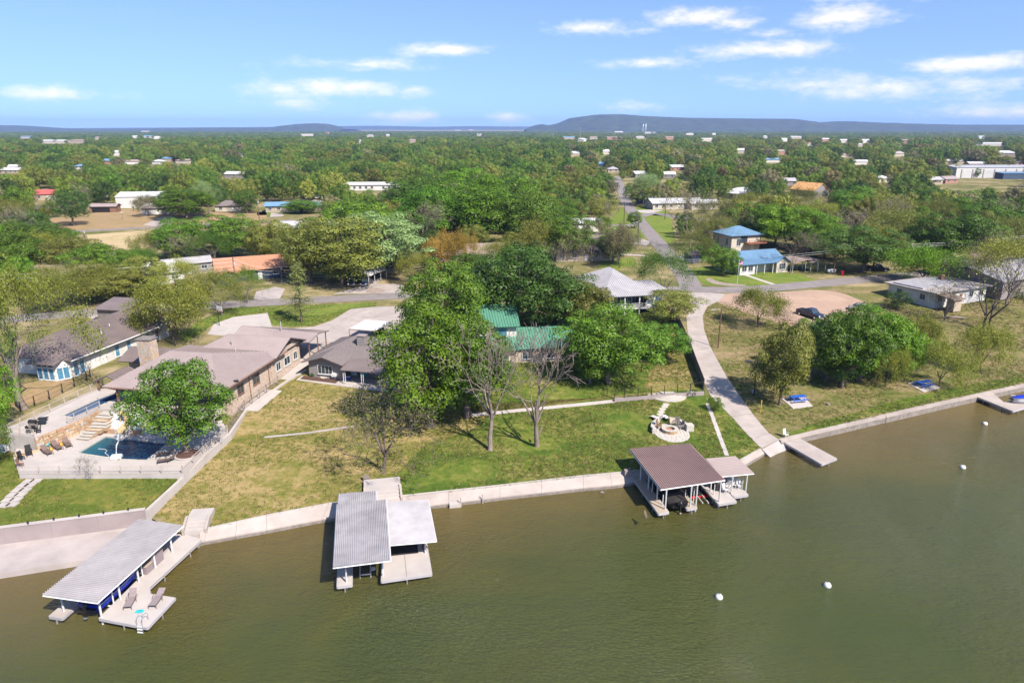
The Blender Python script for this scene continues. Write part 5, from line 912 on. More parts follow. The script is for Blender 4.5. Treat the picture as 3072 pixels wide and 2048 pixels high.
# bird over the water
c = q('W2', 460, 1150, 1.2); br = MB(); br.tube([c + Vector((-.30, -.05, 0)), c + Vector((-.1, 0, .02)), c + Vector((.15, .02, .02)), c + Vector((.32, .05, .03))], [.015, .08, .07, .02], 8)
bd = br.build('bird', 'bark_dark', None, True); tag(bd, 'dark water bird flying low beside the black ski boat', 'bird')
for s_ in (-1, 1):
    wv = [c + Vector((.12, 0, .05)), c + Vector((-.12, 0, .05)), c + Vector((-.14, .25 * s_, .28 if s_ > 0 else .16)), c + Vector((-.12, .62 * s_, .5 if s_ > 0 else .2)), c + Vector((.02, .5 * s_, .46 if s_ > 0 else .2)), c + Vector((.1, .22 * s_, .28 if s_ > 0 else .17))]
    MB().add([p_ for p_ in wv] + [p_ - Vector((0, 0, .02)) for p_ in wv], [(0, 1, 2, 5), (5, 2, 3, 4), (11, 8, 7, 6), (10, 9, 8, 11)]).build('wing', 'bark', bd)
c = q('Z6', 195, 1145, 0); tag(MB().tube([c + Vector((-.3, 0, .02)), c + Vector((0, .02, .12)), c + Vector((.3, 0, .05))], [.05, .16, .06], 7).tube([c + Vector((.28, 0, .05)), c + Vector((.36, .02, .3)), c + Vector((.46, .02, .3))], [.05, .04, .02], 6).build('duck', 'wood_grey', None, True), 'grey duck swimming near the ledge by the right boathouse', 'duck')
# ================================================================ houses
def clip(poly, a, c, keep_ge):     # keep points with a.p >= c (or <=)
    out = []; n = len(poly)
    for i in range(n):
        p_, r_ = poly[i], poly[(i + 1) % n]; dp, dr = a.dot(p_) - c, a.dot(r_) - c
        if not keep_ge: dp, dr = -dp, -dr
        if dp >= 0: out.append(p_)
        if dp * dr < 0: out.append(p_ + (r_ - p_) * (dp / (dp - dr)))
    return out
SEAM_SHADE = {'metal_taupe': 'shingle_dark', 'metal_green': 'seam_shade_green', 'metal_blue': 'seam_shade_blue', 'metal_pale': 'seam_shade_grey', 'metal_white': 'seam_shade_grey', 'metal_taupe_dark': 'shingle_dark'}  # darker deck under the panels: seam shadow put into the colour
pm('seam_shade_green', (.02, .09, .06), .6); pm('seam_shade_blue', (.04, .09, .17), .6); pm('seam_shade_grey', (.20, .20, .22), .6)
def roof(parent, faces, mat, panel=0., th=.12, name='roof', prib=.06, trim=None):
    faces = [[Vector(p_) for p_ in f_] for f_ in faces]; mb = MB()
    for f_ in faces: mb.slab(f_, th)
    ro = mb.build(name, SEAM_SHADE.get(mat, mat) if panel else mat, parent)
    if panel:
        for f_ in faces:
            nr = Vector((0, 0, 0))
            for i in range(len(f_)): nr += f_[i].cross(f_[(i + 1) % len(f_)])
            nr.normalize()
            if nr.z < 0: nr = -nr
            s_ = Vector((nr.x, nr.y, 0))
            if s_.length < .02: continue
            s_.normalize(); a = Vector((-s_.y, s_.x, 0)); cs = [a.dot(p_) for p_ in f_]; lo, hi = min(cs), max(cs); n = max(1, round((hi - lo) / panel)); w_ = (hi - lo) / n
            for k in range(n):
                pg = clip(clip(f_, a, lo + k * w_ + .045, True), a, lo + (k + 1) * w_ - .045, False)
                if len(pg) < 3: continue
                pb = MB(); pb.slab([p_ + nr * .025 for p_ in pg], .022)
                rib = clip(clip(f_, a, lo + k * w_, True), a, lo + k * w_ + .05, False)
                if len(rib) >= 3: pb.slab([p_ + nr * (.025 + prib) for p_ in rib], prib)
                pb.build('roof_panel', mat, ro)
    return ro
def window(parent, A, B, t_, w_, z0, h_, frame='white_paint', glass='glass', nx=2, ny=1, name='window', sill=True):
    """opening on the wall A->B, t_ metres along it; the outside lies to the right of A->B"""
    A, B = Vector((A[0], A[1], 0)), Vector((B[0], B[1], 0)); d = (B - A).normalized(); nn = Vector((d.y, -d.x, 0)); c = A + d * (t_ + w_ / 2); rz_ = math.atan2(d.y, d.x); f_ = .07; mb = MB()
    for s_ in (-1, 1):
        p_ = c + d * s_ * (w_ / 2) + nn * .03; mb.box((p_.x, p_.y, z0 + h_ / 2), (f_, .10, h_ + f_), rz_)
        p_ = c + nn * .03; mb.box((p_.x, p_.y, z0 + h_ / 2 + s_ * h_ / 2), (w_ - f_, .09, f_), rz_)
    for k in range(1, nx): p_ = c + d * (w_ * (k / nx - .5)) + nn * .025; mb.box((p_.x, p_.y, z0 + h_ / 2), (.045, .07, h_ - f_), rz_)
    for k in range(1, ny): p_ = c + nn * .02; mb.box((p_.x, p_.y, z0 + h_ * k / ny), (w_ - f_, .06, .04), rz_)
    if sill: p_ = c + nn * .07; mb.box((p_.x, p_.y, z0 - .07), (w_ + .16, .18, .05), rz_)
    fo = mb.build(name, frame, parent); p_ = c + nn * .008; MB().box((p_.x, p_.y, z0 + h_ / 2), (w_ - f_, .03, h_ - f_), rz_).build('pane', glass, fo); return fo
def door(parent, A, B, t_, w_, z0, h_=2.05, mat='white_paint'):
    A, B = Vector((A[0], A[1], 0)), Vector((B[0], B[1], 0)); d = (B - A).normalized(); nn = Vector((d.y, -d.x, 0)); c = A + d * (t_ + w_ / 2) + nn * .02; rz_ = math.atan2(d.y, d.x)
    o = MB().box((c.x, c.y, z0 + h_ / 2), (w_, .08, h_), rz_).build('door', mat, parent); p_ = c + d * w_ * .38 + nn * .07; MB().box((p_.x, p_.y, z0 + 1.), (.08, .06, .08), rz_).build('handle', 'dark_metal', o); return o
def house(label, x, y, rz, w, d, wall_h, rise, wall, roofm, kind='gable', over=.5, panel=0., wins=True, name='house', cat='house', group=None, z=None, chimney=None, carport=False, glass='glass', frame='white_paint', doorm='white_paint', lod=0):
    z = G(x, y) if z is None else z; o = local(name, label, cat, group); P4 = [Vector((-w / 2, -d / 2, 0)), Vector((w / 2, -d / 2, 0)), Vector((w / 2, d / 2, 0)), Vector((-w / 2, d / 2, 0))]
    e = wall_h; hw, hd = w / 2 + over, d / 2 + over; dz = rise * over / (d / 2)
    mb = MB().prism(P4, -.4, wall_h)
    if kind == 'gable':
        for s_ in (-1, 1): mb.hexa([(s_ * w / 2, -d / 2, wall_h - .01), (s_ * w / 2, d / 2, wall_h - .01), (s_ * w / 2, 0, wall_h + rise)], [(s_ * (w / 2 - .15), -d / 2, wall_h - .01), (s_ * (w / 2 - .15), d / 2, wall_h - .01), (s_ * (w / 2 - .15), 0, wall_h + rise)])
        fs = [[(-hw, -hd, e - dz + .12), (hw, -hd, e - dz + .12), (hw, 0, e + rise + .12), (-hw, 0, e + rise + .12)], [(hw, hd, e - dz + .12), (-hw, hd, e - dz + .12), (-hw, 0, e + rise + .12), (hw, 0, e + rise + .12)]]
    elif kind == 'hip':
        r_ = max(w / 2 - d / 2, .02); e2 = e - dz + .12; t2 = e + rise + .12; fs = [[(-hw, -hd, e2), (hw, -hd, e2), (r_, 0, t2), (-r_, 0, t2)], [(hw, hd, e2), (-hw, hd, e2), (-r_, 0, t2), (r_, 0, t2)], [(hw, -hd, e2), (hw, hd, e2), (r_, 0, t2)], [(-hw, hd, e2), (-hw, -hd, e2), (-r_, 0, t2)]]
    elif kind == 'shed': fs = [[(-hw, -hd, e + .12), (hw, -hd, e + .12), (hw, hd, e + rise + .12), (-hw, hd, e + rise + .12)]]; mb.hexa([P4[0] + Vector((0, 0, e - .01)), P4[1] + Vector((0, 0, e - .01)), P4[2] + Vector((0, 0, e - .01)), P4[3] + Vector((0, 0, e - .01))], [P4[0] + Vector((0, 0, e)), P4[1] + Vector((0, 0, e)), P4[2] + Vector((0, 0, e + rise)), P4[3] + Vector((0, 0, e + rise))])
    else: fs = [[(-hw, -hd, e + .2), (hw, -hd, e + .2), (hw, hd, e + .2), (-hw, hd, e + .2)]]
    mb.build('wall', wall, o); roof(o, fs, roofm, panel, .14 if lod == 0 else .2)
    if wins:
        n = max(2, int(w / 3.4)) if lod == 0 else max(2, int(w / 4))
        for k in range(n):
            t0 = w * (k + .5) / n - .7
            if k == n // 2 and lod == 0: door(o, P4[0], P4[1], t0 + .2, .95, .05, 2.05, doorm)
            else: window(o, P4[0], P4[1], t0, 1.4, wall_h * .36, wall_h * .42, frame, glass, 2, 1, sill=lod == 0)
        m_ = max(1, int(d / 4.5))
        for k in range(m_):
            window(o, P4[1], P4[2], d * (k + .5) / m_ - .6, 1.2, wall_h * .36, wall_h * .42, frame, glass, 2, 1, sill=lod == 0); window(o, P4[3], P4[0], d * (k + .5) / m_ - .6, 1.2, wall_h * .36, wall_h * .42, frame, glass, 2, 1, sill=lod == 0)
    if chimney: MB().box((chimney[0], chimney[1], wall_h + rise * .7 + .5), (.9, .8, 2.2)).build('chimney', chimney[2], o)
    put(o, (x, y, z), rz); return o

# --- pool house ------------------------------------------------------------
O = Vector((-37.4, 83.0, 0)); U = Vector((math.cos(R(80)), math.sin(R(80)), 0)); Vv = Vector((-U.y, U.x, 0))
def ph(u, v, z): p_ = O + U * u + Vv * v; return Vector((p_.x, p_.y, z))
ho = thing('pool_house', 'large stone house with taupe standing seam hip roofs above the pool', 'house', ph(8, 8, UZ)); ez = 7.1
def hwall(u0, u1, v0, v1, z0, z1, mat): return MB().prism([ph(u0, v0, 0), ph(u1, v0, 0), ph(u1, v1, 0), ph(u0, v1, 0)], z0, z1).build('wall', mat, ho)
hwall(4.2, 18, 1.0, 15.4, 2.4, ez - .05, 'stone_pale'); hwall(15, 24, .8, 12.5, 2.4, ez - .1, 'stone_pale'); hwall(23.5, 30, 3.5, 11.5, 2.6, ez - .3, 'stone_pale')
rA = dict(e=ez, r=9.3)
roof(ho, [[ph(0, 0, ez), ph(0, 16.5, ez), ph(9.3, 12.8, rA['r']), ph(9.3, 6.3, rA['r'])], [ph(18.6, 16.5, ez), ph(18.6, 0, ez), ph(9.3, 6.3, rA['r']), ph(9.3, 12.8, rA['r'])], [ph(18.6, 0, ez), ph(0, 0, ez), ph(9.3, 6.3, rA['r'])], [ph(0, 16.5, ez), ph(18.6, 16.5, ez), ph(9.3, 12.8, rA['r'])]], 'metal_taupe', .46)
roof(ho, [[ph(14.6, -.35, ez + .05), ph(14.6, 13.6, ez + .05), ph(19.4, 9.9, 8.95), ph(19.4, -.35, 8.95)], [ph(24.4, 13.6, ez + .05), ph(24.4, -.35, ez + .05), ph(19.4, -.35, 8.95), ph(19.4, 9.9, 8.95)], [ph(14.6, 13.6, ez + .05), ph(24.4, 13.6, ez + .05), ph(19.4, 9.9, 8.95)]], 'metal_taupe', .46)
roof(ho, [[ph(23.6, -1.2, 6.95), ph(23.6, 12.4, 6.95), ph(27, 12.4, 8.1), ph(27, -1.2, 7.5)], [ph(31, 12.4, 6.8), ph(31, -1.2, 6.8), ph(27, -1.2, 7.5), ph(27, 12.4, 8.1)]], 'metal_taupe', .46)
roof(ho, [[ph(11, 14, 6.6), ph(11, 23, 6.6), ph(14.2, 23, 7.9), ph(14.2, 14, 7.9)], [ph(17.4, 23, 6.6), ph(17.4, 14, 6.6), ph(14.2, 14, 7.9), ph(14.2, 23, 7.9)]], 'metal_taupe_dark', .46); hwall(12, 16.6, 15, 22, 2.6, 6.6, 'tan_wall')
MB().hexa([ph(15.2, .3, ez), ph(23.8, .3, ez), ph(19.4, .3, 8.75)], [ph(15.2, .5, ez), ph(23.8, .5, ez), ph(19.4, .5, 8.75)]).build('gable', 'stone_pale', ho); MB().hexa([ph(18, .27, 7.7), ph(20.8, .27, 7.7), ph(19.4, .27, 8.6)], [ph(18, .32, 7.7), ph(20.8, .32, 7.7), ph(19.4, .32, 8.6)]).build('vent', 'dark_metal', ho)
ch = MB(); cc_ = ph(8.8, 15.9, 0)
ch.box((cc_.x, cc_.y, 6.9), (2.0, 1.5, 8.4), R(-10)); co_ = ch.build('chimney', 'stone_pale', ho); MB().box((cc_.x, cc_.y, 11.15), (2.3, 1.8, .16), R(-10)).build('chimney_cap', 'wood_grey', co_)
for k in range(14):
    for s_, (ax, off) in enumerate(((2.02, -.77), (1.52, 0))):
        zz = 6.4 + k * .33; n_ = 4 if s_ == 0 else 3
        for j_ in range(n_):
            p_ = cc_ + (-Vv * (j_ + .5 - n_ / 2) * (2.0 / 4 if s_ == 0 else .5) - U * .76 if s_ == 0 else U * (j_ + .5 - n_ / 2) * .5 - Vv * 1.01)
            MB().box((p_.x, p_.y, zz), (.46, .08, .29) if s_ == 0 else (.08, .46, .29), R(-10)).build('stone', random.choice(('stone_pale', 'stone_b', 'stone_d', 'stone_pale')), co_)
for v_ in (1.2, 5.4, 9.6, 14.8): p_ = ph(.5, v_, 0); MB().box((p_.x, p_.y, UZ + 1.3), (.22, .22, 2.7), R(-10)).build('porch_post', 'wood_brown', ho)
for u_, v_ in ((24.2, -.8), (30.4, -.8), (27.3, -.8)): p_ = ph(u_, v_, 0); MB().box((p_.x, p_.y, 5.1), (.14, .14, 3.6), R(-10)).build('carport_post', 'wood_brown', ho)
for u_, w_ in ((6, 1.5), (10, 1.7)): window(ho, ph(4.2, 1.0, 0), ph(18, 1.0, 0), u_ - 4.2, w_, 4.6, 1.3, 'wood_brown', 'glass')
for u_, w_ in ((16.3, 1.3), (18.8, 1.8), (21.8, 1.2)): window(ho, ph(15, .8, 0), ph(24, .8, 0), u_ - 15, w_, 4.5, 1.25, 'white_paint', 'glass')
for v_ in (2, 5, 8, 11): window(ho, ph(4.2, 15.4, 0), ph(4.2, 1.0, 0), v_, 2.2, UZ + .2, 2.1, 'wood_brown', 'glass', 3, 1, sill=False)
a_, b_ = ph(0, -.02, ez - .1), ph(18.6, -.02, ez - .1); edge_beam(ho, a_, b_, .09, 'wood_brown', 'gutter'); edge_beam(ho, ph(-.02, 0, ez - .1), ph(-.02, 16.5, ez - .1), .09, 'wood_brown', 'gutter')
for u_ in (9.0, 14.3): p_ = ph(u_, .9, 0); MB().tube([Vector((p_.x, p_.y, 3)), Vector((p_.x, p_.y, ez))], .05, 6).build('downpipe', 'wood_brown', ho)
for u_, v_ in ((6, 11), (13, 5), (17, 8), (21, 6), (26.5, 5)): p_ = ph(u_, v_, 0); MB().tube([Vector((p_.x, p_.y, 7.5)), Vector((p_.x, p_.y, 9.3))], .07, 6).build('roof_vent', 'metal_pale', ho)
ds = ph(4.6, .1, 6.95); sdsh = thing('satellite_dish', 'small grey satellite dish at the corner of the taupe roof', 'satellite dish', ds); MB().tube([ds, ds + Vector((.15, -.1, .5))], .03, 6).build('arm', 'dark_metal', sdsh); MB().lathe(ds + Vector((.15, -.1, .5)), [(.02, 0), (.2, .03), (.36, .12), (.38, .13), (.2, .06)], 14).build('reflector', 'wood_grey', sdsh)
pav = thing('patio_pad', 'pale concrete strip beside the stone house wall', 'patio', ph(8, -.6, 2.8)); MB().prism([ph(6, .9, 0), ph(13, .9, 0), ph(13, -1.6, 0), ph(6, -1.6, 0)], 2.0, lambda x, y: G(x, y) + .12).build('slab', 'concrete_pale', pav); MB().prism([ph(17, .7, 0), ph(27, .7, 0), ph(27, -.8, 0), ph(17, -.8, 0)], 2.0, lambda x, y: G(x, y) + .12).build('slab', 'concrete_pale', pav)
po = thing('porch', 'small open gabled porch of dark timber beside the stone chimney', 'porch', ph(7, 18.5, UZ)); a0 = ph(5.0, 17.2, 6.1); roof(po, [[ph(4.2, 17, 5.9), ph(4.2, 19.3, 6.9), ph(8.6, 19.3, 6.9), ph(8.6, 17, 5.9)], [ph(8.6, 21.6, 5.9), ph(8.6, 19.3, 6.9), ph(4.2, 19.3, 6.9), ph(4.2, 21.6, 5.9)]], 'metal_taupe_dark', .5)
for u_, v_ in ((4.6, 17.5), (4.6, 21.1), (8.2, 17.5), (8.2, 21.1)): p_ = ph(u_, v_, 0); MB().box((p_.x, p_.y, 4.6), (.18, .18, 2.8), R(-10)).build('post', 'wood_brown', po)
# --- white house at the left edge
A_ = Vector((-66.0, 98.9, 0)); hl = thing('white_house', 'long white house with a dark brown metal roof and blue glazed doors', 'house', (A_.x, A_.y, 3.5)); UL = Vector((math.cos(R(78)), math.sin(R(78)), 0)); VL = Vector((-UL.y, UL.x, 0))
def pl(u, v, z): p_ = A_ + UL * u + VL * v; return Vector((p_.x, p_.y, z))
MB().prism([pl(0, 0, 0), pl(22, 0, 0), pl(22, 11, 0), pl(0, 11, 0)], 2.4, 6.6).build('wall', 'white_wall', hl); bay = [pl(0, 0, 0), pl(-1.6, 1.2, 0), pl(-1.6, 4.4, 0), pl(0, 5.6, 0)]; MB().prism(bay, 2.4, 6.4).build('bay_wall', 'white_wall', hl)
roof(hl, [[pl(-.6, -.9, 6.5), pl(22.6, -.9, 6.5), pl(18.5, 5.5, 9.2), pl(3.5, 5.5, 9.2)], [pl(22.6, 11.9, 6.5), pl(-.6, 11.9, 6.5), pl(3.5, 5.5, 9.2), pl(18.5, 5.5, 9.2)], [pl(-.6, 11.9, 6.5), pl(-.6, -.9, 6.5), pl(3.5, 5.5, 9.2)], [pl(22.6, -.9, 6.5), pl(22.6, 11.9, 6.5), pl(18.5, 5.5, 9.2)]], 'metal_taupe_dark', .46)
roof(hl, [[pl(-2.4, .4, 6.3), pl(-2.4, 5.2, 6.3), pl(.8, 5.2, 7.1), pl(.8, .4, 7.1)]], 'metal_taupe_dark', .46)
for t_ in (.2, 1.55): window(hl, bay[1], bay[0], .1 + t_ * .6, .75, 3.7, 1.8, 'white_paint', 'glass_blue', 1, 1)
for t_ in (.1, 1.1, 2.1): window(hl, bay[2], bay[1], t_ + .05, .85, 3.7, 1.8, 'white_paint', 'glass_blue', 1, 1); window(hl, bay[2], bay[1], t_ + .05, .85, 5.65, .5, 'white_paint', 'glass', 1, 1, sill=False)
for t_ in (.5, 1.7): window(hl, pl(0, 0, 0), pl(22, 0, 0), t_, .9, 3.7, 2.0, 'white_paint', 'glass_blue', 1, 1); window(hl, pl(0, 0, 0), pl(22, 0, 0), t_, .9, 5.85, .5, 'white_paint', 'glass', 1, 1, sill=False)
door(hl, pl(0, 0, 0), pl(22, 0, 0), 4, 1.6, 3.6, 2.1); door(hl, pl(0, 0, 0), pl(22, 0, 0), 6.1, 1.0, 3.6, 2.1)
for t_ in (9, 11.6, 16, 18.4): window(hl, pl(0, 0, 0), pl(22, 0, 0), t_, .9, 4.0, 1.8, 'white_paint', 'glass_blue', 1, 2)
edge_beam(hl, pl(-.6, -.95, 6.45), pl(22.6, -.95, 6.45), .1, 'white_paint', 'gutter')
for u_, v_ in ((9, 2), (12, 3), (15, 4)): p_ = pl(u_, v_, 0); MB().tube([Vector((p_.x, p_.y, 7.0)), Vector((p_.x, p_.y, 8.6))], .07, 6).build('roof_vent', 'white_paint', hl)
# --- grey shingled house
A_ = Vector((-31.0, 101.0, 0)); gh = thing('grey_house', 'low grey house with a brown shingle roof and a covered back patio', 'house', (A_.x, A_.y, 3.0)); UG = Vector((math.cos(R(-13)), math.sin(R(-13)), 0)); VG = Vector((-UG.y, UG.x, 0))
def pg_(u, v, z): p_ = A_ + UG * u + VG * v; return Vector((p_.x, p_.y, z))
gz = 3.0; MB().prism([pg_(0, 0, 0), pg_(5.4, 0, 0), pg_(5.4, 2.2, 0), pg_(17, 2.2, 0), pg_(17, 12, 0), pg_(0, 12, 0)], 2.0, 5.75).build('wall', 'grey_wall', gh)
MB().hexa([pg_(0, 0, 5.74), pg_(5.4, 0, 5.74), pg_(2.7, 0, 6.55)], [pg_(0, .2, 5.74), pg_(5.4, .2, 5.74), pg_(2.7, .2, 6.55)]).build('gable', 'grey_wall', gh)
roof(gh, [[pg_(-.8, -.9, 5.6), pg_(2.7, -.9, 6.7), pg_(2.7, 6.8, 6.75), pg_(-.8, 3.5, 5.6)], [pg_(2.7, -.9, 6.7), pg_(6.1, -.9, 5.6), pg_(6.1, 4, 5.9), pg_(2.7, 6.8, 6.75)], [pg_(-.8, 2, 5.6), pg_(-.8, 12.8, 5.6), pg_(4.6, 7.0, 7.9)], [pg_(-.8, 1.4, 5.55), pg_(17.8, 1.4, 5.55), pg_(17.8, 7.0, 7.9), pg_(4.6, 7.0, 7.9)], [pg_(17.8, 12.8, 5.6), pg_(-.8, 12.8, 5.6), pg_(4.6, 7.0, 7.9), pg_(17.8, 7.0, 7.9)]], 'shingle_grey', 0, .14)
edge_beam(gh, pg_(4.6, 7.0, 7.93), pg_(17.8, 7.0, 7.93), .07, 'shingle_dark', 'ridge_cap'); p_ = pg_(6.6, 5.2, 0); MB().box((p_.x, p_.y, 7.5), (1.3, 1.0, 2.1), R(-13)).build('chimney', 'grey_wall', gh); MB().box((p_.x, p_.y, 8.6), (1.5, 1.2, .12), R(-13)).build('chimney_cap', 'concrete_wall', gh)
roof(gh, [[pg_(6.0, -1.6, 5.15), pg_(12.6, -1.6, 5.15), pg_(12.9, 2.6, 5.95), pg_(5.7, 2.6, 5.95)]], 'metal_taupe_dark', 0, .1, 'patio_roof')
for u_ in (6.3, 6.6, 9.2, 9.5, 12.1, 12.4): p_ = pg_(u_, -1.3, 0); MB().box((p_.x, p_.y, 4.1), (.09, .09, 2.2), R(-13)).build('post', 'white_paint', gh)
window(gh, pg_(0, 0, 0), pg_(5.4, 0, 0), 1.5, 2.4, 3.7, 1.35, 'white_paint', 'glass', 4, 1)
for t_, w_ in ((2.0, 2.0), (4.4, 1.4)): window(gh, pg_(5.4, 2.2, 0), pg_(17, 2.2, 0), t_, w_, 3.6, 1.5, 'white_paint', 'glass', 2, 1)
door(gh, pg_(5.4, 2.2, 0), pg_(17, 2.2, 0), .5, 1.0, 2.95); p_ = pg_(4.2, -.25, 0); MB().box((p_.x, p_.y, 3.75), (.65, .5, .45), R(-13)).build('window_unit', 'white_paint', gh)
pp = thing('patio_pad', 'pale patio slab and flower bed kerb behind the grey house', 'patio', pg_(4, -1.5, 2.9)); MB().prism([pg_(5.4, 2.1, 0), pg_(5.4, -2.0, 0), pg_(14.8, -2.2, 0), pg_(14.8, 2.1, 0)], 2.0, lambda x, y: G(x, y) + .14).build('slab', 'concrete_pale', pp); MB().prism([pg_(-1.3, -.05, 0), pg_(-1.3, -1.7, 0), pg_(5.3, -1.9, 0), pg_(5.3, -.05, 0)], 2.0, lambda x, y: G(x, y) + .10).build('bed_kerb', 'concrete_pale', pp); MB().prism([pg_(-.9, -.1, 0), pg_(-.9, -1.3, 0), pg_(5.0, -1.4, 0), pg_(5.0, -.1, 0)], 2.0, lambda x, y: G(x, y) + .15).build('bed_soil', 'mulch', pp)
# --- carport beside the grey house
P0 = [q('Z4', *p_, 6.1) for p_ in ((775, 270), (930, 185), (1180, 205), (1020, 290))]; cp = thing('carport', 'white ribbed metal carport on brown posts over a black car', 'carport', (P0[0].x, P0[0].y, 3.6)); corr(cp, P0[1], P0[2], P0[3], P0[0], 5, 4, 'metal_white', .07)
for p_ in P0: MB().tube([Vector((p_.x, p_.y, 3.2)), p_ - Vector((0, 0, .1))], .06, 6).build('post', 'wood_brown', cp)
for i in range(4): edge_beam(cp, P0[i] - Vector((0, 0, .1)), P0[(i + 1) % 4] - Vector((0, 0, .1)), .06, 'wood_brown', 'beam')
# --- green roofed house
gr_ = thing('green_house', 'cream house with a two level green standing seam metal roof among the trees', 'house', (1, 114, 3.2))
def gq(f, x, y, z): return q(f, x, y, z)
U5 = Vector((math.cos(R(7)), math.sin(R(7)), 0)); V5 = Vector((-U5.y, U5.x, 0)); O5 = q('Z5', 455, 510, 8.2)
def pn(u, v, z): p_ = O5 + U5 * u + V5 * v; return Vector((p_.x, p_.y, z))
MB().prism([pn(-7.0, .7, 0), pn(-.5, .7, 0), pn(-.5, 8.2, 0), pn(-7.0, 8.2, 0)], 2.4, 8.2).build('wall', 'white_wall', gr_); MB().prism([pn(-1, .5, 0), pn(9.6, .5, 0), pn(9.6, 9, 0), pn(-1, 9, 0)], 2.4, 5.4).build('wall', 'white_wall', gr_)
roof(gr_, [[pn(-8.2, -.05, 8.2), pn(.05, -.05, 8.2), pn(.4, 8.6, 9.9), pn(-8.2, 8.6, 9.9)], [pn(-8.2, 8.6, 9.9), pn(.4, 8.6, 9.9), pn(.4, 11, 9.0), pn(-8.2, 11, 9.0)]], 'metal_green', .46)
roof(gr_, [[pn(-.45, -3.0, 5.2), pn(9.6, -3.0, 5.2), pn(8.4, 3.6, 7.0), pn(-.45, 3.6, 7.0)], [pn(10.6, 10, 5.2), pn(-.45, 10, 5.2), pn(-.45, 3.6, 7.0), pn(8.4, 3.6, 7.0)], [pn(9.6, -3.0, 5.2), pn(10.6, 10, 5.2), pn(8.4, 3.6, 7.0)]], 'metal_green', .46)
roof(gr_, [[pn(-6.5, -3.4, 5.2), pn(-.5, -3.4, 5.2), pn(-.5, .65, 6.3), pn(-6.5, .65, 6.3)]], 'metal_green', .46)
window(gr_, pn(-7.0, .7, 0), pn(-.5, .7, 0), 2.6, 2.3, 6.35, 1.5, 'cream', 'glass_blue', 1, 1); MB().prism([pn(-5.9, -2.6, 0), pn(9, -2.4, 0), pn(9, .6, 0), pn(-5.9, .6, 0)], 2.2, 5.1).build('wall', 'tan_wall', gr_)
for t_ in (2, 6, 10): window(gr_, pn(-5.9, -2.6, 0), pn(9, -2.4, 0), t_, 1.8, 3.4, 1.3, 'white_paint', 'glass')
# --- pale blue raised house
O6 = q('Z5', 1635, 240, 7.6); U6 = Vector((math.cos(R(12)), math.sin(R(12)), 0)); V6 = Vector((-U6.y, U6.x, 0)); bh = thing('raised_house', 'raised slate blue house with a pale metal hip roof and white railed deck', 'house', (O6.x - 5, O6.y + 5, 3.5))
def p6(u, v, z): p_ = O6 + U6 * u + V6 * v; return Vector((p_.x, p_.y, z))
MB().prism([p6(-9.6, 3.2, 0), p6(-.6, 3.2, 0), p6(-.6, 19, 0), p6(-9.6, 19, 0)], 2.6, 7.55).build('wall', 'navy_wall', bh); MB().prism([p6(-.7, 5.4, 0), p6(3.4, 5.4, 0), p6(3.4, 11.6, 0), p6(-.7, 11.6, 0)], 2.6, 7.3).build('wall', 'navy_wall', bh)
roof(bh, [[p6(-11.4, 0, 7.6), p6(0, 0, 7.6), p6(-5.7, 10.6, 11.0)], [p6(0, 0, 7.6), p6(0, 20, 7.6), p6(-5.7, 13, 11.0), p6(-5.7, 10.6, 11.0)], [p6(0, 20, 7.6), p6(-11.4, 20, 7.6), p6(-5.7, 13, 11.0)], [p6(-11.4, 20, 7.6), p6(-11.4, 0, 7.6), p6(-5.7, 10.6, 11.0), p6(-5.7, 13, 11.0)]], 'metal_pale', .46)
roof(bh, [[p6(-.4, 4.6, 7.45), p6(4.2, 4.6, 7.45), p6(2.1, 8.6, 8.7), p6(-2, 8.6, 8.7)], [p6(4.2, 4.6, 7.45), p6(4.2, 12.4, 7.45), p6(2.1, 8.6, 8.7)], [p6(4.2, 12.4, 7.45), p6(-.4, 12.4, 7.45), p6(-2, 8.6, 8.7), p6(2.1, 8.6, 8.7)]], 'metal_pale', .46)
MB().prism([p6(-10, .3, 0), p6(-.4, .3, 0), p6(-.4, 3.2, 0), p6(-10, 3.2, 0)], 4.8, 5.0).build('deck', 'white_wall', bh)
for u_ in (-9.8, -6.7, -3.6, -.6): p_ = p6(u_, .5, 0); MB().box((p_.x, p_.y, 5.2), (.2, .2, 4.7), R(12)).build('deck_post', 'white_paint', bh)
for z_ in (5.35, 5.65, 5.95): edge_beam(bh, p6(-10, .35, z_), p6(-.4, .35, z_), .04, 'white_paint', 'deck_rail')
for t_ in (.8, 3.0, 5.4, 7.2): window(bh, p6(-9.6, 3.2, 0), p6(-.6, 3.2, 0), t_, 1.5, 5.3, 1.6, 'white_paint', 'glass', 2, 1)
window(bh, p6(-.7, 5.4, 0), p6(3.4, 5.4, 0), 1.2, 1.3, 5.5, 1.3); MB().box(tuple(p6(-2.5, 1.8, 5.45)), (1.4, .7, .8), R(12)).build('deck_sofa', 'boat_black', bh); MB().box(tuple(p6(-6.5, 1.8, 5.4)), (.8, .8, .7), R(12)).build('deck_sofa', 'white_wall', bh)
# --- blue roofed pair
def dv(p_): return (p_.x, p_.y)
c = q('Y4', 1030, 1085); hb = house('one storey white house with a blue metal roof behind the green lawn', c.x + 1, c.y + 5, R(20), 15, 8, 3.0, 1.9, 'white_wall', 'metal_blue', 'gable', .7, .5, glass='glass'); 
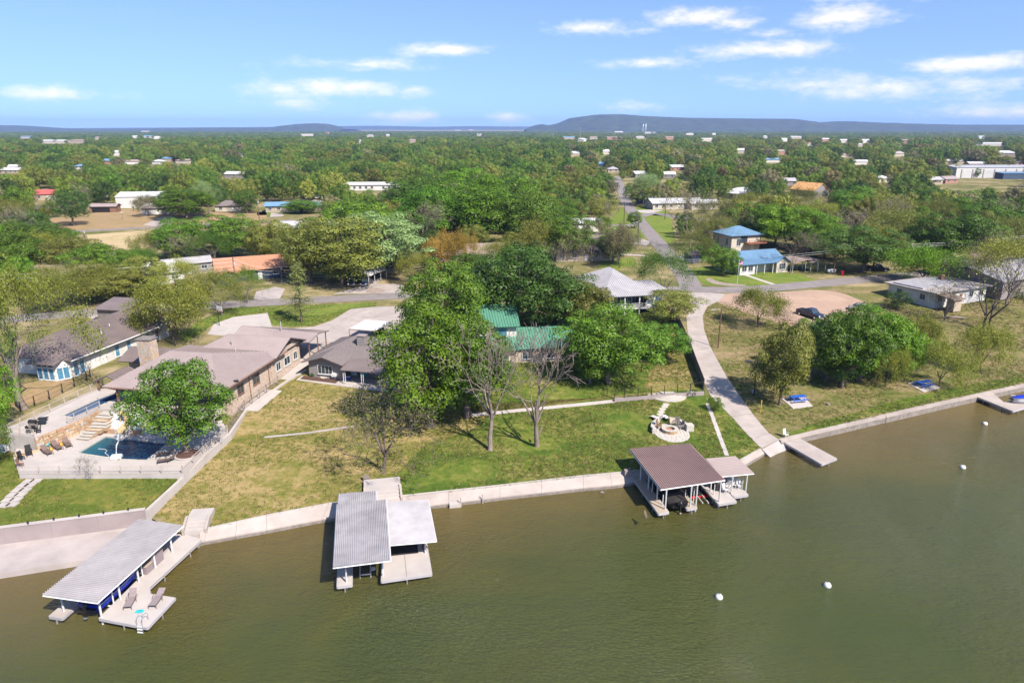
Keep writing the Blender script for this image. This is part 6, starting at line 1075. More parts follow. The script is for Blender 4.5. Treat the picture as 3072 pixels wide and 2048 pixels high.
# front gable wing and porch of the same house
gw_ = bpy.data.objects[hb.name]; MB().prism([Vector((3.6, -6.6, 0)), Vector((7.2, -6.6, 0)), Vector((7.2, -3.9, 0)), Vector((3.6, -3.9, 0))], -.3, 2.9).build('wing_wall', 'cream', gw_); MB().hexa([(3.6, -6.6, 2.89), (7.2, -6.6, 2.89), (5.4, -6.6, 4.0)], [(3.6, -6.4, 2.89), (7.2, -6.4, 2.89), (5.4, -6.4, 4.0)]).build('gable', 'cream', gw_)
roof(gw_, [[(3.1, -7.1, 2.75), (5.4, -7.1, 4.2), (5.4, -1.5, 4.2), (3.1, -3.5, 2.9)], [(5.4, -7.1, 4.2), (7.7, -7.1, 2.75), (7.7, -3.5, 2.9), (5.4, -1.5, 4.2)]], 'metal_blue', .5); window(gw_, (3.6, -6.6), (7.2, -6.6), .8, 2.0, .9, 1.5, 'white_paint', 'glass', 3, 2)
MB().prism([Vector((-7.2, -6.0, 0)), Vector((-2.6, -6.0, 0)), Vector((-2.6, -3.9, 0)), Vector((-7.2, -3.9, 0))], -.3, 2.8).build('wing_wall', 'white_wall', gw_); window(gw_, (-7.2, -6.0), (-2.6, -6.0), .6, 1.4, .9, 1.4); window(gw_, (-7.2, -6.0), (-2.6, -6.0), 2.5, 1.4, .9, 1.4)
roof(gw_, [[(-7.7, -6.6, 2.7), (3.3, -6.6, 2.7), (3.3, -3.3, 3.5), (-7.7, -3.3, 3.5)]], 'metal_blue', .5, name='porch_roof')
for x_ in (-2.2, .2, 2.8): MB().box((x_, -6.2, 1.3), (.16, .16, 2.7)).build('porch_post', 'white_paint', gw_)
c = q('Y4', 900, 905); house('two storey cream garage house with a blue hip roof', c.x + 2, c.y + 6, R(18), 10, 9, 5.2, 1.9, 'cream', 'metal_blue', 'hip', .8, .5, glass='glass'); bb = bpy.data.objects['house.001']; MB().box((2.6, -5.6, 2.7), (6.5, 2.4, .2)).build('balcony', 'wood_red', bb)
for x_ in (-.4, 1.6, 3.6, 5.6): MB().box((x_, -6.7, 3.2), (.1, .1, 1.0)).build('balcony_post', 'wood_red', bb)
MB().box((2.6, -6.7, 3.65), (6.4, .08, .08)).build('balcony_rail', 'wood_red', bb); window(bb, (-5, -4.5), (5, -4.5), 3.2, 2.2, 2.9, 2.0, 'dark_metal', 'glass', 2, 1)
# --- flat roofed house and metal building on the right
c = q('Z7', 1620, 575); fh = house('shabby flat roofed white house with a small tan porch roof', c.x + 3, c.y + 7, R(25), 17, 11, 3.0, .3, 'white_wall', 'shingle_white', 'flat', .8, doorm='wood_brown')
MB().box((-2, 1, 3.35), (13, 7, .25)).build('upper_roof', 'metal_galv', fh); MB().box((4, 2, 3.9), (1.2, .8, 1.0)).build('roof_vent', 'wood_brown', fh); roof(fh, [[(-8.5, -9.6, 2.3), (-4.5, -9.6, 2.3), (-4.5, -5.6, 2.9), (-8.5, -5.6, 2.9)]], 'shingle_tan', .6, name='porch_roof'); MB().prism([Vector((-7.5, -9.2, 0)), Vector((-5.2, -9.2, 0)), Vector((-5.2, -7.5, 0)), Vector((-7.5, -7.5, 0))], -.3, 2.2).build('porch_wall', 'tan_wall', fh)
c = q('Z7', 1950, 520); house('long grey green metal building with a pale low roof behind the flat roofed house', c.x + 14, c.y + 14, R(28), 32, 16, 3.6, 2.0, 'grey_wall', 'metal_pale', 'gable', .4, .8, wins=False, name='metal_building', cat='building')
c = q('Y5', 1480, 1500); house('dark blue roofed low annex behind the grey metal building', c.x + 2, c.y + 4, R(20), 12, 8, 2.8, .6, 'grey_wall', 'shingle_dark', 'shed', .5); c = q('Y5', 1650, 1420); house('tan roofed annex behind the dark blue roof', c.x + 2, c.y + 6, R(20), 12, 7, 2.8, .8, 'tan_wall', 'shingle_tan', 'gable', .5)
# --- left and centre street houses
c = q('Y1', 2080, 1010); ob_ = house('navy blue house with an orange shingle roof', c.x + 1.5, c.y + 6, R(25), 15, 10, 2.9, 2.1, 'navy_wall', 'shingle_orange', 'gable', .9); MB().prism([Vector((-7.4, -8.6, 0)), Vector((-3.6, -8.6, 0)), Vector((-3.6, -4.9, 0)), Vector((-7.4, -4.9, 0))], -.3, 2.7).build('wing_wall', 'navy_wall', ob_); roof(ob_, [[(-8.1, -9.2, 2.5), (-5.5, -9.2, 3.5), (-5.5, -3.2, 3.5), (-8.1, -3.2, 2.5)], [(-5.5, -9.2, 3.5), (-2.9, -9.2, 2.5), (-2.9, -3.2, 2.5), (-5.5, -3.2, 3.5)]], 'shingle_orange', 0); window(ob_, (-7.4, -8.6), (-3.6, -8.6), 1.1, 1.6, .9, 1.3)
c = q('Y1', 1420, 1050); house('white roofed cottage half hidden by thin trees', c.x - 4, c.y + 5, R(30), 13, 9, 2.8, 1.8, 'white_wall', 'metal_white', 'gable', .6, .6); c = q('Y1', 1750, 960); house('long white roofed house beside the orange roof', c.x - 5, c.y + 5, R(35), 11, 6, 2.6, 1.0, 'grey_wall', 'metal_pale', 'gable', .5, .6)
c = q('Y1', 760, 920); house('dark brown garage with a white roof under the oaks', c.x + 2, c.y + 4, R(8), 8, 7, 2.8, 1.0, 'shingle_dark', 'metal_white', 'gable', .5); c = q('Y1', 760, 1050); house('pale bungalow with a pinkish roof behind the left trees', c.x - 10, c.y + 5, R(5), 22, 9, 2.6, 1.3, 'white_wall', 'shingle_tan', 'gable', .6)
c = q('Y1', 1000, 1375); house('small grey roofed shed beside the white house drive', c.x, c.y + 3, R(-10), 6, 5, 2.4, 1.0, 'wood_grey', 'metal_taupe_dark', 'shed', .5, wins=False, name='shed', cat='shed')
c = q('Y1', 1120, 365); house('big white metal barn with a gently pitched white roof', c.x + 4, c.y + 8, R(8), 19, 15, 5.0, 1.7, 'white_wall', 'metal_white', 'gable', .25, 1.0, wins=False, name='barn', cat='barn')
c = q('Y1', 900, 405); sh_ = house('open brown shed with a reddish roof beside the bare poplars', c.x, c.y + 3, R(6), 11, 5, 2.6, .9, 'wood_brown', 'metal_taupe', 'gable', .5, .6, wins=False, name='shed', cat='shed'); MB().box((-.8, -2.53, 1.1), (7.5, .1, 2.0)).build('opening', 'boat_black', sh_)  # black panel on a solid wall, painting the shade inside the shed
c = q('Y1', 1370, 420); house('white walled bungalow with a grey hip roof by the brown yard', c.x, c.y + 4, R(8), 12, 8, 2.7, 1.5, 'white_wall', 'shingle_grey', 'hip', .6); c = q('Y1', 1990, 395); house('grey roofed cottage right of the big bright green tree', c.x, c.y + 4, R(8), 10, 8, 2.6, 1.8, 'cream', 'shingle_grey', 'hip', .6)
c = q('Y1', 400, 295); house('tan house with a bright red metal roof', c.x, c.y + 5, R(15), 12, 9, 3.0, 1.8, 'tan_wall', 'metal_red', 'gable', .5, .7); c = q('Y1', 400, 430); house('dark roofed house with a tan chimney beside the cedar', c.x - 3, c.y + 5, R(10), 14, 8, 2.6, 1.2, 'wood_brown', 'shingle_dark', 'gable', .6, chimney=(-3, 0, 'tan_wall')); c = q('Y1', 850, 270); house('teal doored cottage with a dark roof behind the poplars', c.x + 4, c.y + 6, R(5), 16, 9, 2.8, 1.4, 'cream', 'shingle_dark', 'gable', .5, doorm='teal')
c = q('Y2', 560, 700); wh = house('pink walled house with a broad white roof among the oaks', c.x + 6, c.y + 8, R(12), 24, 11, 2.8, 1.4, 'brick_red', 'metal_white', 'gable', .7, .8); c = q('Y2', 620, 455); house('tan bungalow with a low blue metal roof', c.x, c.y + 4, R(10), 26, 8, 2.7, 1.3, 'tan_wall', 'metal_blue', 'gable', .6, .7)
c = q('Y2', 1420, 240); house('long white roofed building above the bright grove', c.x, c.y + 5, R(5), 34, 10, 3.2, 1.3, 'white_wall', 'metal_white', 'gable', .5, .9); c = q('Y2', 780, 320); house('small white cottage behind the blue roofed bungalow', c.x, c.y + 5, R(20), 9, 8, 2.8, 1.6, 'white_wall', 'metal_white', 'hip', .5)
c = q('Y3', 400, 860); house('brown brick ranch house with a tan shingle roof across the street', c.x - 1, c.y + 6, R(10), 24, 10, 2.8, 1.9, 'wood_brown', 'shingle_tan', 'hip', .8); c = q('Y3', 1330, 840); house('dark shingled brick house with a pale porch', c.x, c.y + 6, R(8), 17, 10, 2.9, 2.8, 'tan_wall', 'shingle_dark', 'gable', .8); c = q('Y3', 1230, 575); house('long white roofed cottage behind thin trees', c.x, c.y + 5, R(6), 21, 9, 2.8, 1.3, 'white_wall', 'metal_white', 'gable', .5, .8); c = q('Y2', 1540, 960); house('brown cottage roof peeping out under the huge oak', c.x, c.y + 3, R(5), 8, 6, 2.6, 1.6, 'wood_brown', 'shingle_dark', 'hip', .6, wins=True)
c = q('Y3', 1960, 330); house('small blue roofed cottage at the side street', c.x - 1, c.y + 6, R(12), 12, 8, 2.8, 1.5, 'navy_wall', 'metal_blue', 'gable', .5, .7); c = q('Y3', 2090, 380); house('white roofed bungalow with a broad carport at the side street', c.x + 3, c.y + 7, R(10), 24, 10, 2.9, 1.6, 'cream', 'metal_white', 'gable', .7, .8); c = q('Y4', 590, 530); house('white roofed annex behind the twiggy street tree', c.x + 2, c.y + 6, R(10), 13, 8, 2.8, 1.3, 'cream', 'metal_white', 'gable', .6, .8)
c = q('Y4', 560, 1000); house('tiny dark blue garden shed at the drive', c.x - 1, c.y + 2, R(15), 3, 3, 2.3, .7, 'navy_wall', 'shingle_dark', 'gable', .3, wins=False, name='shed', cat='shed')
c = q('Y4', 970, 430); house('white hip roofed house above the vivid green belt', c.x, c.y + 5, R(25), 17, 12, 3.0, 2.4, 'cream', 'metal_white', 'hip', .6, .9); c = q('Y4', 1580, 410); house('steep rust streaked metal roof house in the thin trees', c.x, c.y + 5, R(120), 15, 12, 3.4, 3.6, 'grey_wall', 'metal_rust', 'gable', .4, .8)
# --- two metal carports by the blue roofed house
for (cx_, w_, lb) in ((560, 2.0, 'wide tan metal carport on white posts'), (660, 1.2, 'narrow tan metal carport beside the wide one')):
    c = q('Z7', cx_, 305); k_ = thing('carport', lb, 'carport', (c.x, c.y, G(c.x, c.y))); wd = 4.0 * w_; u_ = Vector((math.cos(R(18)), math.sin(R(18)), 0)); v_ = Vector((-u_.y, u_.x, 0))
    def pc(a, b_, z): p_ = c + u_ * a + v_ * b_; return Vector((p_.x, p_.y, G(c.x, c.y) + z))
    roof(k_, [[pc(-wd / 2, -.4, 2.6), pc(0, -.4, 3.3), pc(0, 6, 3.3), pc(-wd / 2, 6, 2.6)], [pc(0, -.4, 3.3), pc(wd / 2, -.4, 2.6), pc(wd / 2, 6, 2.6), pc(0, 6, 3.3)]], 'shingle_tan', .8, .05)
    for a in (-wd / 2 + .1, 0, wd / 2 - .1):
        for b__ in (0, 3, 5.8): MB().tube([pc(a, b__, -.2), pc(a, b__, 2.6 + (.65 if a == 0 else 0))], .05, 5).build('post', 'white_paint', k_)
c = q('Y2', 1230, 1200); k_ = thing('carport', 'white arched carport across the street with cars beneath', 'carport', (c.x, c.y, G(c.x, c.y))); u_ = Vector((math.cos(R(-8)), math.sin(R(-8)), 0)); v_ = Vector((math.cos(R(72)), math.sin(R(72)), 0))
def pc(a, b_, z): p_ = c + u_ * a + v_ * b_; return Vector((p_.x, p_.y, G(c.x, c.y) + z))
roof(k_, [[pc(-3.6, 0, 2.3), pc(-2.6, 0, 3.0), pc(-2.6, 9, 3.0), pc(-3.6, 9, 2.3)], [pc(-2.6, 0, 3.0), pc(0, 0, 3.6), pc(0, 9, 3.6), pc(-2.6, 9, 3.0)], [pc(0, 0, 3.6), pc(2.6, 0, 3.0), pc(2.6, 9, 3.0), pc(0, 9, 3.6)], [pc(2.6, 0, 3.0), pc(3.4, 0, 2.3), pc(3.4, 9, 2.3), pc(2.6, 9, 3.0)]], 'metal_white', .9, .05)
for a in (-3.4, 3.3):
    for b__ in (.1, 3, 6, 8.9): MB().tube([pc(a, b__, -.2), pc(a, b__, 2.35)], .06, 6).build('post', 'white_paint', k_)
# --- warehouse with bay doors far right
c = q('Y5', 1480, 330); wr = house('long white storage warehouse with a row of bay doors', c.x + 34, c.y + 9, R(3), 76, 16, 7.5, 1.0, 'white_wall', 'metal_white', 'shed', .3, 1.6, wins=False, name='warehouse', cat='warehouse')
for k in range(9): MB().box((-34 + k * 8.4, -8.05, 3.2), (.9, .14, 6.4)).build('bay_pillar', 'grey_wall', wr)
for k in range(8): MB().box((-29.8 + k * 8.4, -8.02, 3.0), (6.6, .08, 6.0)).build('bay_door', 'metal_white', wr)
c = q('Y5', 2000, 330); house('blue roofed storage row in front of the warehouse', c.x + 14, c.y - 8, R(3), 48, 9, 4, .6, 'navy_wall', 'metal_blue', 'shed', .3, 1.6, wins=False, name='warehouse', cat='warehouse')
# --- far houses: photo spot of the foot, width in pixels, roof, wall
FAR = [('Y6', 370, 232, 170, 'metal_white', 'cream'), ('Y6', 530, 230, 120, 'shingle_tan', 'tan_wall'), ('Y6', 180, 198, 80, 'metal_blue', 'cream'), ('Y6', 80, 440, 180, 'metal_white', 'tan_wall'), ('Y6', 95, 415, 80, 'metal_white', 'white_wall'), ('Y6', 550, 410, 60, 'metal_blue', 'white_wall'), ('Y6', 740, 370, 40, 'metal_blue', 'brick_red'), ('Y6', 910, 375, 110, 'shingle_tan', 'white_wall'), ('Y6', 1130, 355, 110, 'metal_blue', 'tan_wall'), ('Y6', 1265, 368, 110, 'shingle_tan', 'cream'), ('Y6', 800, 315, 70, 'metal_white', 'white_wall'), ('Y6', 930, 195, 30, 'metal_white', 'white_wall'), ('Y6', 1020, 193, 60, 'metal_blue', 'cream'), ('Y6', 1080, 200, 40, 'metal_white', 'white_wall'), ('Y6', 1620, 470, 140, 'metal_white', 'grey_wall'), ('Y6', 2120, 180, 90, 'metal_white', 'cream'), ('Y6', 2255, 165, 30, 'metal_rust', 'brick_red'), ('Y6', 1085, 375, 70, 'metal_white', 'white_wall'), ('Y6', 670, 205, 25, 'shingle_tan', 'cream'), ('Y6', 1000, 152, 60, 'metal_white', 'cream'), ('Y6', 1670, 325, 30, 'metal_white', 'white_wall'),
 ('Y7', 200, 210, 50, 'metal_white', 'cream'), ('Y7', 320, 205, 25, 'metal_white', 'white_wall'), ('Y7', 130, 255, 22, 'metal_white', 'white_wall'), ('Y7', 800, 165, 90, 'metal_white', 'white_wall'), ('Y7', 895, 163, 90, 'metal_white', 'white_wall'), ('Y7', 1440, 168, 80, 'metal_white', 'white_wall'), ('Y7', 1520, 165, 60, 'metal_white', 'cream'), ('Y7', 1570, 225, 80, 'metal_blue', 'tan_wall'), ('Y7', 1660, 240, 60, 'metal_white', 'white_wall'), ('Y7', 1740, 225, 50, 'shingle_tan', 'cream'), ('Y7', 1880, 228, 110, 'shingle_tan', 'brick_red'), ('Y7', 1910, 178, 150, 'metal_white', 'white_wall'), ('Y7', 2060, 222, 60, 'metal_white', 'cream'), ('Y7', 2130, 185, 100, 'metal_white', 'white_wall'), ('Y7', 2260, 225, 60, 'shingle_tan', 'brick_red'), ('Y7', 1610, 345, 60, 'metal_white', 'tan_wall'), ('Y7', 1875, 455, 70, 'metal_pale', 'tan_wall'), ('Y7', 2055, 490, 70, 'metal_white', 'grey_wall'), ('Y7', 2310, 440, 100, 'metal_white', 'brick_red'), ('Y7', 2260, 495, 80, 'metal_white', 'grey_wall'), ('Y7', 1790, 415, 40, 'metal_blue', 'navy_wall'), ('Y7', 490, 250, 40, 'shingle_tan', 'tan_wall'), ('Y7', 950, 202, 30, 'metal_white', 'cream'), ('Y7', 1820, 330, 50, 'metal_white', 'cream'),
 ('Y8', 50, 195, 60, 'metal_white', 'white_wall'), ('Y8', 165, 240, 90, 'metal_white', 'cream'), ('Y8', 215, 195, 25, 'metal_white', 'white_wall'), ('Y8', 780, 222, 80, 'metal_white', 'tan_wall'), ('Y8', 570, 218, 30, 'metal_white', 'white_wall'), ('Y8', 980, 240, 60, 'metal_white', 'brick_red'), ('Y8', 1110, 250, 60, 'metal_white', 'cream'), ('Y8', 1260, 250, 60, 'metal_white', 'white_wall'), ('Y8', 1215, 275, 50, 'metal_white', 'cream'), ('Y8', 620, 385, 90, 'metal_blue', 'white_wall'), ('Y8', 1130, 350, 90, 'shingle_tan', 'cream'), ('Y8', 1230, 400, 90, 'metal_white', 'white_wall'), ('Y8', 1490, 345, 80, 'shingle_white', 'cream'), ('Y8', 1530, 250, 40, 'shingle_tan', 'brick_red'), ('Y8', 1870, 395, 140, 'metal_white', 'tan_wall'), ('Y8', 2030, 415, 120, 'metal_white', 'brick_red'), ('Y8', 2230, 340, 130, 'metal_white', 'grey_wall'), ('Y8', 2110, 270, 200, 'metal_white', 'white_wall'), ('Y8', 1840, 530, 110, 'metal_taupe', 'brick_red'), ('Y8', 1740, 535, 100, 'metal_pale', 'tan_wall'), ('Y8', 1380, 525, 70, 'metal_white', 'cream'), ('Y8', 735, 545, 60, 'metal_pale', 'grey_wall'), ('Y8', 700, 240, 40, 'metal_white', 'white_wall'), ('Y8', 2060, 220, 50, 'metal_white', 'white_wall'), ('Y8', 2320, 405, 110, 'shingle_dark', 'brick_red'), ('Y8', 400, 320, 50, 'metal_white', 'cream'), ('Y8', 680, 330, 60, 'shingle_tan', 'brick_red'), ('Y8', 870, 272, 50, 'shingle_tan', 'white_wall')]
CLEAR = []
RN = {'metal_white': 'white metal', 'metal_blue': 'blue metal', 'shingle_tan': 'tan', 'metal_pale': 'pale grey metal', 'metal_rust': 'rusty orange', 'shingle_white': 'whitish shingle', 'metal_taupe': 'taupe metal', 'shingle_dark': 'dark shingle'}
WN = {'cream': 'cream', 'tan_wall': 'tan', 'white_wall': 'white', 'brick_red': 'red brick', 'grey_wall': 'grey', 'navy_wall': 'navy'}
for i, (f_, x_, y_, wpx, rm, wm) in enumerate(FAR):
    v = q(f_, x_, y_); D_ = pr(v)[2]; k_ = FR[f_][2]; w_ = min(max(wpx / k_ / F * D_, 9), 70); d_ = min(max(w_ * .5, 8), 18); wh_ = 3.0 + (D_ > 900) * 1.0 + (D_ > 1500) * 2.0
    o = house('far %s walled house with a %s roof standing among the distant trees' % (WN[wm], RN[rm]), v.x, v.y + d_ / 2, R(random.uniform(-14, 18)), w_, d_, wh_, 1.6 + (D_ > 900) * 1., wm, rm, 'hip' if i % 4 == 1 else 'gable', .5, 0, wins=D_ < 700, lod=1, group='far %s houses with %s roofs' % (WN[wm], RN[rm]))
    sx_, sy_ = src(f_, x_, y_); CLEAR.append((sx_ - wpx / k_ / 2 * .9, sy_ - 5 / max(D_ / 400, 1) - 4, sx_ + wpx / k_ / 2 * .9, sy_ + 1, D_))
# water towers, mast, light poles on the skyline
for x_, lb, kind in ((2078, 'white water tower on splayed legs below the mesa', 0), (2096, 'plain white standpipe beside the legged water tower', 1)):
    v = q('Y7', x_, 180); H_ = height_to(v, src('Y7', 0, 110)[1]); o = thing('water_tower', lb, 'water tower', v)
    if kind: MB().lathe(v, [(H_ * .07, 0), (H_ * .07, H_), (H_ * .05, H_ * 1.02)], 14).build('tank', 'white_paint', o, True)
    else:
        MB().lathe(v + Vector((0, 0, H_ * .62)), [(H_ * .02, -.1), (H_ * .07, .05 * H_), (H_ * .085, .15 * H_), (H_ * .085, .30 * H_), (H_ * .03, .38 * H_)], 14).build('tank', 'white_paint', o, True)
        for k in range(4): an = math.pi / 4 + k * math.pi / 2; MB().tube([v + Vector((math.cos(an) * H_ * .16, math.sin(an) * H_ * .16, 0)), v + Vector((math.cos(an) * H_ * .07, math.sin(an) * H_ * .07, H_ * .7))], H_ * .012, 5).build('leg', 'white_paint', o)
for f_, x_, y0, y1, lb in (('Y7', 2136, 175, 45, 'tall thin radio mast rising above the mesa'), ('Y7', 1645, 240, 138, 'tall white floodlight mast over the far sports ground'), ('Y7', 1296, 165, 125, 'distant slim mast left of the mesa'), ('Y7', 912, 165, 95, 'faint far radio mast on the flat horizon')):
    v = q(f_, x_, y0); H_ = height_to(v, src(f_, 0, y1)[1]); o = thing('radio_mast', lb, 'mast', v); MB().tube([v, v + Vector((0, 0, H_))], [H_ * .012, H_ * .006], 6).build('shaft', 'metal_pale', o); MB().box(v + Vector((0, 0, H_ * .98)), (H_ * .05, H_ * .02, H_ * .03)).build('head', 'metal_pale', o)
for x_ in (1435, 1452, 1462): v = q('Y7', x_, 245); H_ = height_to(v, src('Y7', 0, 190)[1]); o = thing('floodlight_pole', 'slender pale pole in the group by the far sports ground', 'pole', v, 'far sports ground poles'); MB().tube([v, v + Vector((0, 0, H_))], .35, 5).build('shaft', 'metal_pale', o); MB().box(v + Vector((0, 0, H_)), (2.2, .5, .8)).build('lamp_head', 'metal_pale', o)
# ================================================================ vehicles
def vehicle(kind, label, c, rz, paint, name, group=None):
    o = local(name, label, 'truck' if kind == 'pickup' else 'car', group); Ln, Wd = (5.6, 1.95) if kind == 'pickup' else ((4.75, 1.8) if kind == 'sedan' else (4.7, 1.9)); h = Ln / 2
    if kind == 'sedan': low = [(-h, .55), (-h + .05, .85), (-h + .9, .95), (h - 1.3, .92), (h - .15, .72), (h, .5), (h - .1, .3), (-h + .1, .3)]; cab = [(-h + .75, .93), (-h + 1.45, 1.40), (.25, 1.42), (h - 1.35, .93)]
    elif kind == 'suv': low = [(-h, .5), (-h + .05, 1.0), (h - 1.2, 1.02), (h - .12, .85), (h, .5), (h - .1, .32), (-h + .1, .32)]; cab = [(-h + .1, 1.0), (-h + .3, 1.72), (.5, 1.72), (h - 1.35, 1.0)]
    else: low = [(-h, .55), (-h + .02, 1.02), (h - 1.5, 1.08), (h - .12, 1.0), (h, .6), (h - .1, .42), (-h + .1, .42)]; cab = [(-.55, 1.06), (-.45, 1.78), (.75, 1.80), (h - 1.45, 1.06)]
    mb = MB(); n = len(low); mb.hexa([(x_, -Wd / 2, z_) for x_, z_ in low], [(x_, Wd / 2, z_) for x_, z_ in low]); body = mb.build('body', paint, o, bevel=.05)
    if kind == 'pickup':
        MB().box((-h + 1.15, 0, 1.0), (2.0, Wd - .3, .1)).build('bed_floor', 'tyre', body)
        for s_ in (-1, 1): MB().box((-h + 1.15, s_ * (Wd / 2 - .06), 1.12), (2.2, .1, .22)).build('bed_side', paint, body)
        MB().box((-h + .06, 0, 1.1), (.08, Wd - .2, .25)).build('tailgate', paint, body)
    tw = Wd / 2 - .22; bw = Wd / 2 - .05; mb = MB(); m_ = len(cab); ring0 = [(x_, -(tw if z_ > 1.2 else bw), z_) for x_, z_ in cab]; ring1 = [(x_, (tw if z_ > 1.2 else bw), z_) for x_, z_ in cab]; mb.hexa(ring0, ring1); mb.build('window_glass', 'glass', o)
    tops = [p_ for p_ in cab if p_[1] > 1.2]; MB().box(((tops[0][0] + tops[1][0]) / 2, 0, tops[0][1] + .02), (tops[1][0] - tops[0][0] + .1, tw * 2 + .06, .07)).build('roof', paint, o, bevel=.02)
    for s_ in (-1, 1):
        for i in (0, 2):
            (xa, za), (xb, zb) = cab[i], cab[i + 1]; MB().tube([(xa, s_ * bw if za < 1.2 else s_ * tw, za), (xb, s_ * tw if zb > 1.2 else s_ * bw, zb)], .045, 5).build('pillar', paint, o)
        xm = (tops[0][0] + tops[1][0]) / 2; MB().tube([(xm, s_ * bw, cab[0][1]), (xm, s_ * tw, tops[0][1])], .04, 5).build('pillar', paint, o)
        MB().box((cab[3][0] - .35, s_ * (Wd / 2 + .1), 1.12 if kind != 'sedan' else 1.0), (.14, .2, .14)).build('mirror', paint, o)
        MB().box((h - .07, s_ * (Wd / 2 - .28), .68 if kind == 'sedan' else .82), (.12, .36, .16)).build('headlight', 'lamp_glass', o); MB().box((-h + .03, s_ * (Wd / 2 - .22), .78 if kind == 'sedan' else .9), (.1, .28, .2)).build('taillight', 'red', o)
        for x_ in (-h + .95, h - .95):
            r_ = .33 if kind == 'sedan' else .39; mb = MB(); V0 = [(x_ + r_ * math.cos(2 * math.pi * k / 16), s_ * (Wd / 2 - .20), r_ + r_ * math.sin(2 * math.pi * k / 16)) for k in range(16)]; mb.hexa(V0, [(p_[0], s_ * (Wd / 2 + .03), p_[2]) for p_ in V0]); wh = mb.build('wheel', 'tyre', o); V0 = [(x_ + r_ * .6 * math.cos(2 * math.pi * k / 12), s_ * (Wd / 2 + .02), r_ + r_ * .6 * math.sin(2 * math.pi * k / 12)) for k in range(12)]; MB().hexa(V0, [(p_[0], s_ * (Wd / 2 + .045), p_[2]) for p_ in V0]).build('rim', 'chrome', wh)
    for x_ in (h + .0, -h): MB().box((x_, 0, .5), (.12, Wd - .1, .18)).build('bumper', paint if kind == 'sedan' else 'chrome', o)
    put(o, c, rz); return o
vehicle('pickup', 'dark navy pickup truck parked on the dirt lot', q('Z7', 600, 655), R(-62), 'car_navy', 'pickup_truck')
vehicle('sedan', 'beige silver sedan parked at the edge of the dirt lot', q('Z7', 1000, 605), R(-24), 'car_silver', 'parked_car')
vehicle('pickup', 'dark pickup truck in the shade of the very dark tree', q('Y4', 2150, 1068), R(-20), 'car_black', 'pickup_truck')
vehicle('suv', 'black car under the white carport beside the grey house', q('Z4', 1060, 335), R(-70), 'car_black', 'parked_car')
vehicle('suv', 'dark car under the arched white carport', q('Y2', 1200, 1195), R(-85), 'car_black', 'parked_car'); vehicle('pickup', 'dark pickup truck beside the arched carport', q('Y2', 1345, 1190), R(-95), 'car_navy', 'pickup_truck')
vehicle('suv', 'white van parked near the small white cottage', q('Y2', 960, 360), R(-30), 'car_white', 'parked_car')
c = q('Y1', 1640, 1060); vehicle('suv', 'dark car half hidden beside the long white roofed house', c, R(30), 'car_black', 'parked_car')
# ================================================================ poles and wires
POLES = {}
def pole(key, f_, x_, y0, y1, label, arm=True, mat='pole_wood', lamp=False, tr=True, r0=.16):
    v = q(f_, x_, y0); H_ = height_to(v, src(f_, 0, y1)[1]); o = thing('utility_pole', label, 'pole', v); MB().tube([v - Vector((0, 0, .3)), v + Vector((0, 0, H_))], [r0, r0 * .7], 8).build('shaft', mat, o)
    if arm:
        MB().box(v + Vector((0, 0, H_ - .45)), (2.4, .12, .12), R(60)).build('crossarm', mat, o)
        for t_ in (-1.05, 0, 1.05): p_ = v + Vector((math.cos(R(60)) * t_, math.sin(R(60)) * t_, H_ - .28)); MB().lathe(p_, [(.05, -.1), (.07, .0), (.04, .12)], 6).build('insulator', 'concrete_pale', o)
    if tr: MB().lathe(v + Vector((.25, -.1, H_ * .74)), [(.18, 0), (.22, .05), (.22, .75), (.14, .85)], 10).build('transformer', 'metal_pale', o)
    if lamp: MB().tube([v + Vector((0, 0, H_ - .3)), v + Vector((-1.1, -.2, H_ - .1)), v + Vector((-1.5, -.25, H_ - .15))], .04, 5).build('lamp_arm', 'metal_pale', o); MB().box(v + Vector((-1.6, -.27, H_ - .2)), (.5, .25, .14)).build('lamp_head', 'metal_pale', o)
    POLES[key] = v + Vector((0, 0, H_ - .25)); return o
pole('ramp', 'Z5', 2150, 695, 355, 'plain brown pole with a small lamp beside the boat ramp drive', False, lamp=True, tr=False, r0=.13); o_ = pole('park', 'Z7', 160, 1275, 990, 'dark lamp pole with a meter box in the park', False, 'dark_metal', True, False, .10)
bx = q('Z7', 153, 1262); MB().box(bx + Vector((0, -.1, .55)), (.35, .2, .5)).build('meter_box', 'metal_pale', o_)
pole('right', 'Z7', 785, 322, 42, 'tall brown power pole with a transformer beside the carports', False, r0=.17); pole('j', 'Y3', 1803, 672, 428, 'dark power pole with a crossarm beside the side street', True, 'bark_dark', False, False); pole('j2', 'Y3', 1681, 492, 312, 'dark power pole left of the side street', True, 'bark_dark', False, False); pole('j3', 'Y3', 2042, 466, 272, 'dark power pole before the white roofed bungalow', False, 'bark_dark', False, False)
pole('l1', 'Y1', 2085, 1085, 800, 'brown power pole in front of the orange roof', False); pole('l0', 'Y1', 1745, 1305, 1060, 'silver street lamp pole beside the leaning tree', False, 'metal_pale', True, False, .09); pole('l2', 'Y2', 265, 562, 300, 'brown power pole before the tan bungalow', False); pole('l3', 'Y2', 490, 1165, 992, 'grey pole with a transformer behind the cypress', True, 'wood_grey'); pole('l4', 'Y2', 2290, 1042, 915, 'grey wire pole between the amber conifers', True, 'wood_grey', False, False); pole('l5', 'Y2', 530, 290, 118, 'slim pole behind the blue roofed bungalow', False, 'metal_pale', False, False, .12); pole('l6', 'Y1', 745, 625, 578, 'short dark stub pole at the straw field corner', False, 'bark_dark', False, True)
pole('far', 'Y3', 1597, 215, 125, 'small power pole far up the side street', True, 'bark_dark', False, False)
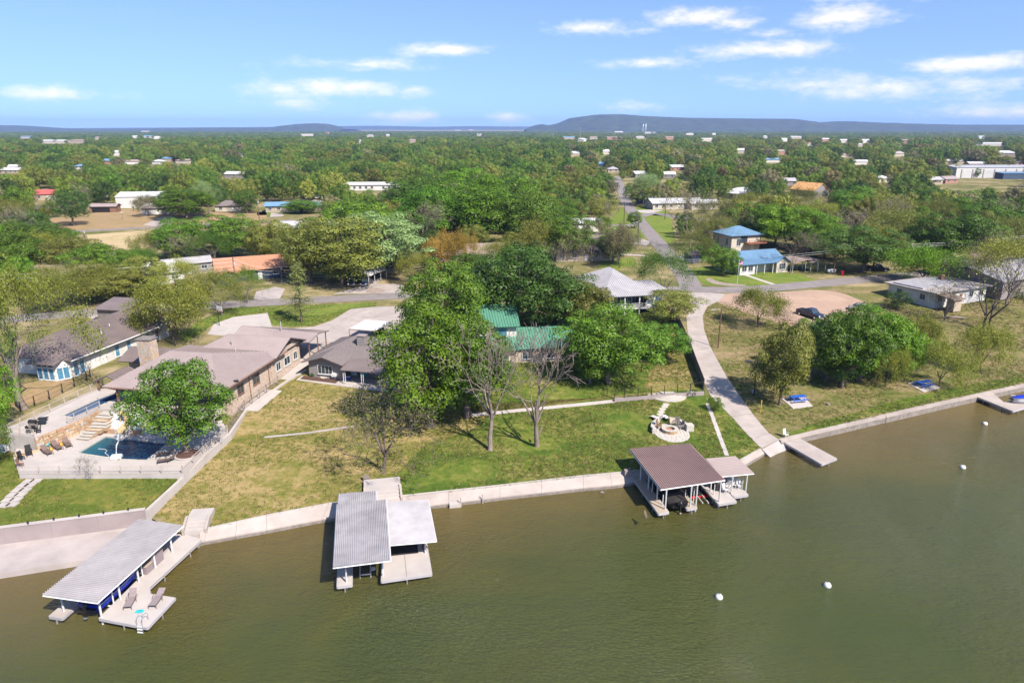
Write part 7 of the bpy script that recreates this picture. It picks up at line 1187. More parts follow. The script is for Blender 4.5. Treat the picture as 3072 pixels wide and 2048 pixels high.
def wires(label, a, b_, n, spread, sag, drop=0., r_=.028):
    o = thing('power_line', label, 'wires', (a + b_) / 2); d = (b_ - a); nn = Vector((-d.y, d.x, 0)).normalized()
    for k in range(n):
        off = nn * spread * (k - (n - 1) / 2) * .6 - Vector((0, 0, drop * k)); MB().tube([lerp(a, b_, t_ / 12) + off - Vector((0, 0, sag * 4 * (t_ / 12) * (1 - t_ / 12))) for t_ in range(13)], r_, 4, False).build('wire', 'wire', o)
ext = lambda k_, v_: POLES[k_] + Vector(v_)
wires('overhead wires from the left street pole to the transformer pole', POLES['l1'], POLES['l3'], 3, .9, 1.0, .9); wires('overhead wires from the transformer pole to the grey wire pole', POLES['l3'], POLES['l4'], 4, .8, 1.2, .8); wires('overhead wires crossing above the pale blue house roof', POLES['l4'], POLES['j'] + Vector((0, 0, -1.5)), 3, .8, 1.4, .6); wires('overhead wires crossing in front of the blue roofed house', POLES['l4'] + Vector((60, 4, -1)), POLES['right'] + Vector((0, 0, -2.5)), 2, .8, .6, .6); wires('overhead wires running off past the very dark tree', POLES['right'] + Vector((0, 0, -1)), POLES['right'] + Vector((60, 16, -1)), 3, .8, 1.0, .5); wires('overhead wires from the left street pole out past the white house', POLES['l1'], POLES['l1'] + Vector((-70, -22, 0)), 4, .8, 1.2, .8); wires('overhead wires between the two side street poles', POLES['j'], POLES['j2'], 3, 1.8, 1.0); wires('overhead wires up the side street to the small far pole', POLES['j2'], POLES['far'], 3, 1.8, 1.5)
# ================================================================ garden things
def picnic(label, c, rz):
    o = local('picnic_table', label, 'picnic table')
    for k in range(4): MB().box((0, -.33 + .22 * k, .75), (2.4, .205, .05)).build('top_plank', 'blue_paint', o)
    for s_ in (-1, 1):
        for j in (0, 1): MB().box((0, s_ * (.72 + .18 * j), .45), (2.4, .16, .05)).build('bench_plank', 'blue_paint', o)
        MB().tube([(s_ * .85, -.85, .42), (s_ * .85, .85, .42)], .035, 6).build('bench_bar', 'blue_paint', o)
        for t_ in (-1, 1): MB().tube([(s_ * .85, t_ * .25, .74), (s_ * .85, t_ * .55, .35), (s_ * .85, t_ * .6, .0)], .04, 6).build('leg', 'blue_paint', o)
    put(o, c, rz); return o
for (pts, cc2, rz_, lb, pl_) in ((((380, 1300), (545, 1272), (622, 1356), (470, 1378)), (500, 1318), R(12), 'blue picnic table on the pad under the olive leaved tree', 'square concrete pad under the first blue picnic table'), (((1362, 1176), (1500, 1150), (1622, 1214), (1490, 1246)), (1490, 1200), R(20), 'blue picnic table on the pad beside the fork trunked tree', 'square concrete pad under the second blue picnic table')):
    P_ = [q('Z7', *p_) for p_ in pts]; tag(MB().prism(P_, .6, lambda x, y: G(x, y) + .1).build('concrete_pad', 'concrete_pale'), pl_, 'pad'); p_ = q('Z7', *cc2); picnic(lb, p_ + Vector((0, 0, .1)), rz_)
# fire pit circle
w3 = lambda x, y, dh=0.: q('W3', x, y, None, dh)
fc = w3(690, 1190); fpt = thing('fire_pit_patio', 'round white flagstone patio around the fire pit', 'patio', fc); rw = (w3(1140, 1190) - w3(200, 1190)).length / 2; ry_ = (w3(690, 940) - w3(690, 1420)).length / 2
rg = random.Random(5)
ell = lambda an, k: Vector((fc.x + rw * k * math.cos(an), fc.y + ry_ * k * math.sin(an), 0))
for ring in range(6):
    n = (1, 7, 12, 17, 22, 26)[ring]; k0, k1 = (0, .17, .36, .54, .72, .88)[ring], (.17, .36, .54, .72, .88, 1.03)[ring]
    for i in range(n):
        a0 = 2 * math.pi * (i + .03) / n + ring * .4; a1 = 2 * math.pi * (i + .97) / n + ring * .4; jj = rg.uniform(-.02, .02)
        P_ = [ell(lerp(a0, a1, t_ / 8), k1 - .012 + jj * (ring == 5)) for t_ in range(8)] if ring == 0 else [ell(a0, k0 + .012), ell(a1, k0 + .012), ell(a1, k1 - .012 + jj), ell((a0 + a1) / 2, k1 - .004 + jj), ell(a0, k1 - .012 + jj)]
        zt = rg.uniform(.07, .1); MB().prism(P_, fc.z - .3, lambda x, y: G(x, y) + zt).build('flagstone', 'limestone', fpt)
MB().prism([ell(2 * math.pi * k / 24, .99) for k in range(24)], fc.z - .3, lambda x, y: G(x, y) + .05).build('bedding', 'concrete_pale', fpt)
fr_ = w3(640, 1150); fr2 = thing('fire_ring', 'round stone fire ring with pale cap stones', 'fire pit', fr_); rr_ = 1.05
for k in range(14):
    a0, a1 = 2 * math.pi * (k + .03) / 14, 2 * math.pi * (k + .97) / 14; P_ = [fr_ + Vector((r_ * math.cos(a_), r_ * math.sin(a_), 0)) for r_, a_ in ((rr_ - .38, a0), (rr_, a0), (rr_, a1), (rr_ - .38, a1))]; MB().prism(P_, fr_.z, fr_.z + .42).build('ring_stone', 'stone_a', fr2); P_ = [fr_ + Vector((r_ * math.cos(a_), r_ * math.sin(a_), 0)) for r_, a_ in ((rr_ - .42, a0), (rr_ + .06, a0), (rr_ + .06, a1), (rr_ - .42, a1))]; MB().prism(P_, fr_.z + .425, fr_.z + .52).build('cap_stone', 'limestone', fr2)
MB().lathe(fr_, [(.64, .05), (.64, .2), (.05, .22)], 14).build('ash', 'brick_red', fr2)
for (pth, lb) in ((((200, 1215), (160, 1130), (170, 1020), (230, 950), (330, 890)), 'left curved white stone seat wall at the fire pit'), (((680, 890), (800, 895), (900, 920), (1010, 980), (1100, 1060), (1180, 1090)), 'right curved white stone seat wall at the fire pit')):
    P_ = openline([w3(*p_) for p_ in pth], 2); so = thing('seat_wall', lb, 'seat wall', P_[0])
    for i in range(len(P_) - 1):
        a_, b_ = P_[i], P_[i + 1]; d_ = b_ - a_; L_ = d_.length; d_.normalize(); c_ = (a_ + b_) / 2; rz_ = math.atan2(d_.y, d_.x); MB().box((c_.x, c_.y, c_.z + .22), (L_ * .96, .42, .5), rz_).build('wall_stone', rg.choice(('limestone', 'stone_pale', 'limestone')), so); MB().box((c_.x, c_.y, c_.z + .53), (L_ * .985, .52, .1), rz_).build('cap_stone', 'limestone', so)
c = w3(1180, 1130); tag(MB().box(c + Vector((0, .2, .45)), (1.0, .9, .95), .1).build('stone_pier', 'limestone', bevel=.03), 'square white stone pier ending the right seat wall', 'pier'); c = w3(195, 1200); tag(MB().box(c + Vector((0, .2, .4)), (.5, .6, .85), .1).build('stone_pier', 'limestone', bevel=.03), 'white stone end block of the left seat wall', 'pier')
for (x_, y_, r_, lb) in ((330, 850, -1.0, 'white chaise lounge left of the path behind the fire pit'), (590, 850, -1.35, 'white and brown chaise lounge right of the path behind the fire pit')): lounger('chaise_lounge', lb, w3(x_, y_, .08), R(115) + r_ + 1.2, R(35), 'white_paint', 'brick_red')
def adirondack(label, c, rz, mat, group=None):
    o = local('adirondack_chair', label, 'chair', group)
    for k in range(4): MB().box((.26 - .13 * k, 0, .36 - .03 * k), (.12, .55, .03), 0, 0, .2).build('seat_slat', mat, o)
    for k in range(5): MB().box((-.38, -.24 + .12 * k, .68 + .04 * (2 - abs(k - 2))), (.03, .105, .85 + .08 * (2 - abs(k - 2))), 0, 0, -.35).build('back_slat', mat, o)
    for s_ in (-1, 1):
        MB().box((.02, s_ * .36, .56), (.75, .14, .03)).build('armrest', mat, o); MB().box((.30, s_ * .33, .28), (.1, .04, .56)).build('leg', mat, o); MB().box((-.25, s_ * .33, .22), (.1, .04, .6), 0, 0, .5).build('leg', mat, o)
    put(o, c, rz); return o
chair('brown wicker chair by the left seat wall of the fire pit', w3(340, 1060, .08), R(-30), 'wood_brown', name='wicker_chair', sc=1.15); chair('slate grey chair behind the fire ring', w3(820, 1000, .08), R(-120), 'wood_grey', name='patio_chair', sc=1.2); chair('dark grey folding chair by the right seat wall of the fire pit', w3(940, 1080, .08), R(-160), 'grey_wall', name='patio_chair', sc=1.15); chair('pale patio chair between the fire ring and the grey chair', w3(690, 975, .08), R(-90), 'stone_pale', name='patio_chair')
sc_ = w3(590, 190); rs_ = thing('round_steps', 'half round white stone steps from the garden wall to the lawn', 'steps', sc_)
for k in range(4): wd_ = (2.9, 2.25, 1.6, 1.1)[k]; yy = sc_.y + .9; MB().prism([Vector((sc_.x + wd_ * math.cos(math.pi + math.pi * t_ / 14), yy + wd_ * .95 * math.sin(math.pi + math.pi * t_ / 14), 0)) for t_ in range(15)], sc_.z - .2, sc_.z + .13 * (k + 1)).build('tread', 'limestone', rs_)
for x_, y_ in ((530, 395), (490, 450), (430, 520), (400, 595), (375, 670), (385, 745)): c = w3(x_, y_); tag(MB().lathe(c - Vector((0, 0, .06)), [(.50, 0), (.52, .06), (.46, .1)], 11).build('stepping_stone', 'limestone'), 'round white stepping stone between the half round steps and the fire pit', 'stepping stone', 'stepping stones to the fire pit')
def bicycle(label, c, rz):
    o = local('bicycle', label, 'bicycle')
    for x_ in (-.5, .5):
        wv = [(x_ + .33 * math.cos(2 * math.pi * k / 16), 0, .34 + .33 * math.sin(2 * math.pi * k / 16)) for k in range(17)]; wh = MB().tube(wv, .03, 5, False).build('wheel', 'tyre', o); MB().lathe((x_, 0, .31), [(.03, 0), (.05, .03), (.03, .06)], 6).build('hub', 'chrome', wh)
    MB().tube([(-.5, 0, .34), (-.15, 0, .34), (-.25, 0, .8), (.3, 0, .8), (-.15, 0, .34)], .03, 5).tube([(.5, 0, .34), (.32, 0, .95)], .03, 5).build('frame', 'white_paint', o); MB().box((-.27, 0, .88), (.26, .13, .06)).build('saddle', 'tyre', o); MB().tube([(.32, -.28, .98), (.32, .28, .98)], .025, 5).build('handlebar', 'tyre', o); put(o, c, rz); return o
bicycle('black and white bicycle parked against the low garden wall', w3(1150, 170), R(-15)); bicycle('second small bicycle leaning behind the black and white one', w3(1230, 195), R(25)); 
tree('round1', q('Z6', 1375, 285), 1190, 46, 'dense round green bush beside the boat ramp drive', 'leaf_bright', name='bush'); tree('twig0', q('Z2', 650, 345, TZ), 1365, 78, 'pale blossoming shrub before the pool terrace railing', 'leaf_grey', name='shrub'); tree('round2', q('Z7', 1280, 590), 872, 80, 'overgrown dark bush smothering the flat roofed house porch', 'leaf_deep', name='bush'); tree('round0', q('W5', 520, 655), 1118, 15, 'small round green shrub in the grey house flower bed', 'leaf_bright', name='shrub')
tree('round1', q('Y4', 890, 1100), 805, 28, 'dark clipped shrub at the blue house porch', 'leaf_deep', name='shrub'); tree('round2', q('Y1', 505, 575), 675, 46, 'low brown green bush at the yard corner', 'leaf_bronze', name='bush')
chair('white plastic chair at the head of the ramp pier', q('Z6', 2112, 560), R(-60), 'white_paint', name='plastic_chair')
tag(MB().tube([q('Z7', 212, 1405), q('Z7', 212, 1405) + Vector((0, 0, 1.9))], .06, 6).tube([q('Z7', 212, 1405) + Vector((0, 0, 1.6)), q('Z7', 212, 1405) + Vector((0, 0, 1.75))], .09, 6).build('marker_stake', 'gold_pot'), 'yellow marker stake beside the boat ramp drive', 'stake')
def stump(label, c, r_, h_): return tag(MB().lathe(c - Vector((0, 0, .1)), [(r_ * 1.4, 0), (r_ * 1.05, .15), (r_, h_), (r_ * .8, h_ + .05)], 9).build('tree_stump', 'bark_grey'), label, 'stump')
stump('broad weathered tree stump near the budding tree', q('Z3', 1003, 300), .45, .55); stump('small dark stump on the park grass', q('Z7', 742, 1345), .28, .35)
c = q('Z7', 1725, 668); tag(MB().tube([c + Vector((-2, .2, .2)), c + Vector((0, 0, .28)), c + Vector((2.2, -.3, .2))], [.18, .26, .2], 7).build('fallen_log', 'bark_grey'), 'fallen grey log under the dark bare tree', 'log')
# pool side
W4 = lambda x, y, z: q('W4', x, y, z)
for (x_, y_, r_, lb) in ((880, 1010, 70, 'brown wicker lounger next to the teal chair by the stone wall'), (1050, 960, 60, 'brown wicker lounger at the foot of the flagstone steps'), (720, 1085, 70, 'brown wicker lounger in front of the teal chair')): c = W4(x_, y_, LZ); lounger('pool_lounger', lb, c, R(r_ - 105), R(40), 'plastic_brown', 'plastic_brown')
for (x_, y_, lb) in ((1485, 1370, 'dark lounger in the tree shade beside the pool'), (1495, 1425, 'dark lounger nearest the tree ring by the pool')): lounger('pool_lounger', lb, q('Z1', x_, y_, LZ), R(200), R(30), 'plastic_brown', 'dark_metal')
adirondack('bright teal adirondack chair against the stone wall', W4(735, 1000, LZ), R(-65), 'teal'); chair('dark armchair at the left end of the stone wall', W4(465, 1135, LZ), R(-50), 'dark_metal', name='patio_chair', sc=1.2); chair('dark patio chair by the corner railing of the lower terrace', W4(345, 1200, LZ), R(-20), 'dark_metal', name='patio_chair'); chair('low dark chair at the front corner of the lower terrace', W4(330, 1310, LZ), R(10), 'wood_brown', name='patio_chair')
for x_, y_, lb in ((960, 985, 'golden pot between the wicker loungers'), (805, 1060, 'golden pot beside the teal chair')): c = W4(x_, y_, LZ); tag(MB().lathe(c, [(.12, 0), (.2, .1), (.24, .3), (.18, .42), (.2, .46)], 12).build('garden_pot', 'gold_pot', None, True), lb, 'pot')
c = W4(1830, 1170, LZ); hp = thing('pool_basketball_hoop', 'white portable basketball hoop at the pool edge', 'basketball hoop', c); MB().box(c + Vector((0, 0, .2)), (1.2, .8, .38), .2).build('base', 'white_paint', hp, bevel=.06); MB().tube([c + Vector((0, 0, .3)), c + Vector((.1, .2, 1.5)), c + Vector((.25, .6, 2.0))], .07, 7).build('pole', 'white_paint', hp)
bbp = MB(); cen = c + Vector((.3, .7, 2.35)); V0 = [cen + Vector((.62 * math.cos(2 * math.pi * k / 16), 0, .42 * math.sin(2 * math.pi * k / 16))) for k in range(16)]; bbp.hexa(V0, [p_ + Vector((0, .05, 0)) for p_ in V0]); bo_ = bbp.build('backboard', 'white_wall', hp); MB().tube([cen + Vector((.22 * math.cos(2 * math.pi * k / 14), .3 + .22 * math.sin(2 * math.pi * k / 14), -.2)) for k in range(15)], .02, 5, False).build('rim', 'red', bo_)
tag(MB().tube(openline([W4(1540, 1022, LZ - .1), W4(1660, 1030, LZ - .1), W4(1680, 1060, LZ - .1), W4(1640, 1085, LZ - .1), W4(1680, 1110, LZ - .1), W4(1710, 1145, LZ - .08)], 2), .035, 5).build('pool_hose', 'white_paint'), 'white curled cleaning hose floating in the pool', 'hose')
for x_, y_, lb in ((680, 592, 'dark square tile lid near the lap pool, the rear one'), (660, 645, 'dark square tile lid near the lap pool, the front one')): c = W4(x_, y_, UZ); tag(MB().box(c + Vector((0, 0, .42)), (1.1, .75, .05), .25).box(c + Vector((-.4, 0, .2)), (.05, .05, .4)).box(c + Vector((.4, 0, .2)), (.05, .05, .4)).build('side_table', 'dark_metal'), lb.replace('square tile lid', 'low table'), 'table')
c = W4(530, 705, UZ); gl = thing('barbecue_grill', 'dark barbecue grill on the end of the upper terrace', 'grill', c); MB().box(c + Vector((0, 0, .4)), (.8, .55, .8)).build('cabinet', 'wood_grey', gl); MB().tube([c + Vector((-.4, 0, .88)), c + Vector((.4, 0, .88))], .28, 10).build('hood', 'dark_metal', gl)
for k, (x_, y_) in enumerate(((470, 780), (560, 760), (610, 775))): chair('dark metal bistro chair on the end of the upper terrace', W4(x_, y_, UZ), R(k * 100), 'dark_metal', 'bistro chairs on the upper terrace', name='bistro_chair', sc=.9)
c = q('Z1', 1655, 1365, LZ); rg_ = thing('tree_ring', 'raised mulch ring around the pool tree', 'planter', c); MB().lathe(c, [(1.5, -.05), (1.55, .16), (1.3, .18), (1.28, .1), (.1, .14)], 22).build('kerb', 'concrete_pale', rg_); MB().lathe(c, [(1.27, .05), (1.2, .20), (.1, .26)], 18).build('mulch', 'mulch', rg_)
st = MB(); c = W4(390, 900, 2.6); ut = thing('equipment_store', 'store room front with a painted dark entrance under the end of the upper terrace', 'store room', c); MB().box(c + Vector((-1.4, .7, .6)), (5.4, .3, 2.2), R(-14)).build('front_wall', 'wood_grey', ut); MB().box(c + Vector((.35, .38, .4)), (1.1, .2, 1.7), R(-14)).build('doorway_shade', 'boat_black', ut)  # entrance is a black panel, the shade inside painted on
c = W4(60, 1060, TZ + .1); ac = thing('air_conditioner', 'white air conditioning unit below the upper terrace', 'air conditioner', c); MB().box(c + Vector((0, 0, .4)), (1.0, .8, .8), -.2).build('case', 'white_paint', ac, bevel=.03); MB().box(c + Vector((.25, -.40, .42)), (.45, .1, .45), -.2).build('fan_grille', 'dark_metal', ac)
tree('round0', W4(150, 1010, TZ + .1), 1312, 34, 'leafy potted plant beside the air conditioning unit', 'leaf_olive', name='plant')
c = q('Z1', 1935, 225); hp = thing('driveway_basketball_hoop', 'basketball hoop on a dark post beside the concrete drive', 'basketball hoop', c); MB().tube([c, c + Vector((0, 0, 3.0)), c + Vector((.4, -.2, 3.3))], .07, 6).build('post', 'dark_metal', hp); MB().box(c + Vector((.5, -.25, 3.4)), (1.5, .06, .95), R(-30)).build('backboard', 'white_paint', hp); MB().tube([c + Vector((.75 + .22 * math.cos(2 * math.pi * k / 12), -.6 + .22 * math.sin(2 * math.pi * k / 12), 3.1)) for k in range(13)], .02, 5, False).build('rim', 'red', hp)
# grey house patio
w5 = lambda x, y, dh=.14: q('W5', x, y, None, dh)
adirondack('purple adirondack chair on the grey house patio', w5(1090, 615), R(-70), 'purple'); adirondack('blue adirondack chair at the patio edge of the grey house', w5(1350, 640), R(-60), 'glass_blue'); adirondack('teal adirondack chair beside the blue one on the grey house patio', w5(1440, 655), R(-120), 'teal')
c = w5(1140, 685); cl = thing('cool_box', 'blue cool box with a white lid on the patio', 'cool box', c); MB().box(c + Vector((0, 0, .2)), (.85, .5, .4), -.15).build('body', 'boat_blue', cl, bevel=.03); MB().box(c + Vector((0, 0, .43)), (.88, .53, .08), -.15).build('lid', 'white_paint', cl)
chair('white plastic chair beside the grey house patio', w5(1660, 625), R(-80), 'white_paint', name='plastic_chair', sc=1.1); c = w5(1760, 620); tb_ = thing('garden_table', 'white garden table beside the white plastic chair', 'table', c); MB().box(c + Vector((0, 0, .72)), (1.5, .8, .05), -.2).build('top', 'white_wall', tb_)
for sx_ in (-.6, .6):
    for sy_ in (-.3, .3): MB().box(c + Vector((sx_, sy_, .35)), (.06, .06, .7)).build('leg', 'white_wall', tb_)
bedr = MB(); 
for k in range(26): p_ = lerp(w5(600, 655, .1), w5(870, 685, .1), random.random()); bedr.box(p_ + Vector((random.uniform(-.1, .1), random.uniform(-.25, .25), .08)), (.3, .2, .2), random.random() * 3, random.random())
tag(bedr.build('bed_rocks', 'stone_d'), 'small border rocks in the flower bed of the grey house', 'rocks', kind='stuff')
# street things
def bin_(label, c, mat, sc=1.): o = thing('rubbish_bin', label, 'bin', c); MB().hexa([c + Vector((x_ * .26 * sc, y_ * .28 * sc, 0)) for x_, y_ in ((-1, -1), (1, -1), (1, 1), (-1, 1))], [c + Vector((x_ * .33 * sc, y_ * .36 * sc, 1.05 * sc)) for x_, y_ in ((-1, -1), (1, -1), (1, 1), (-1, 1))]).build('body', mat, o); MB().box(c + Vector((0, 0, 1.1 * sc)), (.72 * sc, .78 * sc, .1)).build('lid', mat, o)
bin_('red wheeled bin beside the arched carport', q('Y2', 1385, 1140), 'red', 1.0); bin_('red bin by the road beside the power pole', q('Y4', 1840, 1105), 'red', 1.0); bin_('green bin beside the red roofed house', q('Y1', 430, 290), 'green_paint', 1.3); bin_('blue bin beside the red roofed house', q('Y1', 455, 290), 'blue_paint', 1.3)
c = q('Y4', 1745, 1090); tk = thing('propane_tank', 'white propane tank beside the carports', 'tank', c); MB().tube([c + Vector((-1.1, 0, .7)), c + Vector((-.95, 0, .7)), c + Vector((.95, 0, .7)), c + Vector((1.1, 0, .7))], [.2, .5, .5, .2], 12).build('shell', 'white_paint', tk, True); MB().box(c + Vector((0, 0, .15)), (1.2, .3, .4)).build('stand', 'concrete', tk)
c = q('Y4', 915, 1182); fg_ = thing('flagpole', 'flagpole with a small striped flag in the blue house garden', 'flagpole', c); H_ = 6.; MB().tube([c, c + Vector((0, 0, H_))], .05, 6).build('pole', 'metal_white', fg_)
for k in range(5): MB().box(c + Vector((.45, 0, H_ - .6 - .16 * k)), (.8, .03, .15)).build('flag_stripe', 'red' if k % 2 == 0 else 'white_paint', fg_)
MB().box(c + Vector((.22, -.01, H_ - .7)), (.38, .045, .32)).build('flag_canton', 'boat_blue', fg_)
for (f_, x_, y_, lb) in (('Y2', 1520, 975, 'dark timber gazebo post frame by the tan gate'),): pass
c = q('Y1', 1085, 465); bf = thing('bird_feeder', 'pale bird feeder box on a post in the brown yard', 'bird feeder', c); MB().tube([c, c + Vector((0, 0, 2.6))], .08, 6).build('post', 'wood_grey', bf); MB().box(c + Vector((0, 0, 2.8)), (.7, .7, .5)).build('box', 'cream', bf)
pk = thing('palm_plant', 'spiky yucca before the white metal barn', 'plant', q('Y1', 1180, 390)); rg = np.random.RandomState(2); pk_c = q('Y1', 1180, 390); n_ = 60; an = rg.rand(n_) * 6.28; tl = rg.rand(n_); mb = MB(); MB().tube([pk_c, pk_c + Vector((0, 0, 1.4))], .22, 7).build('trunk', 'bark', pk)
for k in range(n_): d_ = Vector((math.cos(an[k]) * math.cos(tl[k]), math.sin(an[k]) * math.cos(tl[k]), math.sin(tl[k]) * 1.1)); s_ = Vector((-d_.y, d_.x, 0)).normalized() * .08; b0 = pk_c + Vector((0, 0, 1.4)); mb.add([b0 + s_, b0 - s_, b0 + d_ * 1.6 - Vector((0, 0, .2))], [(0, 1, 2)])
mb.build('leaves', 'leaf_olive', pk)
# ================================================================ the wood: single trees up to the limit, the rest as one mass
def bbox_clear(v, H_, Rw):
    x, y, d = pr(v); _, yt, _ = pr((v[0], v[1], v[2] + H_)); w = Rw / d * F
    for (x0, y0, x1, y1, D_) in CLEAR:
        if d < D_ - 2 and x + w * .8 > x0 and x - w * .8 < x1 and y > y0 and yt < y1 - (y1 - y0) * .15: return False
    return True
CLEAR += [(190, 560, 525, 690, 330), (245, 690, 450, 775, 290), (520, 655, 830, 690, 330), (640, 590, 720, 640, 330), (800, 595, 965, 640, 350), (825, 645, 985, 700, 270), (1855, 555, 1905, 640, 440), (1885, 615, 2020, 745, 260), (1925, 585, 2180, 640, 330), (2130, 705, 2350, 830, 215), (2050, 800, 2700, 905, 200), (2330, 775, 2520, 830, 200), (2170, 560, 2270, 605, 360), (2400, 555, 2480, 600, 380), (1050, 540, 1200, 570, 420), (640, 780, 800, 850, 200), (230, 740, 280, 800, 220), (370, 790, 520, 860, 200), (110, 560, 175, 605, 420), (2600, 820, 3072, 880, 200), (2880, 505, 3072, 570, 520), (2640, 800, 3072, 860, 185), (2820, 540, 2890, 570, 480), (1380, 740, 1500, 800, 200), (1700, 690, 1850, 790, 210), (1660, 670, 1780, 700, 260), (1800, 690, 1960, 740, 240), (2060, 770, 2170, 850, 205), (160, 880, 480, 960, 170), (700, 860, 1230, 930, 165), (2220, 560, 2280, 600, 350)]
HOUSES = [(o.matrix_basis.translation.x, o.matrix_basis.translation.y, 9.) for o in COL.objects if o.parent is None and o.get('category') in ('house', 'building', 'barn', 'shed', 'carport', 'warehouse')]
SHEETS = []
for o in COL.objects:
    if o.type == 'MESH' and o.get('kind') == 'structure' and o.name.split('.')[0] in ('road', 'driveway', 'field', 'yard', 'parking_lot', 'path'):
        me = o.data; co = np.array([v.co[:2] for v in me.vertices]); SHEETS.append((co.min(0), co.max(0), [co[list(p_.vertices)] for p_ in me.polygons]))
def on_sheet(x, y):
    for mn, mx, polys in SHEETS:
        if x < mn[0] - 1 or y < mn[1] - 1 or x > mx[0] + 1 or y > mx[1] + 1: continue
        for P_ in polys:
            s_ = [(P_[(i + 1) % len(P_)][0] - P_[i][0]) * (y - P_[i][1]) - (P_[(i + 1) % len(P_)][1] - P_[i][1]) * (x - P_[i][0]) for i in range(len(P_))]
            if min(s_) > -1.5 or max(s_) < 1.5: return True
    return False
rng = np.random.RandomState(21); cand = []
for ring, (d0, d1, sp_, sc) in enumerate(((150, 700, 8.6, 1.0), (700, 1700, 12, 1.2), (1700, 5600, 27, 2.3))):
    y = d0
    while y < d1:
        half = y * .80 + 40; x = -half
        while x < half: cand.append((x + rng.uniform(-.45, .45) * sp_, y + rng.uniform(-.45, .45) * sp_, sc)); x += sp_
        y += sp_ * .9
placed = list(TREES); grid = {}
def near(x, y, r_):
    k = (int(x // 12), int(y // 12))
    for a in (-1, 0, 1):
        for b__ in (-1, 0, 1):
            for (tx, ty, tr_) in grid.get((k[0] + a, k[1] + b__), ()):
                if (tx - x) ** 2 + (ty - y) ** 2 < ((r_ + tr_) * .62) ** 2: return True
    return False
for t_ in placed: grid.setdefault((int(t_[0] // 12), int(t_[1] // 12)), []).append(t_)
BUDGET = 300 - sum(1 for o in COL.objects if o.parent is None and o.get('category') == 'tree'); mass = []; KEYS = ['mid0', 'mid1', 'mid2', 'mid3', 'dense0', 'dense2', 'dense4', 'round0', 'twig0', 'light1', 'open1']
LEAFL = [('leaf_green', 'mid green leafy tree in the woodland behind the streets'), ('leaf_deep', 'dark green tree in the woodland behind the streets'), ('leaf_olive', 'olive green tree in the woodland behind the streets'), ('leaf_yellow', 'yellow green tree in the woodland behind the streets'), ('leaf_bright', 'fresh bright green tree in the woodland behind the streets'), ('leaf_grey', 'greyish thin tree in the woodland behind the streets'), ('leaf_bronze', 'bronze brown tree in the woodland behind the streets')]
for (x, y, sc) in cand:
    H_ = (5.6 + 8.5 * rng.rand() ** 1.5) * sc if sc < 2 else rng.uniform(6.5, 10); Rw = H_ * rng.uniform(.42, .56) * (1.0 if sc < 2 else 1.9)
    v = Vector((x, y, G(x, y)))
    if y < 200 and -75 < x < 100 and y - .364 * x < 150: continue
    if y < 175: 
        if not (x < -95 or x > 100): continue
    if sc == 1.0 and (any((hx - x) ** 2 + (hy - y) ** 2 < (hr * .75 + Rw * .5) ** 2 for hx, hy, hr in HOUSES) or on_sheet(x, y) or near(x, y, Rw)): continue
    if not bbox_clear(v, H_, Rw): continue
    if math.sin(x * .021 + 1.3 * math.sin(y * .013)) + math.sin(y * .017 + x * .006) + rng.normal() * .5 > 1.5: continue
    px_, py_, d_ = pr(v)
    if sc == 1.0: grid.setdefault((int(x // 12), int(y // 12)), []).append((x, y, Rw))
    lf = rng.choice(7, p=(.40, .16, .13, .09, .18, .03, .01) if px_ < 1700 else (.30, .14, .19, .14, .12, .09, .02))
    if BUDGET > 0 and sc == 1.0 and -60 < px_ < 3130:
        ky = ('twig0', 'twig1')[rng.randint(2)] if lf == 5 else rng.choice(KEYS[:8] if lf != 3 else KEYS); ln, lb = LEAFL[lf]; BUDGET -= 1
        tree(str(ky), v, H_ * (1.25 if lf == 5 else 1.), Rw * 2 / d_ * F, lb, ln, group=lb.replace('tree in', 'trees in'))
    else: mass.append((x, y, v.z, Rw / 4.6, H_ / 8.5, rng.rand() * 6.28, [0, 1, 2, 3, 4, 5, 6][lf]))
LAWN_PTS = []
for o in COL.objects:
    if o.type == 'MESH' and o.name.split('.')[0] in ('lawn', 'lawn_terrace') and o.get('kind') == 'structure':
        me = o.data; me.calc_loop_triangles(); ww = o.matrix_basis; mt_ = me.materials[0].name; co = np.array([ww @ v.co for v in me.vertices])
        for t3 in me.loop_triangles:
            A_, B_, C_ = co[list(t3.vertices)]; cr_ = np.cross(B_ - A_, C_ - A_)
            if abs(cr_[2]) < .5 * np.linalg.norm(cr_) or (o.name.startswith('lawn_terrace') and A_[2] < 1.5): continue
            cy_ = (A_ + B_ + C_)[1] / 3
            if cy_ > 150: continue
            n = int(np.linalg.norm(cr_) / 2 * 9); r_ = rng.rand(n, 2); fl_ = r_.sum(1) > 1; r_[fl_] = 1 - r_[fl_]
            P_ = A_ + r_[:, :1] * (B_ - A_) + r_[:, 1:] * (C_ - A_); LAWN_PTS.append(np.column_stack([P_, np.full(n, 0 if mt_ in ('lawn_green', 'lawn_terrace', 'verge_green', 'lawn_house') else 1)]))
LP = np.concatenate(LAWN_PTS); px = 1536 + F * LP[:, 0] / (LP[:, 1] * math.cos(PITCH) + (CH - LP[:, 2]) * math.sin(PITCH)); LP = LP[(px > -150) & (px < 3220)]
nz_ = np.sin(LP[:, 0] * .35 + 2 * np.sin(LP[:, 1] * .21)) + np.sin(LP[:, 1] * .43 + 1.7 * np.sin(LP[:, 0] * .27)) + rng.normal(size=len(LP)) * .7; LP = LP[nz_ > -.5]
PADS = [o for o in COL.objects if o.type == 'MESH' and (o.name.split('.')[0] in ('path', 'driveway', 'flower_bed', 'concrete_pad', 'slab', 'bed_kerb', 'bedding', 'landing', 'tread', 'paving_slab', 'stepping_stone'))]
keep = np.ones(len(LP), bool)
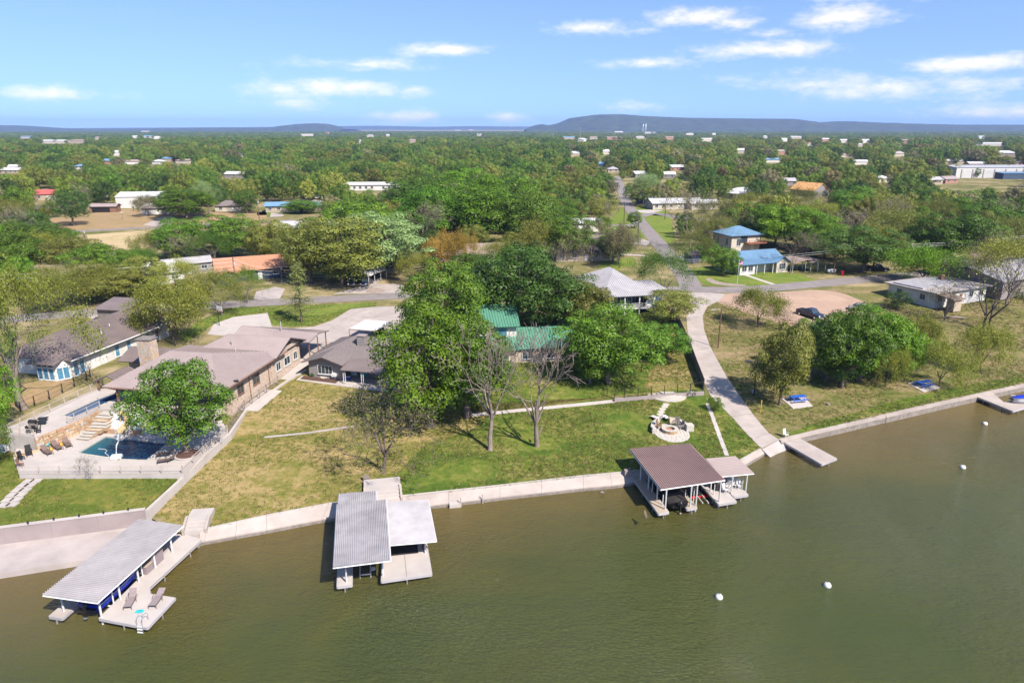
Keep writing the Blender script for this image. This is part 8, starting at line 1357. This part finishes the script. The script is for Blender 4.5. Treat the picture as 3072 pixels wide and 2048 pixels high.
for o in PADS:
    mw = Matrix.Translation(ORG[o]) if o in ORG else Matrix.Identity(4); co = np.array([mw @ v.co for v in o.data.vertices]); mn, mx = co.min(0), co.max(0); ix = np.where((LP[:, 0] > mn[0] - .1) & (LP[:, 0] < mx[0] + .1) & (LP[:, 1] > mn[1] - .1) & (LP[:, 1] < mx[1] + .1) & keep)[0]
    for p_ in o.data.polygons:
        if abs(p_.normal.z) < .5 or not len(ix): continue
        P_ = co[list(p_.vertices)]; D_ = np.stack([(P_[(i + 1) % len(P_)][0] - P_[i][0]) * (LP[ix, 1] - P_[i][1]) - (P_[(i + 1) % len(P_)][1] - P_[i][1]) * (LP[ix, 0] - P_[i][0]) for i in range(len(P_))]); keep[ix[(D_.min(0) > -.05) | (D_.max(0) < .05)]] = False
LP = LP[keep]
def tuft(name, mat, seed):
    r2 = np.random.RandomState(seed); V_ = []; Q_ = []
    for k in range(9): an = r2.rand() * 6.28; p_ = r2.normal(size=2) * .09; h_ = .05 + .07 * r2.rand(); w2 = .03; dx_, dy_ = math.cos(an) * w2, math.sin(an) * w2; le = r2.normal(size=2) * .05; o_ = len(V_); V_ += [(p_[0] - dx_, p_[1] - dy_, 0), (p_[0] + dx_, p_[1] + dy_, 0), (p_[0] + dx_ * .3 + le[0], p_[1] + dy_ * .3 + le[1], h_), (p_[0] - dx_ * .3 + le[0], p_[1] - dy_ * .3 + le[1], h_)]; Q_.append((o_, o_ + 1, o_ + 2, o_ + 3))
    return bpy.data.objects.new('grass_tuft_form', np_mesh(name, V_, Q_, mat))
leafmat('blade_green', (.06, .10, .012), (.13, .17, .03), .25); leafmat('blade_straw', (.16, .13, .045), (.27, .215, .09), .25)
PROTOS = []
for k, (mk, lm) in enumerate((('mid0', 'leaf_far'), ('mid1', 'leaf_deep'), ('mid2', 'leaf_olive'), ('mid3', 'leaf_yellow'), ('mid0', 'leaf_green'), ('mid1', 'leaf_grey'), ('mid2', 'leaf_bronze'))):
    po_ = bpy.data.objects.new('wood_tree_form', PROTO[mk][1].copy()); po_.data.materials[0] = MATS[lm]; PROTOS.append(po_)
def scatter(name, pts, sc_, rot, pick, protos, label, cat):
    me = bpy.data.meshes.new(name); me.vertices.add(len(pts)); me.vertices.foreach_set('co', np.asarray(pts, np.float32).ravel())
    for nm, col_, tp in (('sc', sc_, 'FLOAT_VECTOR'), ('rot', np.stack([rot * 0, rot * 0, rot], 1), 'FLOAT_VECTOR'), ('pick', pick, 'INT')):
        a_ = me.attributes.new(nm, tp, 'POINT'); a_.data.foreach_set('vector' if tp != 'INT' else 'value', (col_.astype(np.float32) if tp != 'INT' else col_.astype(np.int32)).ravel())
    ob = bpy.data.objects.new(name, me); COL.objects.link(ob); tag(ob, label, cat, kind='stuff')
    ng = bpy.data.node_groups.new(name, 'GeometryNodeTree'); ng.interface.new_socket('Geometry', in_out='INPUT', socket_type='NodeSocketGeometry'); ng.interface.new_socket('Geometry', in_out='OUTPUT', socket_type='NodeSocketGeometry')
    gi = ng.nodes.new('NodeGroupInput'); go = ng.nodes.new('NodeGroupOutput'); iop = ng.nodes.new('GeometryNodeInstanceOnPoints'); jn = ng.nodes.new('GeometryNodeJoinGeometry'); iop.inputs['Pick Instance'].default_value = True
    for po_ in protos[::-1]:
        oi_ = ng.nodes.new('GeometryNodeObjectInfo'); oi_.inputs['Object'].default_value = po_; oi_.inputs['As Instance'].default_value = True; ng.links.new(oi_.outputs['Geometry'], jn.inputs[0])
    def attr(nm, tp): n = ng.nodes.new('GeometryNodeInputNamedAttribute'); n.data_type = tp; n.inputs[0].default_value = nm; return n.outputs[0]
    e2r = ng.nodes.new('FunctionNodeEulerToRotation'); ng.links.new(attr('rot', 'FLOAT_VECTOR'), e2r.inputs[0])
    ng.links.new(gi.outputs[0], iop.inputs['Points']); ng.links.new(jn.outputs[0], iop.inputs['Instance']); ng.links.new(attr('pick', 'INT'), iop.inputs['Instance Index']); ng.links.new(e2r.outputs[0], iop.inputs['Rotation']); ng.links.new(attr('sc', 'FLOAT_VECTOR'), iop.inputs['Scale']); ng.links.new(iop.outputs[0], go.inputs[0])
    md = ob.modifiers.new('scatter', 'NODES'); md.node_group = ng; return ob
M_ = np.array(mass); scatter('distant_wood', M_[:, :3], M_[:, [3, 3, 4]], M_[:, 5], M_[:, 6], PROTOS, 'unbroken scrub oak woodland reaching to the hills', 'woodland')
n = len(LP); s_ = rng.uniform(.7, 1.5, n)[:, None] * np.ones((1, 3)); scatter('grass', LP[:, :3], s_, rng.rand(n) * 6.28, (rng.rand(n) < np.where(LP[:, 3] > 0, .6, .3)).astype(int), [tuft('tuft_green', 'blade_green', 1), tuft('tuft_straw', 'blade_straw', 2)], 'short mown grass and straw coloured tufts on the lakeside lawns', 'grass')
